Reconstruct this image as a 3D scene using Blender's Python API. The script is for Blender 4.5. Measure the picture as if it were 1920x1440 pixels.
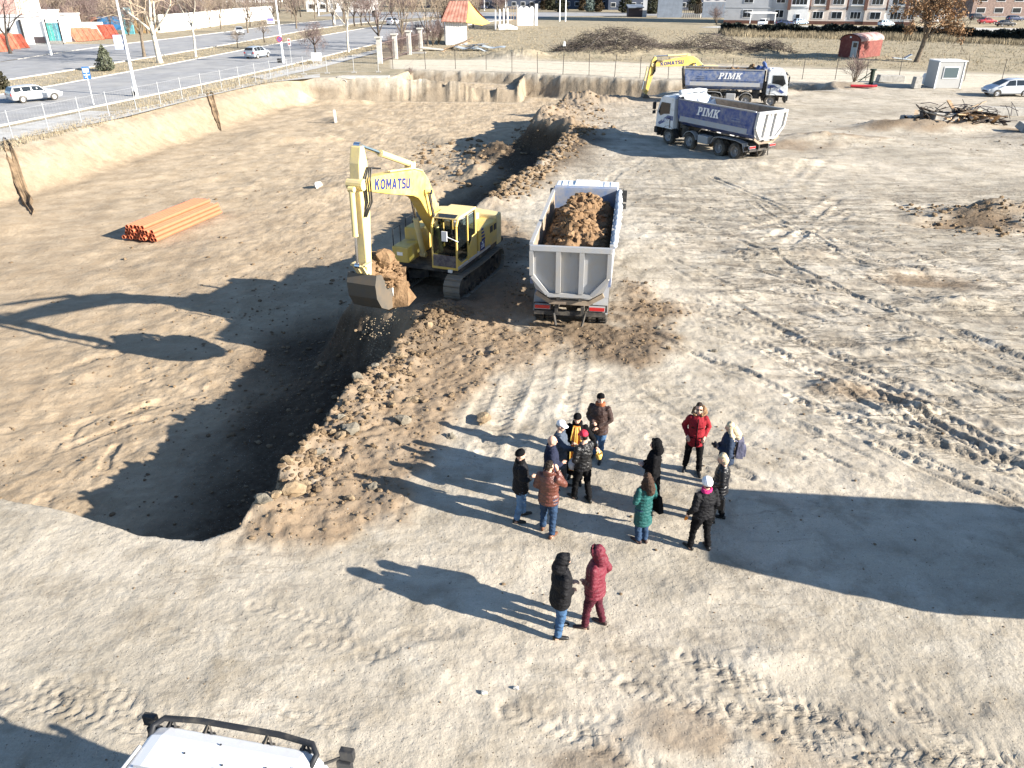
import bpy, bmesh, math, random
import numpy as np
from mathutils import Vector, Matrix, Euler, Quaternion

R = math.radians
scene = bpy.context.scene
for o in list(bpy.data.objects):
    bpy.data.objects.remove(o)
COL = scene.collection

# ------------------------------------------------------------------ camera, sky, sun, exposure
CAM_H, PITCH, FPX = 10.3, R(27.5), 1461.0
cam_data = bpy.data.cameras.new('camera')
cam_data.sensor_width = 36.0
cam_data.lens = 36.0 * FPX / 1920.0
cam_data.clip_start = 0.1
cam_data.clip_end = 3000
cam = bpy.data.objects.new('camera', cam_data)
cam.location = (0, 0, CAM_H)
cam.rotation_euler = (R(90) - PITCH, 0, 0)
COL.objects.link(cam)
scene.camera = cam

SUN_EL = R(22.0)
SUN_AZ = math.atan2(0.925, -0.385)            # clockwise from +Y
SUN_DIR = Vector((math.sin(SUN_AZ) * math.cos(SUN_EL), math.cos(SUN_AZ) * math.cos(SUN_EL), math.sin(SUN_EL)))
world = bpy.data.worlds.new('World')
scene.world = world
world.use_nodes = True
wn = world.node_tree
wn.nodes.clear()
w_out = wn.nodes.new('ShaderNodeOutputWorld')
w_bg = wn.nodes.new('ShaderNodeBackground')
w_sky = wn.nodes.new('ShaderNodeTexSky')
w_sky.sky_type = 'NISHITA'
w_sky.sun_disc = False
w_sky.sun_elevation = SUN_EL
w_sky.sun_rotation = SUN_AZ
w_sky.altitude = 150
w_sky.air_density = 1.0
w_sky.dust_density = 0.3
w_sky.ozone_density = 3.0
w_bg.inputs['Strength'].default_value = 0.07
wn.links.new(w_sky.outputs[0], w_bg.inputs['Color'])
wn.links.new(w_bg.outputs[0], w_out.inputs['Surface'])

sun_data = bpy.data.lights.new('sun', 'SUN')
sun_data.energy = 5.0
sun_data.angle = R(0.5)
sun_data.color = (1.0, 0.93, 0.82)
sun = bpy.data.objects.new('sun', sun_data)
sun.rotation_euler = (-SUN_DIR).to_track_quat('-Z', 'Y').to_euler()
sun.location = (40, -20, 40)
COL.objects.link(sun)

scene.view_settings.view_transform = 'Standard'
scene.view_settings.look = 'None'
scene.view_settings.gamma = 1.0
scene.view_settings.use_curve_mapping = False
scene.view_settings.exposure = 1.6
scene.cycles.use_denoising = True
scene.cycles.max_bounces = 6

# ------------------------------------------------------------------ helpers
rng = np.random.default_rng(11)
random.seed(7)


def g(px, py, z=0.0):
    """point on the level z seen at a pixel of the 1920x1440 photograph"""
    u, v = (px - 960) / FPX, (py - 720) / FPX
    c, s = math.cos(PITCH), math.sin(PITCH)
    t = (z - CAM_H) / (-s - v * c)
    return (u * t, (c - v * s) * t)


def on_y(px, py, y):
    """point at the distance y seen at a pixel of the photograph"""
    u, v = (px - 960) / FPX, (py - 720) / FPX
    c, s = math.cos(PITCH), math.sin(PITCH)
    t = y / (c - v * s)
    return (u * t, y, CAM_H + (-s - v * c) * t)


def _h(ix, iy, seed):
    n = (ix.astype(np.int64) * 374761393 + iy.astype(np.int64) * 668265263 + seed * 2246822519) & 0xffffffff
    n = ((n ^ (n >> 13)) * 1274126177) & 0xffffffff
    n = ((n ^ (n >> 16)) * 2654435761) & 0xffffffff
    return ((n ^ (n >> 15)) & 0xffff) / 65535.0


def vnoise(x, y, seed=0):
    x = np.asarray(x, float); y = np.asarray(y, float)
    fx = np.floor(x); fy = np.floor(y)
    ix = fx.astype(np.int64); iy = fy.astype(np.int64)
    tx = x - fx; ty = y - fy
    tx = tx * tx * (3 - 2 * tx); ty = ty * ty * (3 - 2 * ty)
    a = _h(ix, iy, seed); b = _h(ix + 1, iy, seed)
    c = _h(ix, iy + 1, seed); d = _h(ix + 1, iy + 1, seed)
    return (a * (1 - tx) + b * tx) * (1 - ty) + (c * (1 - tx) + d * tx) * ty


def fbm(x, y, scale, octs=4, seed=0, gain=0.5):
    """centred on 0, about +-0.5"""
    s = 0.0; a = 1.0; tot = 0.0; f = 1.0 / scale
    ca, sa = math.cos(0.6), math.sin(0.6)
    for k in range(octs):
        s = s + a * (vnoise(x * f, y * f, seed + k * 17) - 0.5)
        tot += a
        a *= gain
        x, y = x * ca - y * sa, x * sa + y * ca
        f *= 2.03
    return s / tot


def smooth(a, b, x):
    t = np.clip((x - a) / (b - a), 0, 1)
    return t * t * (3 - 2 * t)


def seg_dist(x, y, ax, ay, bx, by):
    dx, dy = bx - ax, by - ay
    L2 = dx * dx + dy * dy
    t = np.clip(((x - ax) * dx + (y - ay) * dy) / L2, 0, 1)
    return np.hypot(x - (ax + t * dx), y - (ay + t * dy)), t * math.sqrt(L2)


def inside(x, y, poly):
    r = np.zeros(np.shape(x), bool)
    n = len(poly)
    for i in range(n):
        ax, ay = poly[i][:2]; bx, by = poly[(i + 1) % n][:2]
        if ay == by:
            continue
        c = (ay > y) != (by > y)
        r ^= c & (x < (bx - ax) * (y - ay) / (by - ay) + ax)
    return r


def sdf(x, y, poly):
    """positive inside"""
    d = np.full(np.shape(x), 1e9)
    n = len(poly)
    for i in range(n):
        dd, _ = seg_dist(x, y, poly[i][0], poly[i][1], poly[(i + 1) % n][0], poly[(i + 1) % n][1])
        d = np.minimum(d, dd)
    return np.where(inside(x, y, poly), d, -d)


# ---- materials
MATS = {}


def mat(name, col, rough=0.7, metal=0.0, var=0.0, vscale=4.0, bump=0.0, bscale=30.0, dirt=0.0,
        dirtcol=(0.33, 0.27, 0.19), dscale=2.5, spec=0.3, stripes=None, coord='Object', col2=None, emit=None):
    if name in MATS:
        return MATS[name]
    m = bpy.data.materials.new(name)
    m.use_nodes = True
    nt = m.node_tree
    b = nt.nodes['Principled BSDF']
    b.inputs['Roughness'].default_value = rough
    b.inputs['Metallic'].default_value = metal
    b.inputs['Specular IOR Level'].default_value = spec
    c4 = (*col, 1)
    tc = nt.nodes.new('ShaderNodeTexCoord')
    cur = None

    def noise(scale, detail=5.0, rough_=0.6):
        n = nt.nodes.new('ShaderNodeTexNoise')
        n.inputs['Scale'].default_value = scale
        n.inputs['Detail'].default_value = detail
        n.inputs['Roughness'].default_value = rough_
        nt.links.new(tc.outputs[coord], n.inputs['Vector'])
        return n

    def mix(fac, a, bb):
        mx = nt.nodes.new('ShaderNodeMix')
        mx.data_type = 'RGBA'
        if isinstance(fac, float):
            mx.inputs[0].default_value = fac
        else:
            nt.links.new(fac, mx.inputs[0])
        for s, v in ((mx.inputs[6], a), (mx.inputs[7], bb)):
            if isinstance(v, tuple):
                s.default_value = v
            else:
                nt.links.new(v, s)
        return mx.outputs[2]

    def ramp(src, lo, hi):
        r = nt.nodes.new('ShaderNodeMapRange')
        r.inputs[1].default_value = lo
        r.inputs[2].default_value = hi
        nt.links.new(src, r.inputs[0])
        return r.outputs[0]

    cur = c4
    if var or col2:
        n = noise(vscale)
        other = (*col2, 1) if col2 else tuple([c * (1 - var) for c in col] + [1])
        base = c4 if col2 else tuple([min(1, c * (1 + var * 0.6)) for c in col] + [1])
        cur = mix(ramp(n.outputs['Fac'], 0.35, 0.65), base, other)
    if dirt:
        n2 = noise(dscale, 8.0, 0.65)
        f = ramp(n2.outputs['Fac'], 0.62 - 0.45 * dirt, 0.95 - 0.3 * dirt)
        cur = mix(f, cur, (*dirtcol, 1))
        r2 = nt.nodes.new('ShaderNodeMapRange')
        r2.inputs[3].default_value = rough
        r2.inputs[4].default_value = 0.9
        nt.links.new(f, r2.inputs[0])
        nt.links.new(r2.outputs[0], b.inputs['Roughness'])
    if isinstance(cur, tuple):
        b.inputs['Base Color'].default_value = cur
    else:
        nt.links.new(cur, b.inputs['Base Color'])
    if bump:
        n3 = noise(bscale, 6.0, 0.65)
        bp = nt.nodes.new('ShaderNodeBump')
        bp.inputs['Strength'].default_value = bump
        bp.inputs['Distance'].default_value = 0.05
        nt.links.new(n3.outputs['Fac'], bp.inputs['Height'])
        nt.links.new(bp.outputs[0], b.inputs['Normal'])
    MATS[name] = m
    return m


def glass_mat(name, col=(0.02, 0.025, 0.03), rough=0.06):
    if name in MATS:
        return MATS[name]
    m = mat(name, col, rough=rough, spec=0.6)
    return m


# ---- mesh builder
class MB:
    def __init__(self):
        self.v = []; self.f = []; self.m = []

    def add(self, verts, faces, m=0):
        o = len(self.v)
        self.v.extend([tuple(p) for p in verts])
        self.f.extend([tuple(i + o for i in f) for f in faces])
        self.m.extend([m] * len(faces))
        return self

    def box(self, c, s, rz=0.0, m=0, rx=0.0, ry=0.0, top=(1, 1)):
        hx, hy, hz = s[0] / 2, s[1] / 2, s[2] / 2
        M = Euler((rx, ry, rz)).to_matrix()
        vs = []
        for z, k in ((-hz, (1, 1)), (hz, top)):
            for x, y in ((-hx, -hy), (hx, -hy), (hx, hy), (-hx, hy)):
                p = M @ Vector((x * k[0], y * k[1], z))
                vs.append((p.x + c[0], p.y + c[1], p.z + c[2]))
        return self.add(vs, [(3, 2, 1, 0), (4, 5, 6, 7), (0, 1, 5, 4), (1, 2, 6, 5), (2, 3, 7, 6), (3, 0, 4, 7)], m)

    def beam(self, a, b, w, h, m=0, up=(0, 0, 1)):
        a = Vector(a); b = Vector(b)
        d = (b - a).normalized()
        u = Vector(up)
        s = d.cross(u)
        if s.length < 1e-4:
            s = d.cross(Vector((1, 0, 0)))
        s.normalize()
        u = s.cross(d).normalized()
        vs = []
        for p in (a, b):
            for i, j in ((-1, -1), (1, -1), (1, 1), (-1, 1)):
                vs.append(p + s * (i * w / 2) + u * (j * h / 2))
        return self.add(vs, [(3, 2, 1, 0), (4, 5, 6, 7), (0, 1, 5, 4), (1, 2, 6, 5), (2, 3, 7, 6), (3, 0, 4, 7)], m)

    def tube(self, pts, r, n=8, m=0, cap=True, squash=None):
        pts = [Vector(p) for p in pts]
        if not hasattr(r, '__len__'):
            r = [r] * len(pts)
        vs = []; fs = []
        prev = None
        for i, p in enumerate(pts):
            d = (pts[min(i + 1, len(pts) - 1)] - pts[max(i - 1, 0)])
            d = d.normalized() if d.length > 1e-9 else Vector((0, 0, 1))
            if prev is None:
                s = d.cross(Vector((0, 0, 1)))
                if s.length < 1e-3:
                    s = Vector((1, 0, 0))
            else:
                s = prev - d * prev.dot(d)
            s.normalize(); prev = s
            u = d.cross(s)
            for k in range(n):
                a = 2 * math.pi * k / n
                vs.append(p + s * (r[i] * math.cos(a)) + u * (r[i] * math.sin(a)))
        for i in range(len(pts) - 1):
            for k in range(n):
                k2 = (k + 1) % n
                fs.append((i * n + k, i * n + k2, (i + 1) * n + k2, (i + 1) * n + k))
        if cap:
            fs.append(tuple(range(n - 1, -1, -1)))
            fs.append(tuple(range((len(pts) - 1) * n, len(pts) * n)))
        return self.add(vs, fs, m)

    def cyl(self, a, b, r0, r1=None, n=16, m=0):
        return self.tube([a, b], [r0, r0 if r1 is None else r1], n, m)

    def ring(self, a, b, ro, ri, n=16, m=0):
        """hollow tube with thickness"""
        a = Vector(a); b = Vector(b); d = (b - a).normalized()
        s = d.cross(Vector((0, 0, 1)))
        if s.length < 1e-3:
            s = Vector((1, 0, 0))
        s.normalize(); u = d.cross(s)
        vs = []
        for p, r in ((a, ro), (b, ro), (b, ri), (a, ri)):
            for k in range(n):
                t = 2 * math.pi * k / n
                vs.append(p + s * (r * math.cos(t)) + u * (r * math.sin(t)))
        fs = []
        for q in range(4):
            q2 = (q + 1) % 4
            for k in range(n):
                k2 = (k + 1) % n
                fs.append((q * n + k, q * n + k2, q2 * n + k2, q2 * n + k))
        return self.add(vs, fs, m)

    def prism(self, poly, a, b, axis='y', m=0):
        """poly: (u,w) pairs extruded from a to b along axis; y: (x,z), x: (y,z), z: (x,y)"""
        n = len(poly)
        def P(u, w, t):
            return {'y': (u, t, w), 'x': (t, u, w), 'z': (u, w, t)}[axis]
        vs = [P(u, w, a) for u, w in poly] + [P(u, w, b) for u, w in poly]
        fs = [tuple(range(n)), tuple(range(2 * n - 1, n - 1, -1))]
        for i in range(n):
            j = (i + 1) % n
            fs.append((i, i + n, j + n, j))
        return self.add(vs, fs, m)

    def loft(self, rings, m=0, cap=True, closed=True):
        n = len(rings[0]); vs = [p for r in rings for p in r]; fs = []
        for i in range(len(rings) - 1):
            for k in range(n if closed else n - 1):
                k2 = (k + 1) % n
                fs.append((i * n + k, i * n + k2, (i + 1) * n + k2, (i + 1) * n + k))
        if cap and closed:
            fs.append(tuple(range(n - 1, -1, -1)))
            fs.append(tuple(range((len(rings) - 1) * n, len(rings) * n)))
        return self.add(vs, fs, m)

    def ball(self, c, r, n=8, m=0):
        if not hasattr(r, '__len__'):
            r = (r, r, r)
        rings = []
        k = max(4, n // 2)
        for i in range(k + 1):
            t = math.pi * i / k
            rr = max(math.sin(t), 0.02)
            rings.append([(c[0] + r[0] * rr * math.cos(2 * math.pi * j / n),
                           c[1] + r[1] * rr * math.sin(2 * math.pi * j / n),
                           c[2] - r[2] * math.cos(t)) for j in range(n)])
        return self.loft(rings, m)

    def build(self, name, mats, parent=None, smooth_=False, bevel=0.0, seg=1, fixn=True):
        me = bpy.data.meshes.new(name)
        me.from_pydata([tuple(p) for p in self.v], [], self.f)
        if not isinstance(mats, (list, tuple)):
            mats = [mats]
        for mm in mats:
            me.materials.append(mm)
        if len(mats) > 1:
            me.polygons.foreach_set('material_index', self.m)
        if fixn and len(self.f) < 60000:
            bm = bmesh.new(); bm.from_mesh(me)
            bmesh.ops.recalc_face_normals(bm, faces=bm.faces)
            bm.to_mesh(me); bm.free()
        if smooth_:
            me.polygons.foreach_set('use_smooth', [True] * len(me.polygons))
        me.update()
        o = bpy.data.objects.new(name, me)
        COL.objects.link(o)
        if parent is not None:
            o.parent = parent
        if bevel:
            md = o.modifiers.new('b', 'BEVEL')
            md.width = bevel; md.segments = seg; md.limit_method = 'ANGLE'; md.angle_limit = R(35)
        return o


def tag(o, label=None, cat=None, group=None, kind=None):
    if label: o['label'] = label
    if cat: o['category'] = cat
    if group: o['group'] = group
    if kind: o['kind'] = kind
    return o


def empty(name, loc=(0, 0, 0), rz=0.0):
    o = bpy.data.objects.new(name, None)
    o.location = loc; o.rotation_euler = (0, 0, rz)
    o.empty_display_size = 0.3
    COL.objects.link(o)
    return o


KIDS = {}


def kids_of(o):
    return [c for c in bpy.data.objects if c.parent is o]


def tree_of(o):
    return [(c, [(d, []) for d in kids_of(c)]) for c in kids_of(o)]


def copy_tree(o, tree, loc, rz, label=None, group=None, scale=None):
    r = o.copy(); COL.objects.link(r)
    r.location = loc; r.rotation_euler = (0, 0, rz)
    if scale is not None:
        r.scale = scale if hasattr(scale, '__len__') else (scale, scale, scale)
    if label: r['label'] = label
    if group: r['group'] = group
    for c, sub in tree:
        c2 = c.copy(); COL.objects.link(c2); c2.parent = r
        for d, _ in sub:
            d2 = d.copy(); COL.objects.link(d2); d2.parent = c2
    return r


def recolor(root, old, new):
    """give a copy its own paint: copies the meshes that use the old material"""
    for c in [root] + kids_of(root):
        if c.type == 'MESH' and any(s is old for s in c.data.materials):
            c.data = c.data.copy()
            for i, s in enumerate(c.data.materials):
                if s is old:
                    c.data.materials[i] = new


def text_obj(name, body, size, mtl, parent, loc, rot, bold=0.0, shear=0.0, xscale=1.0, extrude=0.004, align='CENTER'):
    cu = bpy.data.curves.new(name, 'FONT')
    cu.body = body; cu.size = size; cu.offset = bold; cu.shear = shear
    cu.extrude = extrude; cu.align_x = align; cu.align_y = 'CENTER'
    cu.resolution_u = 2
    cu.materials.append(mtl)
    tmp = bpy.data.objects.new(name, cu)
    COL.objects.link(tmp)
    me_ = bpy.data.meshes.new_from_object(tmp.evaluated_get(bpy.context.evaluated_depsgraph_get()))
    bpy.data.objects.remove(tmp); bpy.data.curves.remove(cu)
    me_.name = name
    o = bpy.data.objects.new(name, me_)
    COL.objects.link(o)
    o.parent = parent
    o.location = loc; o.rotation_euler = rot
    o.scale = (xscale, 1, 1)
    return o
# ------------------------------------------------------------------ the ground
FLOOR = -2.4
# pit outline (top edge) with the width of its slope per edge
PIT = [(-5.7, 13.0, 0.5), (-6.4, 12.7, 0.5), (-7.8, 12.9, 0.5), (-9.35, 13.65, 0.6), (-11.5, 14.3, 0.9), (-20, 15.2, 1.2),
       (-40, 16.5, 3.0), (-36.4, 45, 3.6), (-34.1, 56.2, 3.8), (-32.3, 71, 4.2), (-28.9, 87.7, 3.0), (-25.6, 94.5, 1.6),
       (-24.6, 96.6, 0.8), (-13.6, 96.8, 0.7), (0.5, 96.0, 0.7), (1.2, 101.6, 1.0), (6, 99.5, 1.4), (12, 97, 1.4), (18, 94.6, 1.2),
       (27, 93.0, 1.2), (33.4, 91.6, 1.0), (33.6, 86.5, 1.5), (29, 85.0, 1.0), (22, 86.2, 1.0), (16.5, 85.5, 0.8),
       (12.4, 80.2, 1.0), (9, 79.5, 1.2), (5.2, 77.6, 1.6), (3.2, 70, 2.2), (1.9, 63.2, 2.2), (4.6, 60.8, 1.2), (1.3, 47.7, 0.9),
       (-1.5, 39.6, 1.0), (-2.9, 36, 1.6), (-5.1, 32.5, 2.0), (-5.5, 26.8, 1.8), (-4.2, 25.4, 1.4), (-3.0, 24.4, 0.9),
       (-3.85, 20.8, 0.6), (-4.62, 18.2, 0.5), (-5.3, 14.4, 0.5)]
SHELF = [(-14.0, 97.2, 0.6), (-13.0, 106, 0.8), (-2, 103.2, 0.8), (1.6, 101.9, 0.9), (1.0, 95.0, 0.7)]
BERM = [(-5.4, 13.9), (-4.6, 17.4), (-3.8, 20.3), (-2.9, 23.6), (-2.5, 25.0)]
BERM2 = [(-1.3, 39.8), (1.5, 47.5), (4.7, 60.2)]
HEAP = [(2.4, 62.5), (3.6, 68), (5.6, 76.5), (9.5, 79.0)]
PATH = [(-17.5, 120), (-15.5, 107.4), (2.6, 103.2), (12, 99), (20.9, 96.2), (37.6, 91.9), (53.7, 87.0), (90, 76), (96, 89),
        (60.5, 100.0), (43.6, 106.0), (17.6, 114.6), (-4.6, 119.6)]


def px_line(pts):
    return [g(*p) for p in pts]


TRACKS = []   # (polyline, width, depth, tread)
for pts, w, d, tr in [
    ([(1235, 562), (1400, 610), (1560, 660), (1700, 722), (1830, 785), (1935, 845)], .42, .07, 1),
    ([(1225, 590), (1390, 640), (1520, 680), (1580, 700)], .40, .06, 1),
    ([(1480, 520), (1600, 556), (1760, 612), (1935, 690)], .42, .09, 1),
    ([(1460, 545), (1600, 586), (1740, 640), (1935, 720)], .42, .08, 1),
    ([(1320, 742), (1420, 775), (1520, 812)], .4, .06, 1),
    ([(1500, 752), (1600, 785), (1700, 826), (1800, 850), (1935, 905)], .42, .09, 1),
    ([(1545, 775), (1650, 810), (1760, 835), (1880, 870)], .4, .07, 1),
    ([(1640, 735), (1760, 795), (1890, 868), (1935, 890)], .45, .12, 1),
    ([(1655, 722), (1770, 778), (1900, 845)], .4, .10, 1),
    ([(1420, 640), (1560, 712), (1640, 748), (1760, 832)], .38, .07, 1),
    ([(1800, 625), (1860, 650), (1935, 675)], .55, .18, 0),
    ([(1440, 500), (1520, 520), (1600, 534), (1750, 560)], .5, .08, 0),
    ([(1570, 470), (1700, 505), (1860, 545), (1935, 560)], .5, .1, 0),
    ([(985, 640), (965, 720), (932, 790), (893, 850), (880, 935)], .45, .045, 1),
    ([(1040, 640), (1018, 720), (985, 800), (960, 860)], .4, .04, 1),
    ([(1090, 630), (1080, 720), (1062, 780)], .45, .05, 1),
    ([(940, 660), (912, 740), (880, 800)], .4, .04, 1),
    ([(1000, 620), (985, 700), (950, 770), (905, 860), (905, 920)], .45, .05, 1),
    ([(1180, 1285), (1330, 1325), (1500, 1385), (1660, 1450)], .40, .05, 1),
    ([(1290, 1232), (1500, 1325), (1640, 1395), (1920, 1440)], .42, .06, 1),
    ([(955, 1330), (1090, 1380), (1230, 1450)], .42, .05, 1),
    ([(1380, 1330), (1480, 1365), (1700, 1440)], .40, .05, 1),
    ([(1700, 1330), (1790, 1385), (1930, 1440)], .40, .05, 1),
    ([(480, 1135), (560, 1150), (640, 1165)], .35, .04, 1),
    ([(580, 1200), (650, 1210), (700, 1220)], .35, .04, 1),
    ([(690, 1230), (780, 1190), (850, 1180)], .40, .04, 1),
    ([(10, 1300), (90, 1315), (190, 1340), (330, 1370)], .4, .04, 1),
    ([(90, 1285), (200, 1295), (260, 1330)], .4, .04, 1),
    ([(1120, 380), (1150, 330), (1200, 300)], .5, .05, 0),
    ([(1470, 350), (1500, 320), (1545, 275), (1600, 232)], .5, .07, 1),
    ([(1495, 352), (1530, 322), (1570, 290), (1630, 245)], .5, .07, 1),
    ([(1440, 450), (1500, 425), (1555, 385), (1575, 372)], .5, .10, 0),
    ([(1470, 462), (1525, 430), (1575, 392)], .5, .10, 0),
    ([(1400, 432), (1470, 410), (1540, 372)], .5, .08, 0),
    ([(1530, 440), (1560, 420), (1590, 400)], .5, .10, 0),
    ([(1250, 470), (1330, 490), (1420, 500)], .5, .06, 0),
    ([(1500, 270), (1600, 262), (1750, 272), (1930, 300)], .5, .06, 0),
]:
    TRACKS.append((px_line(pts), w, d, tr))
rr = random.Random(5)
for k in range(85):                                  # more ruts of the same traffic on the rough side
    x0 = rr.uniform(1200, 1880); y0 = rr.uniform(330, 860)
    L = rr.uniform(90, 330); s = rr.uniform(0.28, 0.48)
    pts = [(x0 + L * t, y0 + L * t * s + 12 * math.sin(t * 2 + k)) for t in (0, .33, .66, 1)]
    TRACKS.append((px_line(pts), rr.uniform(.14, .42), rr.uniform(.03, .085), rr.random() < .35))
for k in range(26):                                  # lighter prints on the near ground
    x0 = rr.uniform(-100, 1700); y0 = rr.uniform(1060, 1430)
    L = rr.uniform(60, 260); s = rr.uniform(-0.25, 0.5)
    pts = [(x0 + L * t, y0 + L * t * s + 20 * t * t) for t in (0, .33, .66, 1)]
    TRACKS.append((px_line(pts), rr.uniform(.28, .4), rr.uniform(.015, .035), 1))
for k in range(46):                                  # curved scrapes on the pit floor
    cx, cy = rr.uniform(-12, -7.5), rr.uniform(17, 30); rad = rr.uniform(1.5, 7); a0 = rr.uniform(1.2, 3.4)
    pts = [(cx + rad * math.cos(a0 + t * .7), cy + rad * math.sin(a0 + t * .7)) for t in (0, .15, .3, .45, .6)]
    TRACKS.append((pts, rr.uniform(.15, .5), rr.uniform(.03, .08), 0))

MOUNDS = [  # x, y, radius x, radius y, height, roughness
    (23.6, 37.4, 2.6, 1.2, .8, .9), (21.3, 36.2, 2.2, .9, -.5, .6), (22.6, 35.0, 2.4, .6, .3, 1.0),
    (17.2, 49.5, 3.2, 1.3, .35, .6), (22.5, 57.5, 4.0, 1.5, .55, .8), (29, 62.5, 3.0, 1.3, .5, .8), (33.5, 62.0, 4.5, 1.6, .6, .9),
    (41, 57, 5, 3, .8, .9), (16.0, 26.0, 1.6, .6, .3, .8), (15.4, 29.5, 1.7, .5, .22, .8), (11, 31.5, 2.0, .7, .25, .8),
    (13.2, 22.5, 1.2, .35, .26, .8), (9.3, 19.6, .9, .4, .2, .8), (10.6, 18.3, .9, .35, .2, .8), (8.4, 26.8, 1.3, .4, .18, .8),
    (6.9, 33.4, 2.2, 1.0, .15, .8), (26, 83, 4.5, 1.6, .5, .9), (35.5, 88.8, 3.0, 1.2, .55, .9), (7.5, 60, 2.5, 1.5, .35, .9),
    (2.7, 66.5, 2.0, 5.5, .65, 1.0), (6.5, 77.5, 3.0, 2.0, .6, 1.0), (4.3, 62.0, 1.6, 1.6, .5, 1.0), (-3.6, 57, 2.8, 3.0, .5, 1.0), (-1.2, 62.5, 2.6, 3.8, 1.2, 1.0),
    (-6.2, 22.4, 1.6, 2.2, .45, 1.0), (-5.6, 25.4, 1.4, 1.4, .6, 1.0),
    (3.6, 11.2, .5, .35, .05, .9), (4.1, 9.6, .9, .3, .06, .9), (-1.3, 9.2, .4, .3, .05, .9), (1.9, 7.9, .8, .4, .05, .9),
    (1.0, 122.5, 5.0, 3.4, 1.2, .6), (15, 127.5, 9.0, 3.6, 1.5, .6), (29, 127, 8.0, 3.0, 1.0, .6), (23, 140, 14, 8, .8, .5), (39, 128, 4, 2, .8, .6),
]


def poly_depth(x, y, poly, depth, wob=0.0):
    box = (x > min(p[0] for p in poly) - 1) & (x < max(p[0] for p in poly) + 1) & (y > min(p[1] for p in poly) - 1) & (y < max(p[1] for p in poly) + 1)
    z = np.zeros(x.shape); e = np.full(x.shape, -1e3)
    if not box.any():
        return z, e
    xb, yb = x[box], y[box]
    if wob:
        k = np.clip(yb / 40, .5, 1.0)
        xb = xb + wob * k * (fbm(xb, yb, 1.1, 3, 71) * 1.2 + fbm(x[box], yb, 3.7, 2, 72))
        yb = yb + wob * k * (fbm(x[box], y[box], 1.2, 3, 73) * 1.2)
    d = np.full(xb.shape, 1e9); f = np.full(xb.shape, 1e9)
    n = len(poly)
    for i in range(n):
        a, b = poly[i], poly[(i + 1) % n]
        dd, _ = seg_dist(xb, yb, a[0], a[1], b[0], b[1])
        d = np.minimum(d, dd)
        f = np.minimum(f, dd / a[2])
    ins = inside(xb, yb, [p[:2] for p in poly])
    zz = np.where(ins, depth * smooth(-0.05, 1.0, f) , 0)
    z[box] = zz
    e[box] = np.where(ins, d, -d)
    return z, e


def line_dist(x, y, pts):
    d = np.full(x.shape, 1e9); s = np.zeros(x.shape); acc = 0.0
    for (ax, ay), (bx, by) in zip(pts[:-1], pts[1:]):
        dd, t = seg_dist(x, y, ax, ay, bx, by)
        cl = dd < d
        side = np.sign((bx - ax) * (y - ay) - (by - ay) * (x - ax))
        s = np.where(cl, acc + t, s)
        d = np.where(cl, dd, d)
        acc += math.hypot(bx - ax, by - ay)
    return d, s


LEFT_EDGE = [(-38.0, 40), (-36.0, 56), (-33.9, 71), (-30.5, 87.7), (-27.0, 95.6), (-25.0, 100)]   # bank top: town side is flat


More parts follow.
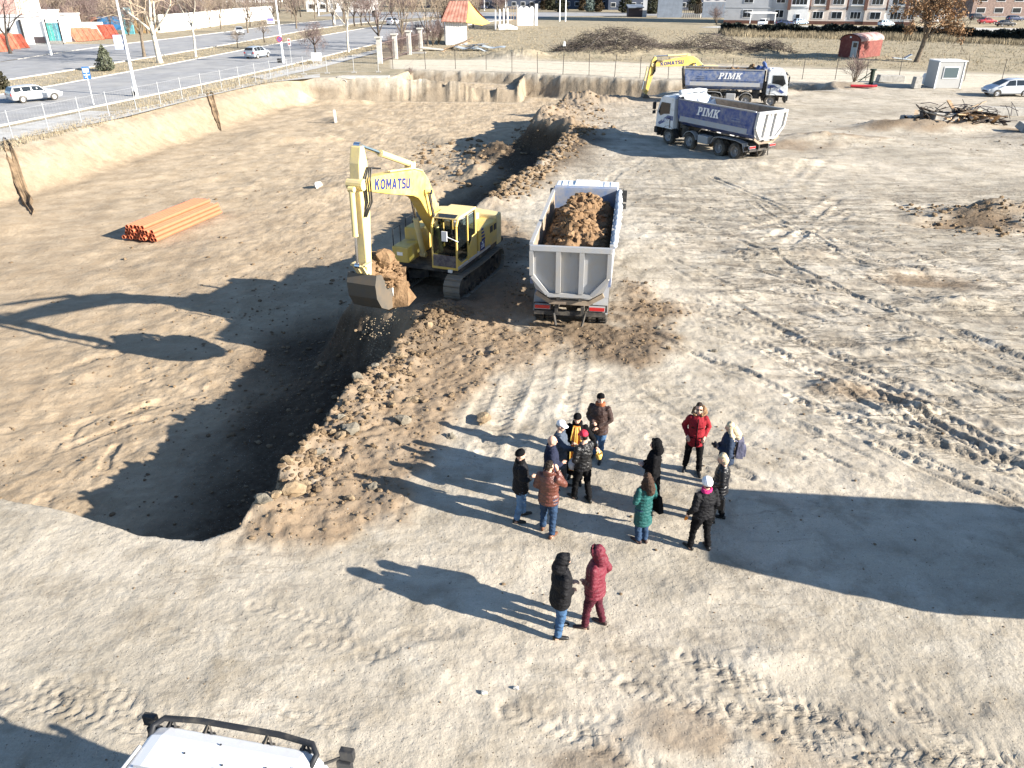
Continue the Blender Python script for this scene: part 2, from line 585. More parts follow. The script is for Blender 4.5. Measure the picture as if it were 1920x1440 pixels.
def ground(x, y, full=False):
    """height of the ground and, with full, what it is made of"""
    x = np.asarray(x, float); y = np.asarray(y, float)
    z, e = poly_depth(x, y, [(p[0], p[1], p[2]) for p in PIT], FLOOR, 0.35)
    z2, e2 = poly_depth(x, y, SHELF, -1.15, 0.3)
    z = np.minimum(z, z2)
    e = np.maximum(e, e2)
    left = x < np.interp(y, [p[1] for p in LEFT_EDGE], [p[0] for p in LEFT_EDGE]) - 0.3
    left &= y > 30
    town = left | (y > 150) | ((y > 100) & (x < -14))
    tf = np.where(town, 0.0, 1.0)
    inpit = smooth(0.6, 2.5, e)
    # waves and lumps
    site = tf * smooth(0, 1.5, y - 1)
    site = site * (.45 + .55 * smooth(13, 20, y + .15 * np.abs(x)))
    z = z + site * (0.16 * fbm(x, y, 7.0, 3, 1) + 0.12 * fbm(x, y, 1.7, 4, 2, .6) + 0.07 * fbm(x, y, 0.45, 3, 3, .6))
    # rough right side, combed along the traffic
    rough = smooth(5.5, 10.0, x + 0.10 * y - 2.2) * smooth(15, 19, y + 0.1 * x) * (1 - smooth(70, 84, y)) * (1 - .75 * smooth(38, 48, y))
    ca, sa = math.cos(-0.42), math.sin(-0.42)
    u = x * ca + y * sa; v = -x * sa + y * ca
    rn = fbm(u / 4.2, v, 0.9, 4, 8) + 0.6 * fbm(u / 2.0, v, 2.6, 3, 9)
    z = z + rough * (1 - inpit) * (0.20 * rn)
    # soil wave under the diggings
    for (pl, hh, ww) in ((BERM, .34, 1.0), (BERM2, .32, 1.3), (HEAP, .36, 2.6)):
        d, s = line_dist(x, y, pl)
        m = np.exp(-(d / ww) ** 2)
        z = z + m * tf * (1 - .6 * inpit) * hh * (0.75 + 1.6 * fbm(x, y, 0.9, 4, 21) + .5 * fbm(x, y, .3, 2, 22))
    dig = digsoil(x, y)
    z = z + dig * tf * (1 - inpit) * (0.16 * np.abs(fbm(x, y, 0.55, 4, 31, .6)) * 2 + 0.05)
    # pit floor steps and ribs
    z = z + inpit * tf * (0.26 * fbm(x, y, 2.2, 5, 41, .6) + .16 * np.abs(fbm(x, y, .9, 4, 45, .6)) * smooth(.0, .2, fbm(x, y, 5, 2, 46)) + .35 * smooth(.05, .18, fbm(x + .3 * y, y, 9, 2, 43)) * smooth(30, 45, y))
    for mx, my, rx, ry, hh, ro in MOUNDS:
        k = (np.abs(x - mx) < rx * 3) & (np.abs(y - my) < ry * 3)
        if k.any():
            xb, yb = x[k], y[k]
            q = ((xb - mx) / rx) ** 2 + ((yb - my) / ry) ** 2
            q = q * (1 + ro * 1.2 * fbm(xb, yb, max(rx, ry) * .5, 4, 55))
            lump = hh * np.exp(-1.2 * q) * (1 + ro * 1.1 * fbm(xb, yb, max(.35, ry * .5), 4, 57, .6))
            z[k] = z[k] + lump
    groove_mask = np.zeros(x.shape)  # tyre grooves, coloured darker through the ruts mask
    for pts, w, dp, tr in TRACKS:
        xs = [p[0] for p in pts]; ys = [p[1] for p in pts]
        k = (x > min(xs) - 1) & (x < max(xs) + 1) & (y > min(ys) - 1) & (y < max(ys) + 1)
        if not k.any():
            continue
        d, s = line_dist(x[k], y[k], pts)
        d = d + 0.10 * fbm(x[k], y[k], .8, 2, 61)
        groove = 1 - smooth(w * .42, w * .58, d)
        rim = np.exp(-((d - w * .72) / (w * .2)) ** 2)
        dp = dp * (.50 if ys[0] > 11.5 else .58)
        prof = -dp * groove + dp * (.55 if ys[0] > 11.5 else .3) * rim * (0.7 + 1.6 * fbm(x[k], y[k], .5, 3, 62))
        if tr:
            per = .28 if ys[0] > 11.5 else .21
            prof = prof + groove * dp * (.55 if ys[0] > 11.5 else .75) * (np.sin((s + np.abs(d) * .9) * 2 * math.pi / per) > 0.1)
        fade = smooth(-.35, .05, fbm(x[k], y[k], 3.0, 2, 63))
        z[k] = z[k] + prof * fade
        groove_mask[k] = np.maximum(groove_mask[k], groove * fade * min(1, dp / .08))
    # flat town side, flat verge and path
    pth = smooth(-.3, .6, sdf(x, y, PATH)) if np.any((y > 70) & (y < 125)) else np.zeros(x.shape)
    z = z * (1 - pth) + pth * .03
    z = np.where(town & (e < -.2) & (y < 150), np.where(np.abs(z) > .3, z, z * .15), z)
    if not full:
        return z
    br = np.clip(dig * 1.15 + .9 * smooth(4.5, 2.0, np.hypot((x + 6.2) * .9, (y - 25.5) * .6)) + inpit * .34 * (1 - smooth(34, 60, y)) + inpit * .05 + .85 * np.exp(-(line_dist(x, y, HEAP)[0] / 4.0) ** 2), 0, 1)
    wall = smooth(0.0, .3, e) * (1 - smooth(0.9, 1.8, e))
    gr = np.zeros(x.shape)
    gr = np.maximum(gr, smooth(-2, 2, y - np.interp(x, [-20, -4.6, 17.6, 43.6, 60.5, 100], [121, 121.5, 116.6, 108, 102, 88]) + 4 * fbm(x, y, 6, 4, 81)))
    gr = np.where(x < -13, smooth(97, 101, y), gr)
    gr = np.maximum(gr, np.where(left, .75 + .5 * fbm(x, y, 2, 3, 82), 0))
    gr = np.maximum(gr, smooth(-1.8, .2, e) * (e < 0.4) * (x < -24) * .5)
    gr = gr * (1 - pth)
    wall = np.maximum(wall, .75 * (x < -24) * smooth(0, .4, e) * (1 - smooth(3.4, 5.2, e)) * (y > 35))
    wall = wall * (1 - smooth(-10, -6, x) * smooth(46, 40, y))
    moist_shade = np.zeros(x.shape)  # damp soil, with trench and heap slope shade painted in
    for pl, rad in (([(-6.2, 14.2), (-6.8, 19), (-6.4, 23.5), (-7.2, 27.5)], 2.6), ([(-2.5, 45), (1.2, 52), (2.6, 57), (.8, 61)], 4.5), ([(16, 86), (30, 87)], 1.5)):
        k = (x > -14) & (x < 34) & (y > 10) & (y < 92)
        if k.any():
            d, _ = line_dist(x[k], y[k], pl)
            moist_shade[k] = np.maximum(moist_shade[k], smooth(rad + 1.2, rad * .35, d + 2.2 * fbm(x[k], y[k], 1.6, 4, 95)))
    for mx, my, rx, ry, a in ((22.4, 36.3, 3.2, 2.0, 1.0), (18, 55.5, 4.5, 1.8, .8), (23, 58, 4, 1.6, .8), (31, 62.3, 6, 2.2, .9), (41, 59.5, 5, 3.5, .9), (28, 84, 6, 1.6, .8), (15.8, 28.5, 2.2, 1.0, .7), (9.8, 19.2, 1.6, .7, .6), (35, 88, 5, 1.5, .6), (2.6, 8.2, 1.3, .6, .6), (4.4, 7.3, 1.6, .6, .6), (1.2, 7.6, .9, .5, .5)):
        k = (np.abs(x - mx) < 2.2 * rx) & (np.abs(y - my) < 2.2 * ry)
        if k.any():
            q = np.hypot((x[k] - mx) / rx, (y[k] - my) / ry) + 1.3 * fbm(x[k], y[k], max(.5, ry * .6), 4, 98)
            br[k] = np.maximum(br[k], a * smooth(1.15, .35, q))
            moist_shade[k] = np.maximum(moist_shade[k] * 0, .55 * a * smooth(.7, .1, q))
    moist_shade = moist_shade * np.maximum(smooth(.1, .9, e), (e < -1) & (x > 0)) + .55 * np.clip(dig, 0, 1) * smooth(.0, .25, fbm(x, y, 2.4, 3, 96)) * (y > 20) * (e < 0)
    return z, np.clip(moist_shade, 0, 1), np.clip(br, 0, 1), np.clip(gr, 0, 1), np.clip(pth, 0, 1), np.clip(np.maximum(rough * .75, groove_mask), 0, 1), inpit, wall * (e > 0)


DIG1 = [g(*p) for p in [(465, 1012), (560, 880), (650, 760), (735, 680), (800, 590), (905, 590), (985, 650), (930, 740), (845, 800), (800, 900), (770, 980), (690, 1000), (590, 1040)]]
DIG2 = [g(*p) for p in [(830, 560), (960, 520), (1000, 600), (1150, 610), (1180, 540), (1260, 580), (1275, 660), (1200, 690), (1100, 650), (950, 690), (850, 640)]]
DIG3 = [(-5.3, 26), (-5.3, 32), (-3, 36), (-.5, 38), (.8, 34), (1.2, 26), (-2.2, 24.5)]


def digsoil(x, y):
    n = fbm(x, y, 1.6, 4, 91)
    n2 = fbm(x, y, .5, 3, 92)
    out = np.zeros(x.shape)
    k = (x > -9) & (x < 9) & (y > 11) & (y < 42)
    if k.any():
        a = smooth(-.5, .6, sdf(x[k], y[k], DIG1) + 1.8 * n[k] + .6 * n2[k])
        b = .95 * smooth(-.6, 1.4, sdf(x[k], y[k], DIG2) + .5 + 3.0 * n[k] + .9 * n2[k])
        c = .8 * smooth(-.6, 1.0, sdf(x[k], y[k], DIG3) + 2.0 * n[k])
        out[k] = np.maximum(np.maximum(a, b), c)
    out = np.maximum(out, np.exp(-(line_dist(x, y, BERM)[0] / 1.0) ** 2))
    out = np.maximum(out, .6 * np.exp(-(line_dist(x, y, BERM2)[0] / 1.5) ** 2))
    return out


def hz(x, y):
    return float(ground(np.array([x]), np.array([y]))[0])


def spaced(start, stop, d0, growth, dmax):
    out = [start]; d = d0
    while out[-1] < stop:
        out.append(out[-1] + d); d = min(d * (1 + growth), dmax)
    return out


fx = list(np.arange(-13.0, 14.0, 0.055))
gx = [-t for t in spaced(13.0, 520, .08, .028, 14)][::-1] + fx + spaced(14.0, 520, .08, .028, 14)
gx = np.unique(np.round(np.array(gx), 4))
gy = [-t for t in spaced(-3.0, 90, .4, .15, 12)][::-1] + list(np.arange(3.0, 21.0, .05)) + spaced(21.0, 128, .06, .0052, .62) + spaced(128.7, 720, .8, .06, 14)
gy = np.unique(np.round(np.array(gy), 4))
X, Y = np.meshgrid(gx, gy)
Zf, moist_shade_, brown, grassy, pathy, ruts, floor_, wallm = [a.reshape(X.shape) for a in ground(X.ravel(), Y.ravel(), True)]
ny, nx = X.shape
me = bpy.data.meshes.new('ground')
co = np.stack([X, Y, Zf], -1).reshape(-1, 3).astype(np.float32)
me.vertices.add(nx * ny)
me.vertices.foreach_set('co', co.ravel())
idx = np.arange(nx * ny).reshape(ny, nx)
quads = np.stack([idx[:-1, :-1], idx[:-1, 1:], idx[1:, 1:], idx[1:, :-1]], -1).reshape(-1, 4)
me.loops.add(quads.size)
me.loops.foreach_set('vertex_index', quads.ravel().astype(np.int32))
me.polygons.add(len(quads))
me.polygons.foreach_set('loop_start', (np.arange(len(quads)) * 4).astype(np.int32))
me.polygons.foreach_set('loop_total', np.full(len(quads), 4, np.int32))
me.polygons.foreach_set('use_smooth', np.ones(len(quads), bool))
me.update(calc_edges=True)
for nm, arr in (('moist_shade', moist_shade_), ('brown', brown), ('grassy', grassy), ('pathy', pathy), ('ruts', ruts), ('pit', floor_), ('wall', wallm)):
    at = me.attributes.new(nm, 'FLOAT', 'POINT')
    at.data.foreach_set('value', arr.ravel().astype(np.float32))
ground_ob = bpy.data.objects.new('ground', me)
COL.objects.link(ground_ob)
tag(ground_ob, 'pale rutted earth of the building site with the dug pit on its left', kind='structure')

gm = bpy.data.materials.new('earth')
gm.use_nodes = True
nt = gm.node_tree
bs = nt.nodes['Principled BSDF']
bs.inputs['Roughness'].default_value = 0.95
bs.inputs['Specular IOR Level'].default_value = 0.1
tc = nt.nodes.new('ShaderNodeTexCoord')


def N_noise(scale, detail=6, rough=.6, vec=None, dist=0.0):
    n = nt.nodes.new('ShaderNodeTexNoise')
    n.inputs['Scale'].default_value = scale; n.inputs['Detail'].default_value = detail
    n.inputs['Roughness'].default_value = rough; n.inputs['Distortion'].default_value = dist
    nt.links.new(vec or tc.outputs['Object'], n.inputs['Vector'])
    return n.outputs['Fac']


def N_range(src, lo, hi, a=0.0, b=1.0):
    r = nt.nodes.new('ShaderNodeMapRange')
    r.inputs[1].default_value = lo; r.inputs[2].default_value = hi
    r.inputs[3].default_value = a; r.inputs[4].default_value = b
    nt.links.new(src, r.inputs[0])
    return r.outputs[0]


def N_math(op, a, b):
    m = nt.nodes.new('ShaderNodeMath'); m.operation = op
    for i, v in enumerate((a, b)):
        if isinstance(v, (int, float)): m.inputs[i].default_value = v
        else: nt.links.new(v, m.inputs[i])
    return m.outputs[0]


def N_mix(fac, a, b):
    mx = nt.nodes.new('ShaderNodeMix'); mx.data_type = 'RGBA'
    if isinstance(fac, (int, float)): mx.inputs[0].default_value = fac
    else: nt.links.new(fac, mx.inputs[0])
    for s, v in ((mx.inputs[6], a), (mx.inputs[7], b)):
        if isinstance(v, tuple): s.default_value = (*v, 1)
        else: nt.links.new(v, s)
    return mx.outputs[2]


def N_attr(name):
    a = nt.nodes.new('ShaderNodeAttribute'); a.attribute_name = name
    return a.outputs['Fac']


mp = nt.nodes.new('ShaderNodeMapping')
mp.inputs['Rotation'].default_value = (0, 0, 0.42)
mp.inputs['Scale'].default_value = (0.22, 1, 1)
nt.links.new(tc.outputs['Object'], mp.inputs['Vector'])
n_big = N_noise(.16, 5, .55)
n_mid = N_noise(.9, 7, .65, dist=.4)
n_fine = N_noise(7.0, 8, .7)
n_grit = N_noise(38.0, 4, .7)
n_comb = N_noise(1.6, 6, .65, mp.outputs[0])
c = N_mix(N_range(n_big, .38, .62), (.39, .345, .275), (.55, .485, .39))
c = N_mix(N_range(n_mid, .48, .72, 0, .8), c, (.215, .18, .13))
c = N_mix(N_range(N_noise(.42, 8, .7), .52, .72, 0, .7), c, (.62, .57, .48))
c = N_mix(N_range(n_fine, .52, .78, 0, .55), c, (.50, .46, .40))
c = N_mix(N_math('MULTIPLY', N_range(n_comb, .46, .62), N_range(N_attr('ruts'), 0, 1, .22, .85)), c, (.19, .16, .125))
def N_lines(vec, scale, wid):
    n = N_noise(scale, 5, .6, vec)
    a = N_math('ABSOLUTE', N_math('SUBTRACT', n, .5), 0)
    return N_range(a, 0.0, wid, 1.0, 0.0)


mp2 = nt.nodes.new('ShaderNodeMapping')
mp2.inputs['Rotation'].default_value = (0, 0, -1.05)
mp2.inputs['Scale'].default_value = (0.25, 1, 1)
nt.links.new(tc.outputs['Object'], mp2.inputs['Vector'])
ln1 = N_math('MULTIPLY', N_lines(mp.outputs[0], 1.3, .035), N_range(N_attr('ruts'), .1, .7, .0, .8))
ln2 = N_math('MULTIPLY', N_lines(mp2.outputs[0], 1.1, .025), N_range(N_noise(.3, 3, .5), .5, .62, 0, .4))
c = N_mix(N_math('MULTIPLY', ln1, N_range(n_fine, .35, .6)), c, (.165, .14, .108))
c = N_mix(N_math('MULTIPLY', ln2, N_range(n_fine, .35, .6)), c, (.20, .168, .13))
sand = N_mix(N_range(n_mid, .38, .62), (.53, .42, .29), (.375, .285, .185))
sand = N_mix(N_range(N_noise(.5, 8, .75), .5, .68, 0, .7), sand, (.27, .205, .135))
def N_lines(vec, scale, wid):
    n = N_noise(scale, 5, .6, vec)
    a = N_math('ABSOLUTE', N_math('SUBTRACT', n, .5), 0)
    return N_range(a, 0.0, wid, 1.0, 0.0)


mp2 = nt.nodes.new('ShaderNodeMapping')
mp2.inputs['Rotation'].default_value = (0, 0, -1.05)
mp2.inputs['Scale'].default_value = (0.25, 1, 1)
nt.links.new(tc.outputs['Object'], mp2.inputs['Vector'])
ln1 = N_math('MULTIPLY', N_lines(mp.outputs[0], 1.3, .035), N_range(N_attr('ruts'), .1, .7, .0, .8))
ln2 = N_math('MULTIPLY', N_lines(mp2.outputs[0], 1.1, .025), N_range(N_noise(.3, 3, .5), .5, .62, 0, .4))
c = N_mix(N_math('MULTIPLY', ln1, N_range(n_fine, .35, .6)), c, (.165, .14, .108))
c = N_mix(N_math('MULTIPLY', ln2, N_range(n_fine, .35, .6)), c, (.20, .168, .13))
sand = N_mix(N_range(n_fine, .5, .75, 0, .5), sand, (.54, .46, .36))
c = N_mix(N_math('MULTIPLY', N_attr('pit'), .9), c, sand)
soil = N_mix(N_range(n_mid, .35, .65), (.20, .14, .088), (.28, .208, .138))
soil = N_mix(N_range(n_fine, .45, .7, 0, .7), soil, (.20, .135, .085))
c = N_mix(N_math('MULTIPLY', N_attr('brown'), N_range(n_mid, .2, .55, .6, .95)), c, soil)
mpw = nt.nodes.new('ShaderNodeMapping')
mpw.inputs['Scale'].default_value = (1.6, 1.6, .12)
nt.links.new(tc.outputs['Object'], mpw.inputs['Vector'])
wl = N_mix(N_range(N_noise(1.0, 8, .75, mpw.outputs[0]), .38, .60), (.345, .27, .185), (.18, .138, .094))
wl = N_mix(N_range(N_noise(.30, 5, .7), .45, .62, 0, .6), wl, (.21, .165, .115))
c = N_mix(N_math('MULTIPLY', N_attr('wall'), .8), c, wl)
c = N_mix(N_math('MULTIPLY', N_attr('moist_shade'), N_range(n_fine, .25, .6, .75, 1.0)), c, (.055, .038, .025))  # near-black colour for damp soil and painted pit shade together
gs = N_mix(N_range(n_mid, .35, .65), (.41, .345, .24), (.285, .24, .165))
gs = N_mix(N_range(N_noise(.35, 6, .7), .5, .7, 0, .8), gs, (.16, .155, .10))
gs = N_mix(N_range(n_fine, .5, .75, 0, .6), gs, (.46, .41, .31))
c = N_mix(N_attr('grassy'), c, gs)
c = N_mix(N_attr('pathy'), c, N_mix(N_range(n_mid, .4, .7), (.62, .56, .45), (.50, .44, .34)))
c = N_mix(N_range(n_grit, .42, .60, 0, .4), c, N_mix(.5, c, (.12, .10, .08)))
nt.links.new(c, bs.inputs['Base Color'])
hgt = N_math('ADD', N_math('MULTIPLY', N_noise(6.5, 5, .55), .26), N_math('MULTIPLY', n_grit, .07))
hgt = N_math('ADD', hgt, N_math('MULTIPLY', N_noise(2.6, 5, .6), .55))


def pebbles(scale, rad, share, seed):
    v = nt.nodes.new('ShaderNodeTexVoronoi')
    v.inputs['Scale'].default_value = scale
    mpp = nt.nodes.new('ShaderNodeMapping'); mpp.inputs['Location'].default_value = (seed, seed * 2, 0)
    nt.links.new(tc.outputs['Object'], mpp.inputs['Vector']); nt.links.new(mpp.outputs[0], v.inputs['Vector'])
    sp = nt.nodes.new('ShaderNodeSeparateColor'); nt.links.new(v.outputs['Color'], sp.inputs[0])
    m = N_range(v.outputs['Distance'], rad * .6, rad, 1, 0)
    pick = N_range(sp.outputs[0], 1 - share - .02, 1 - share, 0, 1)
    return N_math('MULTIPLY', m, pick), sp.outputs[1]


for sc_, rad_, sh_, sd_ in ((11, .17, .16, 3), (24, .26, .22, 9), (5.5, .11, .10, 5)):
    pm, pr = pebbles(sc_, rad_, sh_, sd_)
    c = N_mix(N_math('MULTIPLY', pm, .75), c, N_mix(N_range(pr, .35, .4), (.12, .095, .07), (.55, .51, .44)))
    hgt = N_math('ADD', hgt, N_math('MULTIPLY', pm, .25))
nt.links.new(c, bs.inputs['Base Color'])
hgt = N_math('SUBTRACT', hgt, N_math('MULTIPLY', ln1, .35))
bp = nt.nodes.new('ShaderNodeBump')
bp.inputs['Strength'].default_value = 1.0
bp.inputs['Distance'].default_value = .075
nt.links.new(hgt, bp.inputs['Height'])
nt.links.new(bp.outputs[0], bs.inputs['Normal'])
me.materials.append(gm)
# ------------------------------------------------------------------ materials of machines
M_white = mat('white_paint', (.74, .75, .76), .35, dirt=.25, dirtcol=(.45, .40, .33), spec=.5)
M_whitev = mat('white_paint_clean', (.66, .67, .69), .3, spec=.5, dirt=.08, dirtcol=(.5, .46, .4))
M_blue = mat('blue_paint', (.025, .06, .23), .4, dirt=.45, dirtcol=(.30, .30, .31), spec=.5)
M_bluel = mat('blue_paint_dusty', (.06, .12, .31), .5, dirt=.6, dirtcol=(.42, .42, .42))
M_steel = mat('bare_grey_steel', (.34, .35, .37), .5, metal=.15, dirt=.5, dirtcol=(.40, .36, .30))
M_steelw = mat('pale_grey_steel', (.52, .52, .52), .5, dirt=.4, dirtcol=(.48, .44, .37))
M_rust = mat('worn_steel', (.24, .19, .15), .75, dirt=.6, dirtcol=(.32, .25, .17), var=.4)
M_dark = mat('black_plastic', (.022, .023, .026), .55, dirt=.2, dirtcol=(.16, .14, .11))
M_chas = mat('chassis_black', (.025, .025, .027), .7, dirt=.45, dirtcol=(.20, .17, .13))
M_tyre = mat('tyre_rubber', (.028, .027, .026), .85, dirt=.5, dirtcol=(.20, .17, .13))
M_rim = mat('steel_rim', (.30, .30, .31), .5, metal=.3, dirt=.5, dirtcol=(.25, .22, .18))
M_glass = glass_mat('dark_glass')
M_lamp = mat('clear_lamp', (.75, .75, .72), .15, spec=.6)
M_red = mat('red_lamp', (.45, .02, .02), .25, spec=.5)
M_letter = mat('white_letter', (.80, .80, .80), .5)
M_tarpw = mat('white_tarp', (.50, .54, .59), .55, dirt=.25, dirtcol=(.5, .48, .44))
M_tarpb = mat('blue_tarp', (.05, .10, .28), .6, dirt=.3, dirtcol=(.3, .3, .3))
M_yel = mat('yellow_paint', (.66, .45, .10), .45, dirt=.42, dirtcol=(.46, .38, .24), spec=.45)
M_yelp = mat('yellow_paint_pale', (.72, .57, .25), .5, dirt=.5, dirtcol=(.44, .37, .27), spec=.4)
M_hood = mat('grey_hood', (.42, .44, .46), .45, dirt=.3, dirtcol=(.45, .42, .36))
M_chrome = mat('chrome_rod', (.75, .76, .78), .15, metal=1.0)
M_hose = mat('rubber_hose', (.015, .015, .016), .5)
M_track = mat('track_steel', (.20, .18, .155), .7, metal=.2, dirt=.6, dirtcol=(.33, .28, .21))
M_soil = mat('dug_soil', (.27, .175, .10), .95, var=.35, vscale=3, bump=1.0, bscale=9, col2=(.145, .09, .05), spec=.1)
M_soilp = mat('pale_clod', (.38, .31, .22), .95, var=.3, vscale=2, bump=.8, bscale=8, col2=(.26, .20, .13), spec=.1)
M_seat = mat('seat_fabric', (.05, .05, .055), .9)
M_navy = mat('navy_paint', (.02, .035, .16), .5)
M_conc = mat('concrete', (.34, .325, .30), .9, var=.25, vscale=3, bump=.3, bscale=25, spec=.15)
M_concw = mat('pale_concrete', (.50, .48, .44), .9, var=.2, vscale=2, bump=.3, bscale=20, spec=.15)
M_clear = bpy.data.materials.new('clear_glass')
M_clear.use_nodes = True
_n = M_clear.node_tree
_p = _n.nodes['Principled BSDF']
_p.inputs['Base Color'].default_value = (.01, .012, .013, 1); _p.inputs['Roughness'].default_value = .05
_t = _n.nodes.new('ShaderNodeBsdfTransparent'); _t.inputs[0].default_value = (.62, .70, .68, 1)
_x = _n.nodes.new('ShaderNodeMixShader'); _x.inputs[0].default_value = .5
_n.links.new(_t.outputs[0], _x.inputs[1]); _n.links.new(_p.outputs[0], _x.inputs[2])
_n.links.new(_x.outputs[0], _n.nodes['Material Output'].inputs['Surface'])

# ------------------------------------------------------------------ slab letters for the body sides (unit height, left to right)
GLYPH = {
    'P': (.72, [(0, 0), (.42, 0), (.42, .13), (.33, .13), (.33, .40), (.33, .53), (.33, .86), (.43, .86), (.48, .80), (.49, .70), (.48, .60), (.43, .53), (.33, .53 - 1e-3),
                (.33, .40 + 1e-3), (.50, .40), (.64, .46), (.71, .58), (.72, .72), (.69, .86), (.60, .96), (.46, 1), (0, 1), (0, .87), (.10, .87), (.10, .13), (0, .13)]),
    'I': (.42, [(0, 0), (.42, 0), (.42, .13), (.33, .13), (.33, .87), (.42, .87), (.42, 1), (0, 1), (0, .87), (.10, .87), (.10, .13), (0, .13)]),
    'M': (1.08, [(0, 0), (.32, 0), (.32, .13), (.23, .13), (.23, .70), (.46, 0), (.60, 0), (.84, .72), (.84, .13), (.75, .13), (.75, 0), (1.08, 0), (1.08, .13), (1.02, .13),
                 (1.02, .87), (1.08, .87), (1.08, 1), (.80, 1), (.56, .32), (.34, 1), (0, 1), (0, .87), (.09, .87), (.09, .13), (0, .13)]),
    'K': (.86, [(0, 0), (.42, 0), (.42, .13), (.33, .13), (.33, .36), (.40, .43), (.55, .13), (.49, .13), (.49, 0), (.86, 0), (.86, .13), (.80, .13), (.55, .58), (.75, .87), (.84, .87),
                (.84, 1), (.50, 1), (.50, .87), (.55, .87), (.33, .56), (.33, .87), (.42, .87), (.42, 1), (0, 1), (0, .87), (.10, .87), (.10, .13), (0, .13)]),
}


def slab_word(word, h, cx, cz, y, side, mirror, parent, mtl, pos=None):
    """word on a plane y=const; mirror: reading direction is -x"""
    total = sum(GLYPH[c][0] for c in word) + .10 * (len(word) - 1)
    x = -total / 2
    mb = MB()
    for ch in word:
        w, poly = GLYPH[ch]
        pts = []
        for u, v in poly:
            uu = (x + u + (v - .5) * .22) * h * 1.12
            pts.append((cx - uu if mirror else cx + uu, cz + (v - .5) * h))
        mb.prism(pts, y, y + side * .008, 'y')
        x += w + .10
    o = mb.build('lettering', mtl, parent)
    return o


# bold sans letters for the booms (unit height)
SANS = {
    'K': (.86, [[(0, 0), (.24, 0), (.24, .36), (.34, .48), (.58, 0), (.86, 0), (.52, .64), (.84, 1), (.54, 1), (.24, .62), (.24, 1), (0, 1)]]),
    'O': (.94, [[(.47, 0), (.47, .22), (.32, .27), (.25, .40), (.25, .60), (.32, .73), (.47, .78), (.47, 1), (.20, .92), (.05, .74), (0, .5), (.05, .26), (.20, .08)],
                [(.47, 0), (.74, .08), (.89, .26), (.94, .5), (.89, .74), (.74, .92), (.47, 1), (.47, .78), (.62, .73), (.69, .60), (.69, .40), (.62, .27), (.47, .22)]]),
    'M': (1.0, [[(0, 0), (.22, 0), (.22, .6), (.42, .2), (.58, .2), (.78, .6), (.78, 0), (1, 0), (1, 1), (.76, 1), (.5, .48), (.24, 1), (0, 1)]]),
    'A': (.94, [[(0, 0), (.25, 0), (.31, .2), (.47, .2), (.47, .40), (.38, .40), (.47, .72), (.47, 1), (.34, 1)], [(.94, 0), (.60, 1), (.47, 1), (.47, .72), (.56, .40), (.47, .40), (.47, .2), (.63, .2), (.69, 0)]]),
    'T': (.80, [[(.28, 0), (.52, 0), (.52, .78), (.80, .78), (.80, 1), (0, 1), (0, .78), (.28, .78)]]),
    'S': (.74, [[(0, 0), (.6, 0), (.74, .12), (.74, .45), (.62, .58), (.26, .62), (.26, .78), (.70, .78), (.70, 1), (.14, 1), (0, .88), (0, .55), (.12, .43), (.48, .39), (.48, .22), (0, .22)]]),
    'U': (.76, [[(.14, 0), (.62, 0), (.76, .13), (.76, 1), (.52, 1), (.52, .22), (.24, .22), (.24, 1), (0, 1), (0, .13)]]),
}


def sans_word(word, h, mtl, parent):
    total = sum(SANS[c][0] for c in word) + .13 * (len(word) - 1)
    x = -total / 2; mb = MB()
    for ch in word:
        w, polys = SANS[ch]
        for poly in polys:
            mb.prism([((x + u) * h, (v - .5) * h) for u, v in poly], 0, .006, 'z')
        x += w + .13
    return mb.build('lettering', mtl, parent)


# ------------------------------------------------------------------ wheel
def wheel_parts(parent, x, y, side, r=.52, w=.32, dual=False, name='wheel', rimcol=None):
    W = MB()
    yo = y + side * w / 2; yi = y - side * w / 2
    prof = [(r * .62, yi), (r * .93, yi), (r, yi + side * w * .15), (r, yo - side * w * .15), (r * .93, yo), (r * .62, yo)]
    n = 24
    rings = []
    for rad, yy in prof:
        rings.append([(x + rad * math.cos(2 * math.pi * k / n), yy, r + rad * math.sin(2 * math.pi * k / n)) for k in range(n)])
    W.loft(rings, cap=False)
    if r > .45:
        for k in range(n):                       # tread lugs
            a = 2 * math.pi * (k + .5) / n
            for s in (-1, 1):
                W.box((x + (r + .004) * math.cos(a), (yo + yi) / 2 + s * w * .22, r + (r + .004) * math.sin(a)), (.05, w * .36, .05), ry=-a)
    t = W.build('tyre', M_tyre, None)
    root = t
    root.name = name
    root.parent = parent
    D = MB()
    hub = yo - side * w * (.30 if not dual else .62)
    D.loft([[(x + rad * math.cos(2 * math.pi * k / 16), yy, r + rad * math.sin(2 * math.pi * k / 16)) for k in range(16)]
            for rad, yy in ((r * .64, yo - side * .01), (r * .60, yo - side * .03), (r * .5, hub), (r * .2, hub), (r * .17, hub + side * .09), (.01, hub + side * .10))], cap=False)
    for k in range(8):
        a = 2 * math.pi * k / 8
        D.cyl((x + r * .34 * math.cos(a), hub, r + r * .34 * math.sin(a)), (x + r * .34 * math.cos(a), hub + side * .03, r + r * .34 * math.sin(a)), .022, n=6)
    D.build('rim', rimcol or M_rim, root)
    return root


def fender_arc(mb, x, z, r, y0, y1, a0, a1, n=8, th=.03):
    pts = []
    for k in range(n + 1):
        a = R(a0 + (a1 - a0) * k / n)
        pts.append((x + r * math.cos(a), z + r * math.sin(a)))
    for k in range(n, -1, -1):
        a = R(a0 + (a1 - a0) * k / n)
        pts.append((x + (r - th) * math.cos(a), z + (r - th) * math.sin(a)))
    for k in range(n):
        q = [pts[k], pts[k + 1], pts[2 * n - k], pts[2 * n + 1 - k]]
        mb.prism(q, y0, y1, 'y')


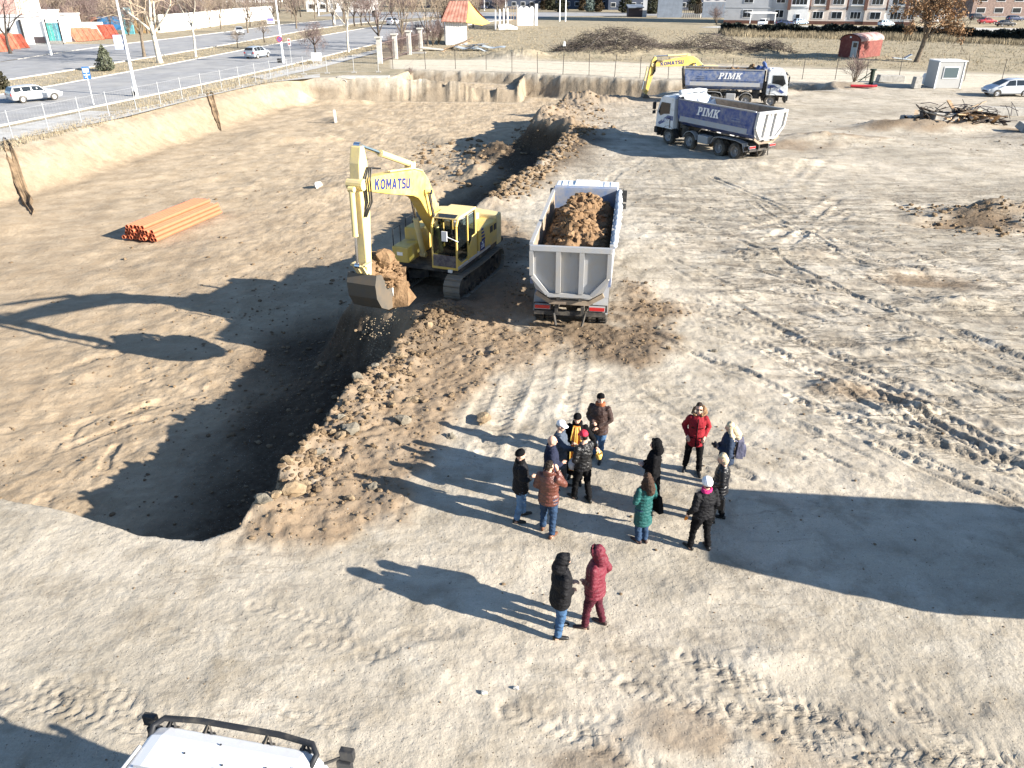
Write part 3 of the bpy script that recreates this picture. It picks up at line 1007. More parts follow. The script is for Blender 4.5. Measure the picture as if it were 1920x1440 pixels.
def lumpy_tube(mb, pts, r, n=8, amp=.35, seed=0, m=0):
    rr_ = random.Random(seed)
    fine = []
    for a, b in zip(pts[:-1], pts[1:]):
        a = Vector(a); b = Vector(b); k = max(2, int((b - a).length / .22))
        for i in range(k):
            fine.append(a.lerp(b, i / k) + Vector((rr_.uniform(-.02, .02), rr_.uniform(-.02, .02), rr_.uniform(-.02, .02))))
    fine.append(Vector(pts[-1]))
    mb.tube(fine, [r * (1 + rr_.uniform(-amp, amp)) for _ in fine], n, m)


# ------------------------------------------------------------------ four axle tipper
AX = (3.15, 1.02, -1.75, -3.15)


def dump_truck(label, loc, rz, tail=M_steelw, side=M_blue, lettered=True, tarp=None, group='dump trucks at work on the site', roofbar=False, dusty_right=False):
    T = empty('dump_truck', loc, rz)
    tag(T, label, 'truck', group)
    c = MB()
    for s in (-1, 1):
        c.box((-.1, s * .42, .92), (8.7, .10, .26))
    for x in AX:
        c.cyl((x, -1.0, .55), (x, 1.0, .55), .09, n=8)
        c.ball((x, 0, .55), (.26, .24, .24), 8)
    c.box((3.2, 0, .72), (1.5, .9, .5)); c.box((1.9, 0, 1.0), (.6, 1.6, .7))
    c.box((-4.30, 0, .74), (.12, 2.3, .14))
    for s in (-1, 1):
        c.beam((-4.28, s * .55, .95), (-4.45, s * .42, .35), .06, .06)
        c.box((-3.95, s * .90, .80), (.03, .60, .24))
    c.build('chassis', M_chas, T)
    # cab
    cab = MB()
    prof = [(2.72, 1.02), (2.72, 3.02), (2.85, 3.14), (3.9, 3.12), (4.12, 2.98), (4.30, 2.60), (4.50, 1.92), (4.52, 1.02)]
    rings = []
    for y, k in ((-1.235, .965), (-1.20, .99), (-.9, 1.0), (.9, 1.0), (1.20, .99), (1.235, .965)):
        rings.append([(3.55 + (u - 3.55) * k, y, 1.6 + (w - 1.6) * k) for u, w in prof])
    cab.loft(rings)
    cab_o = cab.build('cab', M_white, T, bevel=.03, seg=2)
    b = MB(); b.box((3.5, 0, 3.155), (.75, .95, .05)); b.build('roof_hatch', M_white, cab_o, bevel=.02)
    b = MB()
    for yy in (-.95, -.7, .7, .95):
        b.box((3.3, yy, 3.135), (1.0, .05, .03))
    b.build('roof_rib', M_white, cab_o)
    b = MB(); b.add([(4.335, -1.08, 2.56), (4.335, 1.08, 2.56), (4.515, 1.10, 1.93), (4.515, -1.10, 1.93)], [(0, 1, 2, 3)])
    b.add([(4.30, -1.08, 2.56), (4.30, 1.08, 2.56), (4.48, 1.10, 1.93), (4.48, -1.10, 1.93)], [(3, 2, 1, 0)])
    b.build('windscreen', M_glass, T)
    b = MB(); b.box((4.53, 0, 1.45), (.05, 1.7, .5)); b.build('grille', M_dark, T)
    b = MB(); b.box((4.50, 0, .80), (.32, 2.46, .42)); b.box((4.45, 0, .50), (.2, 2.1, .2)); b.build('bumper', M_dark, T, bevel=.04)
    b = MB(); b.box((4.28, 0, 2.80), (.32, 2.0, .05), ry=.35); b.build('sun_visor', M_dark, T)
    for s in (-1, 1):
        b = MB(); b.box((4.67, s * .95, .82), (.02, .38, .18)); b.build('headlight', M_lamp, T)
        w = MB(); y0 = s * 1.245
        poly = [(3.12, 2.02), (3.12, 2.70), (4.02, 2.70), (4.30, 2.02), (4.05, 1.80), (3.7, 1.95)]
        w.prism(poly, y0 - s * .03, y0 + s * .004, 'y')
        w.build('side_window', M_glass, T)
        d = MB()
        d.prism([(3.0, 1.1), (3.0, 1.82), (3.06, 1.84), (3.06, 1.1)], y0 - s * .02, y0 + s * .006, 'y')
        d.box((3.2, y0 + s * .01, 1.72), (.2, .03, .05))
        d.build('door_handle', M_dark, T)
        st = MB()
        st.prism([(2.76, 1.62), (2.76, 1.90), (3.3, 1.90), (4.25, 1.32), (4.1, 1.20), (3.2, 1.60)], y0 - s * .02, y0 + s * .005, 'y')
        st.build('blue_stripe', M_blue, T)
        slab_word('PIMK', .20, 3.45, 1.565, y0 + s * .006, s, s > 0, T, M_letter)
        fl = MB()
        fender_arc(fl, 3.15, .52, .72, s * .82, s * 1.24, -5, 185)
        fl.build('mudguard', M_dark, T)
        fl = MB()
        fender_arc(fl, 1.02, .52, .66, s * .85, s * 1.22, 15, 165)
        fl.build('mudguard', M_steel, T)
        fl = MB()
        y1, y2 = s * .72, s * 1.22
        for (p, q) in (((-1.02, .75), (-1.25, 1.12)), ((-1.25, 1.12), (-1.75, 1.20)), ((-1.75, 1.20), (-3.15, 1.20)), ((-3.15, 1.20), (-3.75, 1.10)), ((-3.75, 1.10), (-3.95, .62))):
            fl.beam((p[0], (y1 + y2) / 2, p[1]), (q[0], (y1 + y2) / 2, q[1]), abs(y2 - y1), .03, up=(0, 0, 1) if abs(q[0] - p[0]) > .3 else (1, 0, 0))
        fl.build('mudguard', M_steel, T)
        tk = MB()
        if s < 0:
            tk.box((-.32, s * .98, .80), (.85, .5, .56)); nm = 'fuel_tank'
        else:
            tk.box((-.25, s * .98, .82), (.95, .5, .52)); nm = 'battery_box'
        tk.build(nm, M_steel, T, bevel=.06, seg=2)
        mr = MB()
        mr.tube([(4.35, s * 1.2, 2.75), (4.52, s * 1.42, 2.72), (4.52, s * 1.42, 1.9)], .02, 6)
        mr.box((4.50, s * 1.46, 2.42), (.12, .24, .46)); mr.box((4.50, s * 1.46, 2.0), (.12, .22, .2))
        mr.build('mirror', M_dark, T, bevel=.02)
        mf = MB(); mf.box((-4.28, s * .88, .92), (.10, .52, .16)); tl = mf.build('tail_lamp_bracket', M_steel, T)
        lm = MB(); lm.box((-4.345, s * .88, .93), (.03, .48, .11)); lm.build('tail_lamp', M_red, tl)
    for x in AX:
        for s in (-1, 1):
            if x > 0:
                wheel_parts(T, x, s * 1.03, s, .52, .33)
            else:
                wheel_parts(T, x, s * 1.05, s, .52, .30, True)
                wheel_parts(T, x, s * .71, s, .52, .28, True)
    # exhaust stack and cab-back gear
    b = MB(); b.cyl((2.55, .8, 1.0), (2.55, .8, 2.9), .09, n=10); b.box((2.55, -.7, 1.6), (.25, .5, 1.0)); b.cyl((2.5, 0, 1.2), (2.3, 0, 2.6), .11, n=10)
    b.build('exhaust_stack', M_dark, T)
    # tipping body: a U section shell
    outer = [(1.25, 3.05), (1.235, 2.55), (1.19, 2.02), (1.02, 1.62), (.60, 1.36), (-.60, 1.36), (-1.02, 1.62), (-1.19, 2.02), (-1.235, 2.55), (-1.25, 3.05)]
    inner = [(-1.19, 3.05), (-1.175, 2.55), (-1.13, 2.05), (-.98, 1.68), (-.58, 1.43), (.58, 1.43), (.98, 1.68), (1.13, 2.05), (1.175, 2.55), (1.19, 3.05)]
    sh = MB()
    sec = outer + inner
    for xa, xb in ((-4.42, 2.28),):
        ra = [(xa - (.12 * (w - 1.4)), y, w) for y, w in sec]; rb = [(xb, y, w) for y, w in sec]
        sh.loft([ra, rb], cap=False)
        n = len(sec)
        o_ = len(sh.v) - 2 * n
        for base in (0, n):
            for k in range(9):
                sh.f.append((o_ + base + k, o_ + base + k + 1, o_ + base + 18 - k, o_ + base + 19 - k)); sh.m.append(0)
    body = sh.build('tipping_body', side, T)
    i2 = MB()
    inn = [(y * .994, w + .004) for y, w in inner]
    i2.loft([[(-4.40 - .12 * (w - 1.4), y, w) for y, w in inn], [(2.27, y, w) for y, w in inn]], cap=False, closed=False)
    i2.build('body_lining', M_rust, T, fixn=False)
    hb = MB(); hb.prism([(y, w if w < 3 else 3.16) for y, w in outer], 2.285, 2.36, 'x')
    hb.box((2.50, 0, 3.18), (.4, 2.4, .05)); hb.build('headboard', mat('dusty_headboard', (.13, .20, .36), .6, dirt=.7, dirtcol=(.34, .32, .29)) if dusty_right else side, T)
    rl = MB()
    for s in (-1, 1):
        rl.beam((-4.58, s * 1.235, 3.09), (2.28, s * 1.235, 3.09), .11, .075)
    rl.build('top_rail', M_steel, T)
    for s in (-1, 1):
        sk = MB()
        sk.add([(-4.2, s * 1.20, 2.02), (2.1, s * 1.20, 2.02), (2.1, s * 1.285, 1.70), (-4.2, s * 1.285, 1.70),
                (-4.2, s * 1.17, 2.00), (2.1, s * 1.17, 2.00), (2.1, s * 1.265, 1.69), (-4.2, s * 1.265, 1.69)],
               [(0, 1, 2, 3), (7, 6, 5, 4), (3, 2, 6, 7), (0, 3, 7, 4), (1, 0, 4, 5), (2, 1, 5, 6)])
        sk.build('side_skirt', M_steel, T)
        po = MB()
        po.prism([(-4.57, 3.04), (-4.20, 3.04), (-4.02, 1.72), (-4.40, 1.72)], s * 1.19, s * 1.275, 'y')
        po.build('corner_post', side, T)
        if lettered:
            slab_word('PIMK', .52, -.55 * (1 if s < 0 else 1), 2.56, s * 1.2475, s, s > 0, T, M_letter)
            sm = MB()
            for kz, (xa, xb) in ((2.50, (-2.55, -3.3)), (2.36, (-2.65, -3.35))):
                sm.box(((xa + xb) / 2, s * 1.245, kz), (abs(xb - xa), .02, .05))
            sm.build('small_print', M_bluel, T)
            bd = MB()
            for kz in (2.86, 2.2):
                bd.box((-.9, s * 1.236, kz), (6.2, .024, .03))
            bd.build('side_rib', side, T)
    # tailgate
    tg = MB()
    gp = [(y * 1.02, w) for y, w in ((1.25, 3.10), (1.25, 2.15), (1.06, 1.62), (.62, 1.32), (-.62, 1.32), (-1.06, 1.62), (-1.25, 2.15), (-1.25, 3.10))]
    def tx(w, off): return -4.50 - .12 * (w - 1.4) - off
    tg.loft([[(tx(w, 0), y, w) for y, w in gp], [(tx(w, .05), y, w) for y, w in gp]])
    gate = tg.build('tailgate', tail, T)
    rb = MB()
    def bar(p, q, w=.11, d=.12):
        a = (tx(p[1], .05 + d / 2), p[0], p[1]); b_ = (tx(q[1], .05 + d / 2), q[0], q[1])
        rb.beam(a, b_, w, d, up=(1, 0, 0))
    bar((1.24, 3.03), (-1.24, 3.03), .15)
    bar((1.20, 2.95), (1.20, 2.12), .12); bar((-1.20, 2.95), (-1.20, 2.12), .12)
    bar((1.18, 2.10), (.70, 1.50), .12); bar((-1.18, 2.10), (-.70, 1.50), .12)
    bar((.70, 1.47), (-.70, 1.47), .12)
    bar((.36, 2.95), (.36, 1.55), .15, .13); bar((-.36, 2.95), (-.36, 1.55), .15, .13)
    bar((0.02, 2.95), (0.02, 2.75), .03, .05)
    rb.build('gate_frame', tail, gate)
    hg = MB()
    for y in (.35, -.35):
        hg.box((-4.62, y, 1.36), (.08, .10, .16))
    hg.build('gate_latch', M_chas, gate)
    lip = MB()
    lip.prism([(1.1, 1.42), (.62, 1.12), (-.62, 1.12), (-1.1, 1.42), (-1.04, 1.55), (-.6, 1.26), (.6, 1.26), (1.04, 1.55)], -4.56, -4.44, 'x')
    lip.build('chute_lip', M_rust, T)
    if tarp == 'roll':
        t = MB(); lumpy_tube(t, [(2.3, -1.30, 3.12), (-1, -1.33, 3.08), (-4.45, -1.30, 3.10)], .10, 8, .35, 3)
        lumpy_tube(t, [(1.8, -1.36, 2.95), (-1.6, -1.36, 2.86), (-3.6, -1.34, 2.98)], .07, 8, .45, 4)
        t.build('rolled_tarpaulin', M_tarpw, T, smooth_=True)
    if tarp in ('front', 'frontblue'):
        t = MB(); rr2 = random.Random(9)
        rows = []
        for i in range(10):
            row = []
            for j in range(15):
                u = j / 14
                x = 2.55 - i * .16 - .12 * math.sin(u * 9) * (i / 9)
                z = 3.30 + .10 * math.sin(u * 17 + i) + rr2.uniform(-.05, .05) - .018 * i * i * (.4 + .6 * abs(math.sin(u * 6.5))) + .10 * math.sin(i * 2.1)
                row.append((x, -1.22 + 2.44 * u, z))
            rows.append(row)
        t.loft(rows, cap=False, closed=False)
        lumpy_tube(t, [(2.35, -1.2, 3.5), (2.3, 0, 3.55), (2.35, 1.2, 3.5)], .12, 8, .4, 2)
        t.build('gathered_tarpaulin', M_tarpb if tarp == 'frontblue' else M_tarpw, T, smooth_=True, fixn=False)
    return T


# ------------------------------------------------------------------ lump of earth with a rough surface
def soil_heap(name, label, cat, loc, rz, sx, sy, h, seed, mtl=None, base=0.0, res=.09, clip=None, group=None, prof=None, clods=60, cr=(.06, .2)):
    xs = np.arange(-sx, sx + res, res); ys = np.arange(-sy, sy + res, res)
    XX, YY = np.meshgrid(xs, ys)
    if prof is None:
        q = np.clip(1 - (XX / sx) ** 4 * .5 - (YY / sy) ** 2, 0, 1)
    else:
        q = prof(XX, YY)
    n1 = fbm(XX + seed * 3.1, YY, .9, 4, seed, .6); n2 = fbm(XX, YY + seed, .35, 3, seed + 1)
    ZZ = h * q * (.75 + 1.5 * n1) + .25 * n2 * q + .12 * fbm(XX, YY, .14, 2, seed + 5) * q - (q <= 0.02) * .15
    ny_, nx_ = XX.shape
    mb = MB()
    vs = np.stack([XX, YY, ZZ + base], -1).reshape(-1, 3)
    ii = np.arange(nx_ * ny_).reshape(ny_, nx_)
    fs = np.stack([ii[:-1, :-1], ii[:-1, 1:], ii[1:, 1:], ii[1:, :-1]], -1).reshape(-1, 4)
    mb.add([tuple(p) for p in vs], [tuple(int(k) for k in f) for f in fs])
    rr_ = random.Random(seed)
    for _ in range(clods):
        x, y = rr_.uniform(-sx * .85, sx * .85), rr_.uniform(-sy * .85, sy * .85)
        i, j = int((y + sy) / res), int((x + sx) / res)
        if q[min(i, ny_ - 1), min(j, nx_ - 1)] < .12:
            continue
        r = rr_.uniform(*cr) * rr_.uniform(.5, 1)
        clod(mb, (x, y, ZZ[min(i, ny_ - 1), min(j, nx_ - 1)] + base + r * .1), r, rr_, .75, 0, 2 if r > .10 else 1)
    o = mb.build(name, mtl or M_soil, None, fixn=False)
    o.location = loc; o.rotation_euler = (0, 0, rz)
    tag(o, label, cat, group)
    return o


_ico = None


def clod(mb, c, r, rr_, squash=.75, m=0, sub=1):
    """an angular lump"""
    global _ico
    if _ico is None:
        bm = bmesh.new(); bmesh.ops.create_icosphere(bm, subdivisions=1, radius=1)
        a = ([v.co.copy() for v in bm.verts], [tuple(v.index for v in f.verts) for f in bm.faces]); bm.free()
        bm = bmesh.new(); bmesh.ops.create_icosphere(bm, subdivisions=2, radius=1)
        b = ([v.co.copy() for v in bm.verts], [tuple(v.index for v in f.verts) for f in bm.faces]); bm.free()
        _ico = (a, b)
    vs, fs = _ico[0 if sub == 1 else 1]
    e = Euler((rr_.uniform(0, 6), rr_.uniform(0, 6), rr_.uniform(0, 6))).to_matrix()
    sx, sy, sz = rr_.uniform(.7, 1.25), rr_.uniform(.7, 1.2), rr_.uniform(.55, 1) * squash
    out = []
    if sub == 1:
        for v in vs:
            k = rr_.uniform(.72, 1.15)
            p = e @ Vector((v.x * k, v.y * k, v.z * k))
            out.append((c[0] + p.x * r * sx, c[1] + p.y * r * sy, c[2] + p.z * r * sz))
    else:
        ph = [rr_.uniform(0, 6) for _ in range(6)]
        cuts = [(Vector((rr_.uniform(-1, 1), rr_.uniform(-1, 1), rr_.uniform(-1, 1))).normalized(), rr_.uniform(.5, .85)) for _ in range(5)]
        for v in vs:
            p = v.copy()
            for nrm, dd in cuts:
                q = p.dot(nrm)
                if q > dd:
                    p -= nrm * (q - dd)
            k = 1 + .10 * math.sin(5 * p.x + ph[0]) + .08 * math.sin(7 * p.y + ph[1]) + .07 * math.sin(9 * p.z + ph[2]) + rr_.uniform(-.09, .09)
            p = e @ (p * k)
            out.append((c[0] + p.x * r * sx, c[1] + p.y * r * sy, c[2] + p.z * r * sz))
    mb.add(out, fs, m)


# ------------------------------------------------------------------ crawler excavator
def cyl_part(name, a, b, frac, r, parent):
    """hydraulic cylinder: barrel from a, rod to b"""
    a = Vector(a); b = Vector(b); m_ = a.lerp(b, frac)
    mb = MB(); mb.cyl(a, m_, r, n=12); mb.cyl(m_, m_ + (b - a).normalized() * .06, r * 1.12, n=12)
    mb.cyl((a.x, a.y - r * 1.1, a.z), (a.x, a.y + r * 1.1, a.z), r * 1.05, n=10)
    o = mb.build(name, M_yelp, parent)
    rb = MB(); rb.cyl(m_ + (b - a).normalized() * .05, b, r * .55, n=10); rb.cyl((b.x, b.y - r, b.z), (b.x, b.y + r, b.z), r * .85, n=10)
    rb.build('rod', M_chrome, o)
    return o


def excavator(label, loc, rz, foot, bend, tip, arm_top, arm_end, bucket=True, simple=False, group='crawler excavators digging on the site'):
    E_ = empty('excavator', loc, rz)
    tag(E_, label, 'excavator', group)
    # undercarriage
    u = MB(); u.box((0, 0, .62), (1.7, 1.5, .42)); u.cyl((0, 0, .8), (0, 0, 1.02), .62, n=20)
    for s in (-1, 1):
        u.beam((0.9, s * .3, .62), (1.15, s * 1.0, .55), .4, .3); u.beam((-.9, s * .3, .62), (-1.15, s * 1.0, .55), .4, .3)
    u.build('undercarriage', M_chas, E_)
    L, hr = 1.75, .43
    for s in (-1, 1):
        f = MB(); yc = s * 1.19
        f.box((0, yc, .46), (3.1, .34, .34)); f.box((0, yc + s * .02, .70), (2.3, .30, .12))
        for k in range(8):
            f.cyl((-1.25 + k * .357, yc - .20, .20), (-1.25 + k * .357, yc + .20, .20), .13, n=10)
        f.cyl((L, yc - .19, hr + .03), (L, yc + .19, hr + .03), .34, n=14); f.cyl((-L, yc - .19, hr + .03), (-L, yc + .19, hr + .03), .36, n=14)
        f.cyl((-L, yc - .24, hr + .03), (-L, yc + .24, hr + .03), .15, n=10)
        fr = f.build('crawler_track', M_chas, E_)
        per = 4 * L + 2 * math.pi * hr; n = 46
        base = None
        for k in range(n):
            t = per * k / n
            if t < 2 * L: x, z, a = -L + t, 0.03, 0.0
            elif t < 2 * L + math.pi * hr:
                q = (t - 2 * L) / hr; x, z, a = L + hr * math.sin(q), .03 + hr - hr * math.cos(q), -q
            elif t < 4 * L + math.pi * hr:
                x, z, a = L - (t - 2 * L - math.pi * hr), .03 + 2 * hr, math.pi
                z -= .05 * math.sin(math.pi * (x + L) / (2 * L)) ** 2
            else:
                q = (t - 4 * L - math.pi * hr) / hr; x, z, a = -L - hr * math.sin(q), .03 + hr + hr * math.cos(q), math.pi - q
            if base is None:
                sb = MB(); sb.box((0, 0, 0), (.195, .62, .03)); sb.box((-.06, 0, -.03), (.025, .62, .05)); sb.box((.05, 0, -.022), (.02, .62, .035))
                base = sb.build('track_shoe', M_track, fr); o = base
            else:
                o = base.copy(); COL.objects.link(o); o.parent = fr
            o.location = (x, yc, z + .02); o.rotation_euler = (0, a, 0)
    # upper structure
    b = MB(); b.box((-.35, 0, 1.10), (4.3, 2.62, .16)); b.build('revolving_frame', M_chas, E_)
    b = MB(); b.box((-.95, .98, 1.62), (1.75, .70, .90)); left_cover = b.build('side_cover', M_yel, E_, bevel=.05, seg=2)
    b = MB(); b.box((-.95, -.98, 1.62), (1.75, .70, .90)); b.build('side_cover', M_yel, E_, bevel=.05, seg=2)
    b = MB(); b.box((-1.05, 0, 1.72), (1.5, 1.22, 1.06)); b.box((-1.0, .1, 2.29), (1.2, .9, .12)); hood = b.build('engine_hood', M_hood, E_, bevel=.04, seg=2)
    b = MB()
    for k in range(9):
        b.box((-1.5 + k * .115, .12, 2.37), (.05, .75, .03), ry=.3)
    b.build('louvre', M_dark, hood)
    b = MB()
    prof = []
    for k in range(9):
        a = math.pi / 2 * (k / 8)
        prof.append((-1.80 - .78 * math.sin(math.pi / 2 * (1 - abs(k - 4) / 4 * .55)), -1.33 + 2.66 * k / 8))
    rings = []
    for z, k in ((1.02, .94), (1.12, 1.0), (2.05, 1.0), (2.22, .93)):
        rings.append([(-1.80, 1.33 * 1, z)] + [(-1.80 + (px_ + 1.80) * k, py_, z) for px_, py_ in prof[::-1]] + [(-1.80, -1.33, z)])
    b.loft(rings); cw = b.build('counterweight', M_yelp, E_, bevel=.05, seg=2)
    for k, xx in enumerate((-1.25, -1.62)):
        b = MB(); b.box((xx, 1.335, 1.82), (.24, .02, .24)); b.build('vent', M_dark, left_cover)
    st = MB()
    for k in range(4):
        zz = 1.62 + k * .13
        st.prism([(-.30, zz), (-.30, zz + .07), (-.62 + .05 * k, zz + .07), (-.62 + .05 * k, zz)], 1.33, 1.342, 'y')
    st.build('blue_bars', M_navy, left_cover)
    pl = MB(); pl.box((-.36, 1.337, 1.44), (.42, .012, .34)); plate = pl.build('model_plate', M_navy, left_cover)
    if not simple:
        for body_, sz, zz in (('PC', .12, 1.55), ('210', .19, 1.41)):
            o = text_obj('lettering', body_, sz, M_letter, left_cover, (-.36, 1.345, zz), (R(90), 0, R(180)), bold=.006, extrude=.002)
    b = MB(); b.box((.35, 1.0, 1.22), (3.0, .66, .12)); b.build('side_step', M_steelw, E_)
    b = MB(); b.box((1.30, -.98, 1.45), (1.0, .66, .60)); bx = b.build('tool_box', M_yel, E_, bevel=.05, seg=2)
    b = MB(); b.box((1.82, -.98, 1.5), (.02, .22, .12)); b.build('lamp', M_lamp, bx)
    b = MB(); b.box((.35, -.98, 1.68), (.9, .66, 1.0)); b.build('fuel_tank', M_yel, E_, bevel=.06, seg=2)
    b = MB(); b.cyl((-.9, -.75, 2.2), (-.9, -.75, 2.72), .07, n=10); b.build('exhaust_pipe', M_rust, E_)
    b = MB(); b.cyl((-.25, .2, 2.3), (-.25, .2, 2.5), .05, n=8); b.build('warning_lamp', M_red, E_)
    b = MB()
    b.tube([(.2, -1.25, 2.15), (.2, -1.25, 2.5), (.75, -1.25, 2.5), (.75, -1.25, 2.1)], .018, 6)
    b.tube([(1.75, -1.25, 1.7), (1.75, -1.25, 2.35), (1.2, -1.25, 2.35), (1.2, -1.25, 1.7)], .018, 6)
    b.build('handrail', M_dark, E_)
    # cab: posts, roof, panes, seat
    x0, x1, y0, y1, z0, z1 = .12, 1.88, .32, 1.33, 1.18, 3.0
    b = MB()
    for (x, y) in ((x1 - .04, y0 + .04), (x1 - .04, y1 - .04)):
        b.beam((x + .0, y, z0), (x - .02, y, z1 - .30), .07, .07); b.beam((x - .02, y, z1 - .30), (x - .22, y, z1 - .03), .07, .07)
    b.beam((.92, y1 - .035, z0), (.92, y1 - .035, z1 - .05), .09, .06)
    b.beam((.92, y0 + .035, z0), (.92, y0 + .035, z1 - .05), .09, .06)
    for y in (y0 + .05, y1 - .05):
        b.beam((x0 + .06, y, z0), (x0 + .06, y, z1 - .05), .10, .12)
    b.box(((x0 + x1) / 2, (y0 + y1) / 2, z0 + .02), (x1 - x0, y1 - y0, .10))
    b.box((x0 + .03, (y0 + y1) / 2, 1.7), (.06, y1 - y0, 1.0))
    b.prism([(x0, 1.2), (x0, 2.05), (.5, 2.05), (.88, 1.62), (.88, 1.2)], y1 - .05, y1 - .005, 'y')
    b.prism([(.96, 1.2), (.96, 1.35), (1.5, 1.35), (1.84, 1.62), (1.84, 1.2)], y1 - .05, y1 - .005, 'y')
    b.prism([(x0, 1.2), (x0, 1.9), (1.84, 1.6), (1.84, 1.2)], y0 + .005, y0 + .05, 'y')
    cabf = b.build('cab_frame', M_yel, E_, bevel=.015)
    b = MB(); b.prism([(x0, z1 - .06), (x0, z1 + .02), (1.5, z1 + .02), (1.70, z1 - .04), (1.70, z1 - .10)], y0, y1, 'y'); b.build('cab_roof', M_yelp, E_, bevel=.03, seg=2)
    b = MB(); b.add([(1.46, y0 + .12, z1 + .035), (1.46, y1 - .12, z1 + .035), (1.69, y1 - .12, z1 - .032), (1.69, y0 + .12, z1 - .032)], [(0, 1, 2, 3)]); b.build('roof_pane', M_glass, E_)
    b = MB(); b.box((x1 - .02, (y0 + y1) / 2, 2.16), (.012, y1 - y0 - .14, .94)); b.build('front_pane', M_clear, E_)
    b = MB(); b.box((x1 + .0, (y0 + y1) / 2, 1.46), (.012, y1 - y0 - .14, .42)); b.build('lower_pane', mat('smoked_pane', (.10, .09, .10), .2, dirt=.4, dirtcol=(.3, .27, .24)), E_)
    b = MB(); b.prism([(.98, 1.42), (.98, 2.86), (1.66, 2.86), (1.82, 2.66), (1.82, 1.68), (1.5, 1.42)], y1 - .03, y1 - .018, 'y'); b.build('door_pane', M_clear, E_)
    b = MB(); b.prism([(.26, 2.10), (.26, 2.86), (.86, 2.86), (.86, 1.75), (.55, 2.10)], y1 - .03, y1 - .018, 'y'); b.build('rear_side_pane', M_clear, E_)
    b = MB(); b.prism([(.26, 2.0), (.26, 2.86), (1.66, 2.86), (1.82, 2.66), (1.82, 1.75)], y0 + .03, y0 + .018, 'y'); b.build('far_side_pane', M_clear, E_)
    b = MB(); b.box((.62, .82, 1.62), (.52, .5, .14)); b.box((.36, .82, 2.0), (.12, .48, .7), ry=-.12); b.build('seat', M_seat, E_, bevel=.04)
    b = MB(); b.tube([(1.84, 1.36, 2.2), (2.05, 1.36, 2.3), (2.05, .98, 2.42)], .015, 6); b.box((2.07, .95, 2.42), (.05, .20, .34)); b.build('mirror', M_whitev, E_)
    b = MB(); b.box((1.90, 1.05, 1.12), (.08, .16, .10)); b.build('front_lamp', M_lamp, E_)
    # boom, drawn in its own side plane (x forward, z up)
    def band(center, widths):
        up_, dn_ = [], []
        for i, (p, w) in enumerate(zip(center, widths)):
            a = Vector(center[max(i - 1, 0)]); c_ = Vector(center[min(i + 1, len(center) - 1)])
            d = (c_ - a).normalized(); nrm = Vector((-d.y, d.x))
            up_.append(tuple(Vector(p) + nrm * w / 2)); dn_.append(tuple(Vector(p) - nrm * w / 2))
        return up_, dn_
    F2, B2, T2 = Vector(foot), Vector(bend), Vector(tip)
    cen = [F2, F2.lerp(B2, .45), F2.lerp(B2, .85) , (B2 * 2 + F2.lerp(B2, .85) + B2.lerp(T2, .12)) / 4, B2.lerp(T2, .14), B2.lerp(T2, .55), T2]
    up_, dn_ = band([tuple(c_) for c_ in cen], [.36, .70, .86, .90, .84, .64, .34])
    boom_w = .21
    def solid(up_, dn_, hw, name, mtl, parent=E_, bev=.03):
        mb = MB()
        rings = [[(a[0], -hw, a[1]), (a[0], hw, a[1]), (c_[0], hw, c_[1]), (c_[0], -hw, c_[1])] for a, c_ in zip(up_, dn_)]
        mb.loft(rings)
        return mb.build(name, mtl, parent, bevel=bev, seg=2)
    boom = solid(up_, dn_, boom_w, 'boom', M_yel)
    pb = MB()
    for p, r in ((F2, .17),):
        pb.cyl((p.x, -boom_w - .05, p.y), (p.x, boom_w + .05, p.y), r, n=14)
    pb.build('pivot_pin', M_yelp, boom)
    pb = MB(); pb.cyl((T2.x, -boom_w - .05, T2.y), (T2.x, boom_w + .05, T2.y), .17, n=14); pb.build('pivot_pin', M_yelp, boom)
    md = B2.lerp(T2, .52); ang = math.atan2(T2.y - B2.y, -(T2.x - B2.x))
    if True:
        o = sans_word('KOMATSU', .33, M_navy, boom); o.location = (md.x, boom_w + .004, md.y)
        al = math.atan2(T2.y - B2.y, T2.x - B2.x); ca_, sa_ = math.cos(al), math.sin(al)
        Mx = Matrix(((-ca_, -sa_, 0), (0, 0, 1), (-sa_, ca_, 0)))
        o.rotation_euler = Mx.to_euler()
    # arm
    A2, Z2 = Vector(arm_top), Vector(arm_end)
    ac = [A2, A2.lerp(Z2, .12), A2.lerp(Z2, .34), A2.lerp(Z2, .70), Z2]
    up2, dn2 = band([tuple(c_) for c_ in ac], [.20, .46, .54, .38, .26])
    arm = solid(up2, dn2, .17, 'arm', M_yelp if not simple else M_yel)
    hs = MB()
    hp = up_[4]; 
    for k in range(4):
        yy = boom_w - .1 + .05 * k
        hs.tube([(T2.x - .9, yy + .06, T2.y + .30), (T2.x - .35, yy + .08, T2.y + .42), (T2.x - .05 - .05 * k, yy + .10, T2.y + .1), (T2.x - .12 - .04 * k, yy + .08, T2.y - .55), (T2.x + .02, yy, T2.y - .95)], .028, 6)
    hs.build('hose', M_hose, E_)
    hp_ = MB()
    for yy in (.08, .15):
        pts = [(p[0], yy, p[1] + .05) for p in up_[1:6]]
        hp_.tube(pts, .025, 6)
    hp_.build('boom_pipe', M_yelp, boom)
    # cylinders
    for s in (-1, 1):
        q = F2.lerp(B2, .86)
        cyl_part('boom_cylinder', (1.15, s * (boom_w + .16), 1.35), (q.x + .08, s * (boom_w + .16), q.y + .02), .55, .10, E_)
    nb = B2.lerp(T2, .10); dn = (T2 - B2).normalized(); nr = Vector((-dn.y, dn.x))
    if nr.y < 0: nr = -nr
    base = nb + nr * .58
    cyl_part('arm_cylinder', (base.x, 0, base.y), (A2.x - .02, 0, A2.y + .02), .60, .10, E_)
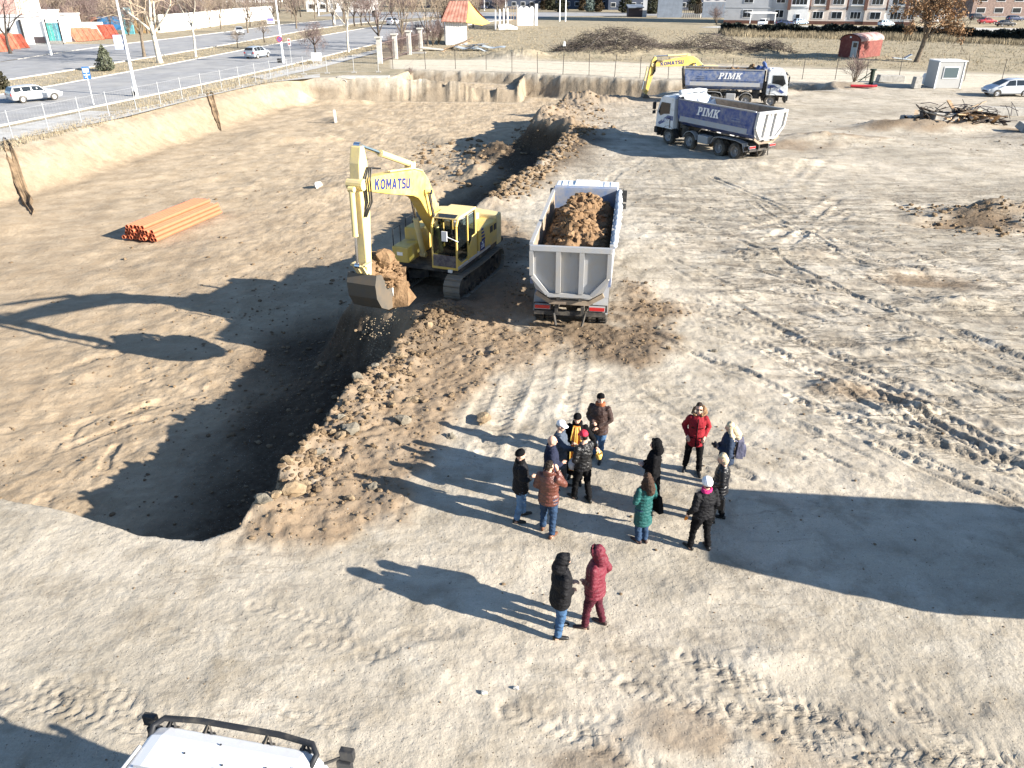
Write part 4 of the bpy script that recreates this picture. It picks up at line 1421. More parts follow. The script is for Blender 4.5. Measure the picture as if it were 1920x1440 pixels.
    lug = MB(); lug.box((nb.x, 0, nb.y + .48), (.3, .24, .3)); lug.build('cylinder_lug', M_yelp, boom)
    ad = (Z2 - A2).normalized(); an = Vector((ad.y, -ad.x))
    if an.x < 0: an = -an
    c0 = A2.lerp(Z2, .30) + an * .46; c1 = Z2 - ad * .42 + an * .40
    cyl_part('bucket_cylinder', (c0.x, 0, c0.y), (c1.x, 0, c1.y), .58, .085, E_)
    lk = MB()
    for s in (-1, 1):
        lk.beam((c1.x, s * .2, c1.y), (Z2.x - ad.x * .45, s * .2, Z2.y - ad.y * .45), .05, .12, up=(0, 1, 0))
        lk.beam((c1.x, s * .12, c1.y), (Z2.x + .02 - .25, s * .12, Z2.y - .42), .06, .12, up=(0, 1, 0))
    lk.build('bucket_link', M_yelp, E_)
    # bucket: side outline in the arm plane, opening towards the machine
    if bucket:
        bz = Vector(arm_end)
        out = [(.18, .12), (.30, -.18), (.26, -.62), (.02, -1.0), (-.40, -1.22), (-.85, -1.26), (-1.32, -1.02)]
        bw = .47
        bk = MB()
        rings = []
        inn = [(.06, .04), (.16, -.2), (.13, -.58), (-.05, -.90), (-.42, -1.10), (-.82, -1.14), (-1.28, -.98)]
        for (a, c_) in zip(out, inn):
            rings.append([(bz.x + a[0], -bw, bz.y + a[1]), (bz.x + a[0], bw, bz.y + a[1]), (bz.x + c_[0], bw, bz.y + c_[1]), (bz.x + c_[0], -bw, bz.y + c_[1])])
        bk.loft(rings)
        for s in (-1, 1):
            bk.prism([(bz.x + u_, bz.y + w_) for u_, w_ in out] + [(bz.x - 1.18, bz.y - .72), (bz.x - .55, bz.y - .42), (bz.x - .1, bz.y + .05)], s * bw, s * (bw + .035), 'y')
        bko = bk.build('bucket', mat('bucket_steel', (.105, .095, .082), .6, metal=.2, dirt=.55, dirtcol=(.16, .12, .08)), E_)
        for s in (-1, 1):
            sc_ = MB(); sc_.prism([(bz.x - .62, bz.y - .46), (bz.x - 1.20, bz.y - .74), (bz.x - 1.34, bz.y - 1.02), (bz.x - .98, bz.y - 1.20), (bz.x - .72, bz.y - .92)], s * (bw + .036), s * (bw + .06), 'y'); sc_.build('side_cutter', M_steelw, bko)
        for k in range(5):
            tt = MB(); yy = -.46 + .23 * k
            tt.prism([(bz.x - 1.24, bz.y - 1.10), (bz.x - 1.58, bz.y - .86), (bz.x - 1.24, bz.y - .96)], yy - .05, yy + .05, 'y')
            tt.build('tooth', M_steel, bko)
        br = MB()
        for s in (-1, 1):
            br.prism([(bz.x - .28, bz.y - .42), (bz.x + .12, bz.y + .13), (bz.x + .2, bz.y - .05), (bz.x, bz.y - .4)], s * .2 - .03, s * .2 + .03, 'y')
        br.build('bucket_ear', M_track, bko)
    return E_


# ------------------------------------------------------------------ cars
CAR_SHAPES = {
    # x from rear to front: (x, z bottom, z belt, z roof, half width, half width of roof)
    'estate': dict(L=[(-2.25, .35, .80, .82, .72, .70), (-2.18, .28, .92, 1.02, .82, .66), (-1.95, .24, .94, 1.38, .86, .60), (-1.2, .24, .92, 1.44, .88, .60), (-.1, .24, .90, 1.45, .88, .60), (.35, .24, .90, 1.38, .88, .58),
                      (1.05, .24, .92, .95, .88, .72), (1.75, .24, .84, .86, .86, .70), (2.12, .28, .70, .72, .80, .62), (2.24, .34, .55, .56, .70, .55)], wb=(-1.35, 1.40), ws=(.35, 1.05), rw=(-1.95, -2.18), pil=(-1.95, -1.25, -.40, .33)),
    'hatchback': dict(L=[(-1.85, .36, .72, .74, .70, .62), (-1.80, .28, .86, .96, .80, .62), (-1.50, .24, .92, 1.36, .83, .58), (-.8, .24, .90, 1.46, .84, .58), (-.1, .24, .88, 1.46, .84, .58), (.28, .24, .88, 1.38, .84, .56),
                         (1.0, .24, .92, .95, .83, .66), (1.5, .26, .82, .84, .81, .62), (1.82, .30, .66, .68, .74, .55), (1.92, .36, .52, .53, .64, .5)], wb=(-1.15, 1.22), ws=(.28, 1.0), rw=(-1.50, -1.80), pil=(-1.45, -.75, -.1, .26)),
    'mpv': dict(L=[(-2.15, .36, .80, .84, .74, .66), (-2.10, .28, .98, 1.10, .84, .66), (-1.88, .24, 1.0, 1.50, .87, .62), (-1.1, .24, .98, 1.60, .89, .62), (-.1, .24, .96, 1.60, .89, .62), (.35, .24, .95, 1.52, .89, .60),
                   (1.30, .24, 1.0, 1.03, .88, .70), (1.72, .26, .90, .92, .86, .66), (2.06, .30, .70, .72, .78, .58), (2.16, .36, .55, .56, .68, .5)], wb=(-1.32, 1.38), ws=(.35, 1.30), rw=(-1.88, -2.10), pil=(-1.82, -1.12, -.3, .33)),
    'saloon': dict(L=[(-2.25, .36, .80, .82, .72, .66), (-2.18, .28, .94, .97, .82, .70), (-1.55, .24, .95, 1.0, .87, .70), (-.95, .24, .92, 1.38, .88, .58), (-.1, .24, .90, 1.43, .88, .58), (.30, .24, .90, 1.36, .88, .56),
                      (1.05, .24, .92, .95, .88, .70), (1.75, .24, .84, .86, .86, .68), (2.12, .28, .70, .72, .80, .60), (2.24, .34, .55, .56, .70, .52)], wb=(-1.35, 1.40), ws=(.30, 1.05), rw=(-.95, -1.55), pil=(-.95, -.42, .29)),
    'suv': dict(L=[(-2.2, .42, .95, .98, .78, .70), (-2.14, .36, 1.08, 1.18, .88, .70), (-1.85, .32, 1.10, 1.58, .92, .66), (-1.1, .32, 1.06, 1.68, .93, .66), (-.1, .32, 1.04, 1.68, .93, .66), (.32, .32, 1.04, 1.60, .93, .64),
                   (1.0, .32, 1.06, 1.10, .92, .76), (1.75, .34, 1.0, 1.02, .90, .74), (2.10, .38, .86, .88, .84, .66), (2.22, .44, .66, .68, .74, .6)], wb=(-1.35, 1.42), ws=(.32, 1.0), rw=(-1.85, -2.14), pil=(-1.82, -1.1, -.35, .30)),
}
CAR_CACHE = {}


def car_section(sh, x):
    L = sh['L']
    for a, b in zip(L[:-1], L[1:]):
        if a[0] <= x <= b[0]:
            t = (x - a[0]) / (b[0] - a[0])
            return [a[k] + (b[k] - a[k]) * t for k in range(1, 6)]
    return list(L[0][1:] if x < L[0][0] else L[-1][1:])


def build_car(kind, paint, name='car'):
    sh = CAR_SHAPES[kind]
    C_ = empty(name)
    b = MB(); rings = []
    for x, zb, zh, zr, w, wr in sh['L']:
        half = [(w * .86, zb), (w * .985, zb + .10), (w, zb + (zh - zb) * .55), (w * .97, zh), (w * .97 + (wr - w * .97) * .93, zh + (zr - zh) * .93), (wr * .72, zr + .012)]
        rings.append([(x, y, z) for y, z in half] + [(x, -y, z) for y, z in reversed(half)])
    b.loft(rings)
    body = b.build('body', paint, C_, smooth_=False, bevel=0)
    body.data.polygons.foreach_set('use_smooth', [True] * len(body.data.polygons))
    try:
        body.data.set_sharp_from_angle(angle=R(38))
    except Exception:
        pass
    def pt(x, t, s, off):
        zb, zh, zr, w, wr = car_section(sh, x)
        y = w * .97 + (wr - w * .97) * t
        return (x, s * (y + off), zh + (zr - zh) * t)
    pil = sh['pil']
    for s in (-1, 1):
        for i, (a, c) in enumerate(zip(pil[:-1], pil[1:])):
            last = i == len(pil) - 2
            q = MB()
            a2, c2 = a + .05, c - .04
            pts = [pt(a2 + (.10 if i == 0 else 0), .12, s, .012)]
            xs = [a2 + (c2 + (.42 if last else 0) - a2) * k / 4 for k in range(5)]
            lo = []; hi = []
            for k, xx in enumerate(xs):
                zb, zh, zr, w, wr = car_section(sh, xx)
                lo.append(pt(xx, .10 if zr - zh > .2 else .5, s, .014))
                hi.append(pt(min(xx, c2 + (.06 if last else 0)) if True else xx, .86, s, .014))
            q.loft([lo, hi], cap=False, closed=False)
            q.build('side_window', M_glass, C_, fixn=False)
    for nm, (xa, xb) in (('windscreen', sh['ws']), ('rear_window', sh['rw'])):
        q = MB()
        A = car_section(sh, xa); B_ = car_section(sh, xb)
        sgn = 1 if xb > xa else -1
        za, zb_ = A[2] - .03, max(B_[2], B_[1]) + .03
        wa, wb_ = A[4] * .90, (B_[3] * .97 + (B_[4] - B_[3] * .97) * .5) * .90
        off = .022
        def lerp(t):
            x = xa + (xb - xa) * t; z = A[2] + (B_[2] - A[2]) * t
            return x + sgn * off, z + off
        t0, t1 = .08, .94
        (x0_, z0_), (x1_, z1_) = lerp(t0), lerp(t1)
        q.add([(x0_, -wa, z0_), (x0_, wa, z0_), (x1_, wb_, z1_), (x1_, -wb_, z1_)], [(0, 1, 2, 3)])
        q.build(nm, M_glass, C_)
    fx_, rx_ = sh['L'][-2], sh['L'][1]
    for s in (-1, 1):
        q = MB(); q.box((fx_[0] + .02, s * fx_[4] * .74, (fx_[2] + fx_[1]) / 2 + .12), (.14, .34, .15), rz=-s * .25); q.build('headlight', M_lamp, C_)
        q = MB(); q.box((rx_[0] - .03, s * rx_[4] * .84, rx_[2] - .16), (.10, .20, .20)); q.build('tail_light', M_red, C_)
        q = MB(); q.box((sh['ws'][1] - .35, s * (sh['L'][5][4] + .09), sh['L'][5][2] + .06), (.12, .16, .12)); q.build('mirror', paint, C_)
    q = MB(); q.box((sh['L'][-1][0] - .02, 0, .48), (.05, .9, .14)); q.build('grille', M_dark, C_)
    q = MB(); q.box((sh['L'][0][0] - .0, 0, .62), (.04, .5, .11)); q.build('number_plate', M_letter, C_)
    r = .31 if kind != 'suv' else .36
    wy = sh['L'][4][4]
    for x in sh['wb']:
        for s in (-1, 1):
            wheel_parts(C_, x, s * (wy - .09), s, r, .20, rimcol=mat('alloy_rim', (.55, .55, .56), .35, metal=.5))
            a = MB(); fender_arc(a, x, r, r + .07, s * (wy - .02), s * (wy + .008), 0, 180, 8, .06); a.build('wheel_arch', M_dark, C_)
    return C_


def place_car(kind, color_name, col, x, y, rz, label, group, z=0.03):
    key = (kind, color_name)
    paint = mat('car_paint_' + color_name, col, .28, metal=.25 if sum(col) < 1.9 else .0, spec=.6, dirt=.12, dirtcol=(.35, .32, .28))
    if key not in CAR_CACHE:
        c = build_car(kind, paint, 'car')
        CAR_CACHE[key] = (c, tree_of(c))
        c.location = (x, y, z); c.rotation_euler = (0, 0, rz)
        tag(c, label, 'car', group)
        return c
    c, t = CAR_CACHE[key]
    return tag(copy_tree(c, t, (x, y, z), rz, label, group), label, 'car', group)
# ------------------------------------------------------------------ people
M_skin = mat('skin', (.56, .34, .25), .55, var=.1, vscale=12)
M_eye = mat('eye_dark', (.02, .018, .016), .3)
M_lip = mat('lip', (.38, .16, .13), .5)


def cloth(name, col, rough=.85, bump=.7, var=.2, bscale=11, spec=.2):
    return mat('cloth_' + name, col, rough, var=var, vscale=7, bump=bump, bscale=bscale, spec=spec)


def remeshed(mb, name, mtl, parent, voxel, smooth_it=2, wrinkle=0.0, seed=0):
    o = mb.build('tmp', mtl, None)
    md = o.modifiers.new('r', 'REMESH'); md.mode = 'VOXEL'; md.voxel_size = voxel
    md2 = o.modifiers.new('s', 'SMOOTH'); md2.factor = .5; md2.iterations = smooth_it
    dg = bpy.context.evaluated_depsgraph_get()
    me2 = bpy.data.meshes.new_from_object(o.evaluated_get(dg))
    old = o.data
    bpy.data.objects.remove(o); bpy.data.meshes.remove(old)
    me2.name = name
    if not me2.materials:
        me2.materials.append(mtl)
    n = len(me2.vertices)
    if wrinkle:
        c_ = np.empty(n * 3, np.float32); me2.vertices.foreach_get('co', c_); c_ = c_.reshape(-1, 3)
        nr = np.empty(n * 3, np.float32); me2.vertices.foreach_get('normal', nr); nr = nr.reshape(-1, 3)
        k = fbm(c_[:, 0] * 1.0 + c_[:, 2] * 1.7 + seed, c_[:, 1] + c_[:, 2] * .8, .10, 3, seed)
        rdg = .28 - np.abs(fbm(c_[:, 0] + c_[:, 2] * 2.2 + seed, c_[:, 1] * 1.3 - c_[:, 2] * 1.6, .16, 3, seed + 4)) * 3.0
        c_ = c_ + nr * (k * wrinkle * .7 + np.clip(rdg, -.35, .3) * wrinkle)[:, None]
        me2.vertices.foreach_set('co', c_.astype(np.float32).ravel())
    me2.polygons.foreach_set('use_smooth', [True] * len(me2.polygons))
    me2.update()
    ob = bpy.data.objects.new(name, me2); COL.objects.link(ob)
    ob.parent = parent
    return ob


ARMS = {  # elbow, wrist, hand direction (left arm; mirrored for the right), metres for a 1.75 m figure
    'down': ((-.03, .25, 1.13), (.05, .26, .89), (.1, 0, -1)),
    'pocket': ((-.13, .275, 1.13), (.07, .185, .97), (.6, -.3, -.6)),
    'front': ((.00, .25, 1.13), (.22, .07, 1.10), (.7, -.6, .2)),
    'low_front': ((-.02, .25, 1.13), (.20, .05, .98), (.6, -.7, -.2)),
    'phone_ear': ((.14, .27, 1.22), (.13, .12, 1.50), (.0, -.2, 1)),
    'reach': ((.12, .26, 1.18), (.36, .16, 1.14), (1, -.1, .0)),
    'far_reach': ((.20, .22, 1.24), (.46, .12, 1.20), (1, -.1, .0)),
    'carry': ((-.04, .25, 1.12), (.12, .28, .92), (.3, 0, -1)),
    'book': ((.02, .24, 1.15), (.26, .10, 1.22), (.8, -.4, .3)),
    'side_out': ((.02, .34, 1.16), (.16, .46, 1.00), (.4, .6, -.5)),
}


def person(label, loc, yaw, height=1.75, build_=1.0, arms=('down', 'down'), top=None, trousers=None, shoes=None, hem=.80, puffer=False,
           hair=None, hairstyle='short', hat=None, hat_mat=None, hood=None, lean=0.0, stance=(.12, .12, 0), head_yaw=0.0, head_pitch=0.0,
           collar=None, gloves=None, group=None, seated=False, fur=None, sunglasses=False, coat_flare=0.0):
    k = height / 1.75
    P = empty('person', loc, yaw)
    tag(P, label, 'person', group)
    P.scale = (k, k, k)

    def L(p):                              # lean of the spine
        x, y, z = p
        return (x + lean * max(0, z - .9), y, z - .25 * abs(lean) * max(0, z - .9))
    wq = build_
    hp = .92 if not seated else .52
    dz = hp - .92

    def T3(p):
        return L((p[0], p[1], p[2] + dz))
    # legs
    sx, sw, twist = stance
    legs = []
    for s, fwd in ((1, sx), (-1, -sx)):
        hipp = (0, s * .09, hp)
        if seated:
            knee = (.44, s * .12, .52); ank = (.46, s * .12, .09); 
        else:
            ank = (fwd * .9, s * sw, .085)
            knee = ((hipp[0] + ank[0]) / 2 + .035, (hipp[1] + ank[1]) / 2 + s * .01, .50)
        legs.append((s, hipp, knee, ank))
    neck0 = Vector(L((0, 0, 1.49 + dz))); 
    Hm = Matrix.Translation(neck0) @ Euler((0, head_pitch, head_yaw)).to_matrix().to_4x4()

    def HD(p):                             # head space: origin at the neck
        return Hm @ Vector((p[0], p[1], p[2] - 1.49))
    arm_pts = []
    for s, nm in ((1, arms[0]), (-1, arms[1])):
        e, w, d = ARMS[nm]
        sh = T3((0, s * .168 * wq, 1.395)); el = T3((e[0], s * e[1] * (.5 + .5 * wq), e[2])); wr = T3((w[0], s * w[1], w[2]))
        arm_pts.append((s, Vector(sh), Vector(el), Vector(wr), Vector((d[0], s * d[1], d[2])).normalized()))
    # ---- body
    b = MB()
    def stack(mb, rows, n=16):
        mb.loft([[T3((ox + rx * math.cos(2 * math.pi * j / n), ry * math.sin(2 * math.pi * j / n), z)) for j in range(n)] for z, rx, ry, ox in rows])
    stack(b, [(.86, .085, .13, 0), (.95, .10, .15, 0), (1.08, .09, .13, 0), (1.25, .10, .15, .005), (1.38, .095, .16, 0), (1.45, .06, .10, -.01), (1.56, .05, .052, 0)])
    for s, a, kn, an in legs:
        b.tube([a, kn, an], [.075, .052, .036], 10); b.ball(kn, .052, 10)
        b.tube([(an[0] - .05, an[1], .04), (an[0] + .15, an[1] + s * .02, .03)], [.035, .028], 8)
        b.tube([an, (an[0], an[1], .03)], [.036, .036], 8)
    hands = []
    for s, sh, el, wr, d in arm_pts:
        b.tube([sh, el, wr], [.05, .041, .028], 10); b.ball(sh, .052, 10); b.ball(el, .041, 10)
        side = d.cross(Vector((0, 0, 1)))
        if side.length < .3: side = Vector((1, 0, 0)) if abs(d.z) > .8 else Vector((0, 1, 0))
        side.normalize(); pn = side.cross(d).normalized()
        pal = wr + d * .085
        b.tube([wr, wr + d * .04, pal], [.028, .036, .038], 8)
        for q in range(4):                 # four fingers, bent and unequal
            r0 = pal - d * .012 + side * (.03 - .02 * q)
            ln = (.036, .041, .038, .030)[q]
            p1 = r0 + d * ln + pn * .004; p2 = p1 + (d * .75 - pn * .65).normalized() * ln * .75; p3 = p2 + (d * .25 - pn).normalized() * ln * .55
            b.tube([r0, p1, p2, p3], [.0125, .0115, .0105, .009], 6)
        t0 = wr + d * .03 + side * .03; t1 = t0 + (side * .75 + d * .6).normalized() * .04; t2 = t1 + (d * .9 - pn * .3).normalized() * .032
        b.tube([t0, t1, t2], [.015, .0125, .010], 6)
        hands.append((wr, d, side, pn))
    # head
    hb = MB()
    hb.ball((0, 0, 0), (.098, .077, .115), 14)
    for v in hb.v: pass
    ov = len(b.v)
    head = MB()
    head.ball((.0, 0, 1.645), (.096, .076, .112), 16)
    head.ball((.035, 0, 1.585), (.062, .058, .065), 12)
    head.tube([(.092, 0, 1.66), (.112, 0, 1.622), (.094, 0, 1.612)], [.011, .017, .012], 8)
    for s in (-1, 1):
        head.ball((.0, s * .078, 1.635), (.02, .012, .032), 8)
    head.ball((.088, 0, 1.672), (.016, .05, .012), 8)
    b.add([HD(v) for v in head.v], head.f)
    body = remeshed(b, 'body', M_skin, P, .0115, 1)
    for s in (-1, 1):
        e = MB(); e.ball(HD((.090, s * .030, 1.652)), (.009, .012, .008), 6); e.build('eye', M_eye, P)
    e = MB(); e.ball(HD((.092, 0, 1.578)), (.008, .022, .006), 6); e.build('mouth', M_lip, P)
    # ---- trousers
    if trousers:
        t = MB()
        for s, a, kn, an in legs:
            t.tube([(a[0], a[1], a[2] + .03), (a[0] * .6 + kn[0] * .4, a[1] * .6 + kn[1] * .4, a[2] * .6 + kn[2] * .4), kn, (kn[0] * .4 + an[0] * .6, kn[1] * .4 + an[1] * .6, kn[2] * .4 + an[2] * .6), (an[0] - .005, an[1], an[2] + (.0))],
                   [.108 * wq, .098 * wq, .078, .070, .068], 12)
            t.ball(kn, .08, 10)
        t.loft([[(rx * math.cos(2 * math.pi * j / 14), ry * wq * math.sin(2 * math.pi * j / 14), z + dz) for j in range(14)] for z, rx, ry in ((.82, .09, .13), (.88, .13, .18), (.98, .13, .175), (1.05, .11, .15))])
        remeshed(t, 'trousers', trousers, P, .016, 2, .022, 3)
    for s, a, kn, an in legs:
        q = MB()
        yy = an[1]; x = an[0]
        rows = [(-.085, .03, .085, .032), (-.06, .035, .10, .04), (0, .037, .105, .042), (.07, .042, .078, .044), (.14, .040, .062, .046), (.19, .032, .05, .036), (.205, .015, .035, .02)]
        c0, s0 = math.cos(s * .18), math.sin(s * .18)
        rings = []
        for dx, wy, hh, _ in rows:
            ring = []
            for j in range(8):
                ang = 2 * math.pi * j / 8
                lx, ly, lz = dx, wy * math.cos(ang), max(0.004, hh * .5 + hh * .52 * math.sin(ang))
                ring.append((x + lx * c0 - ly * s0, yy + lx * s0 + ly * c0, lz))
            rings.append(ring)
        q.loft(rings)
        q.build('shoe', shoes, P, smooth_=True)
    # ---- jacket or coat
    if top:
        j_ = MB()
        rows = []
        zs = np.linspace(hem, 1.50, 34)
        for z in zs:
            rx = np.interp(z, [.3, .80, .95, 1.08, 1.25, 1.36, 1.43, 1.50], [.19 + coat_flare, .165, .165, .15, .16, .148, .115, .078])
            ry = np.interp(z, [.3, .80, .95, 1.08, 1.25, 1.36, 1.43, 1.50], [.22 + coat_flare, .196, .196, .178, .190, .188, .140, .080]) * wq
            rx *= .5 + .5 * wq
            if puffer:
                m_ = .90 + .14 * abs(math.sin(math.pi * (z - hem) / .085))
                rx *= m_; ry *= m_
            rows.append((z, rx, ry, .01 + .035 * (wq - 1) * 2 * math.exp(-((z - 1.05) / .15) ** 2)))
        stack(j_, rows, 18)
        for s, sh, el, wr, d in arm_pts:
            pts = []; rad = []
            for i in range(11):
                t = i / 10; p = sh.lerp(el, t); pts.append(p); rad.append((.074 - .010 * t) * (1.0 if not puffer else .90 + .16 * abs(math.sin(math.pi * i / 2.5))))
            for i in range(1, 10):
                t = i / 9; p = el.lerp(wr, t); pts.append(p); rad.append((.064 - .016 * t) * (1.0 if not puffer else .90 + .16 * abs(math.sin(math.pi * (i + 2) / 2.5))))
            j_.tube(pts, [r * (.4 + .6 * wq) for r in rad], 12)
            j_.ball(sh, .078 * (.4 + .6 * wq), 10); j_.ball(el, .066, 10)
        nm = 'coat' if hem < .7 else 'jacket'
        remeshed(j_, nm, top, P, .016, 2, .024 if not puffer else .012, 5)
    if collar:
        c_ = MB()
        for z, r in ((1.47, .095), (1.50, .10), (1.535, .098)):
            n = 16
            c_.tube([T3((.0 + r * .82 * math.cos(2 * math.pi * i / n), r * math.sin(2 * math.pi * i / n), z + .01 * math.cos(2 * math.pi * i / n))) for i in range(n + 1)], .022, 6, cap=False)
        remeshed(c_, 'collar', collar, P, .014, 1, .01, 2)
    if fur:
        c_ = MB(); rq = random.Random(3)
        for i in range(26):
            a = math.pi * (.18 + 1.64 * i / 25)
            p = Vector(HD((-.02 - .0 + .115 * math.cos(a) * .9, .135 * math.sin(a), 1.56 + .07 * (-math.cos(a)))))
            c_.ball(p, rq.uniform(.035, .05), 6)
        remeshed(c_, 'fur_trim', fur, P, .014, 0, .06, 8)
    if gloves:
        for wr, d, side, pn in hands:
            q = MB(); q.tube([wr - d * .02, wr + d * .05, wr + d * .10, wr + d * .14], [.035, .045, .045, .028], 8)
            q.tube([wr + d * .03 + side * .03, wr + d * .07 + side * .065], [.02, .014], 6)
            remeshed(q, 'glove', gloves, P, .012, 1)
    # ---- hair, hat, hood
    if hair and hairstyle != 'none':
        q = MB()
        if hairstyle == 'short':
            q.ball((-.018, 0, 1.668), (.096, .084, .108), 14)
        elif hairstyle == 'bob':
            q.ball((-.020, 0, 1.66), (.100, .092, .118), 14)
            q.ball((-.045, 0, 1.58), (.07, .095, .085), 12)
        else:
            q.ball((-.018, 0, 1.665), (.102, .09, .116), 14)
            q.tube([(-.06, 0, 1.66), (-.10, 0, 1.55), (-.145, .0, 1.42), (-.15, 0, 1.30)], [.085, .10, .105, .055], 12)
            for s in (-1, 1):
                q.tube([(-.01, s * .075, 1.66), (-.0, s * .092, 1.56), (-.03, s * .115, 1.44), (-.06, s * .12, 1.34)], [.04, .045, .05, .025], 8)
        m2 = MB(); m2.add([HD(v) for v in q.v], q.f)
        remeshed(m2, 'hair', hair, P, .013, 1, .03, 12)
    if hat:
        q = MB(); n = 18
        if hat == 'beanie':
            prof = [(.104, 1.655), (.108, 1.685), (.100, 1.725), (.078, 1.757), (.045, 1.775), (.008, 1.781)]
        elif hat == 'fluffy':
            prof = [(.106, 1.63), (.122, 1.665), (.122, 1.71), (.10, 1.76), (.06, 1.79), (.008, 1.80)]
        else:
            prof = [(.103, 1.675), (.105, 1.70), (.10, 1.735), (.08, 1.765), (.045, 1.782), (.008, 1.787)]
        rings = [[HD((r * 1.0 * math.cos(2 * math.pi * i / n) - .006, r * .86 * math.sin(2 * math.pi * i / n), z - .018 * math.cos(2 * math.pi * i / n) * -(1 if hat == 'beanie' else .3))) for i in range(n)] for r, z in prof]
        q.loft(rings)
        nmh = {'beanie': 'knitted_hat', 'fluffy': 'knitted_hat', 'cap': 'cap', 'flatcap': 'cap'}[hat]
        ho = q.build(nmh, hat_mat, P, smooth_=True)
        if hat in ('cap', 'flatcap'):
            v = MB()
            rows = []
            for i in range(7):
                a = -1.05 + 2.1 * i / 6
                rows.append([HD((.085 * math.cos(a), .085 * math.sin(a), 1.690)), HD((.085 * math.cos(a) + .085 * math.cos(a * .8), .10 * math.sin(a), 1.668)),
                             HD((.085 * math.cos(a) + .085 * math.cos(a * .8), .10 * math.sin(a), 1.660)), HD((.085 * math.cos(a), .085 * math.sin(a), 1.680))])
            v.loft(rows); v.build('peak', hat_mat, ho)
    if hood:
        q = MB()
        q.ball((-.035, 0, 1.655), (.125, .118, .15), 16)
        q.tube([(-.05, 0, 1.60), (-.06, 0, 1.50), (-.05, 0, 1.44)], [.115, .125, .12], 12)
        for i in range(13):
            a = -2.2 + 4.4 * i / 12
            q.ball((.055 - .02 * abs(a) / 2, .108 * math.sin(a) * .95, 1.655 + .125 * math.cos(a)), .026, 6)
        m2 = MB(); m2.add([HD(v) for v in q.v], q.f)
        remeshed(m2, 'hood', hood, P, .014, 1, .02, 21)
        # the face shows through its opening
        f_ = MB(); f_.ball((.052, 0, 1.63), (.052, .062, .088), 12); f_.tube([(.092, 0, 1.66), (.114, 0, 1.622), (.094, 0, 1.612)], [.011, .016, .012], 8)
        m3 = MB(); m3.add([HD(v) for v in f_.v], f_.f)
        remeshed(m3, 'face', M_skin, P, .012, 1)
    if sunglasses:
        q = MB()
        for s in (-1, 1):
            m_ = MB(); m_.box((.102, s * .034, 1.652), (.012, .052, .034)); m_.box((.05, s * .078, 1.658), (.10, .008, .010))
            q.add([HD(v) for v in m_.v], m_.f)
        q.build('sunglasses', M_dark, P)
    bpy.context.view_layer.update()

    def W(p):                              # figure space to world
        c_, s_ = math.cos(yaw), math.sin(yaw)
        return (loc[0] + k * (p[0] * c_ - p[1] * s_), loc[1] + k * (p[0] * s_ + p[1] * c_), loc[2] + k * p[2])
    return P, hands, W


C_blackd = cloth('black_down', (.010, .010, .012), .6, spec=.15)
C_black = cloth('black', (.009, .009, .010), .9, spec=.05)
C_blackl = mat('black_leather', (.010, .010, .011), .33, bump=.5, bscale=14, spec=.4)
C_brownl = mat('brown_leather', (.115, .038, .026), .33, bump=.5, bscale=14, var=.2, spec=.5)
C_navy = cloth('navy', (.018, .022, .045), .9)
C_navyb = cloth('navy_blue', (.022, .035, .065), .75)
C_greyb = cloth('grey_blue_tweed', (.075, .095, .13), .95, bump=.6, bscale=60, var=.35)
C_vest = mat('orange_brocade', (.62, .12, .035), .5, col2=(.72, .36, .05), vscale=16, bump=.2, spec=.4)
C_gold = mat('gold_trim', (.72, .50, .12), .4, spec=.5)
C_dbrown = cloth('dark_brown', (.042, .022, .018), .6, spec=.35)
C_rust = cloth('rust_lining', (.30, .10, .045))
C_red = cloth('red', (.23, .012, .02), .75)
C_green = cloth('teal_green', (.012, .085, .082), .6, spec=.3)
C_maroon = cloth('maroon', (.135, .014, .028), .55, spec=.35)
C_maroont = cloth('maroon_trousers', (.07, .012, .022))
C_jean = cloth('blue_jeans', (.055, .115, .22), .9, var=.35)
C_jeanl = cloth('pale_jeans', (.10, .18, .30), .9, var=.35)
C_jeand = cloth('dark_jeans', (.025, .05, .10), .9, var=.3)
C_grey = cloth('grey_trousers', (.085, .088, .095), .9)
C_white = cloth('white_knit', (.82, .82, .84), .95, bump=.6, bscale=40)
C_redcap = cloth('red_cap', (.52, .03, .06), .8, var=.5)
C_fur = cloth('tan_fur', (.36, .22, .12), 1.0, bump=1.0, bscale=50)
C_pink = cloth('magenta_scarf', (.50, .03, .16))
C_orange = cloth('orange_glove', (.75, .25, .04))
H_dark = cloth('dark_hair', (.022, .014, .010), .5, bump=.6, bscale=40)
H_brown = cloth('brown_hair', (.06, .034, .022), .5, bump=.7, bscale=40)
H_blond = cloth('blond_hair', (.62, .50, .33), .5, bump=.6, bscale=40)
H_grey = cloth('grey_hair', (.22, .20, .18), .6)
S_black = mat('black_shoe', (.015, .015, .015), .45)
S_brown = mat('brown_shoe', (.13, .055, .03), .4)
S_dark = mat('dark_boot', (.05, .03, .028), .6)


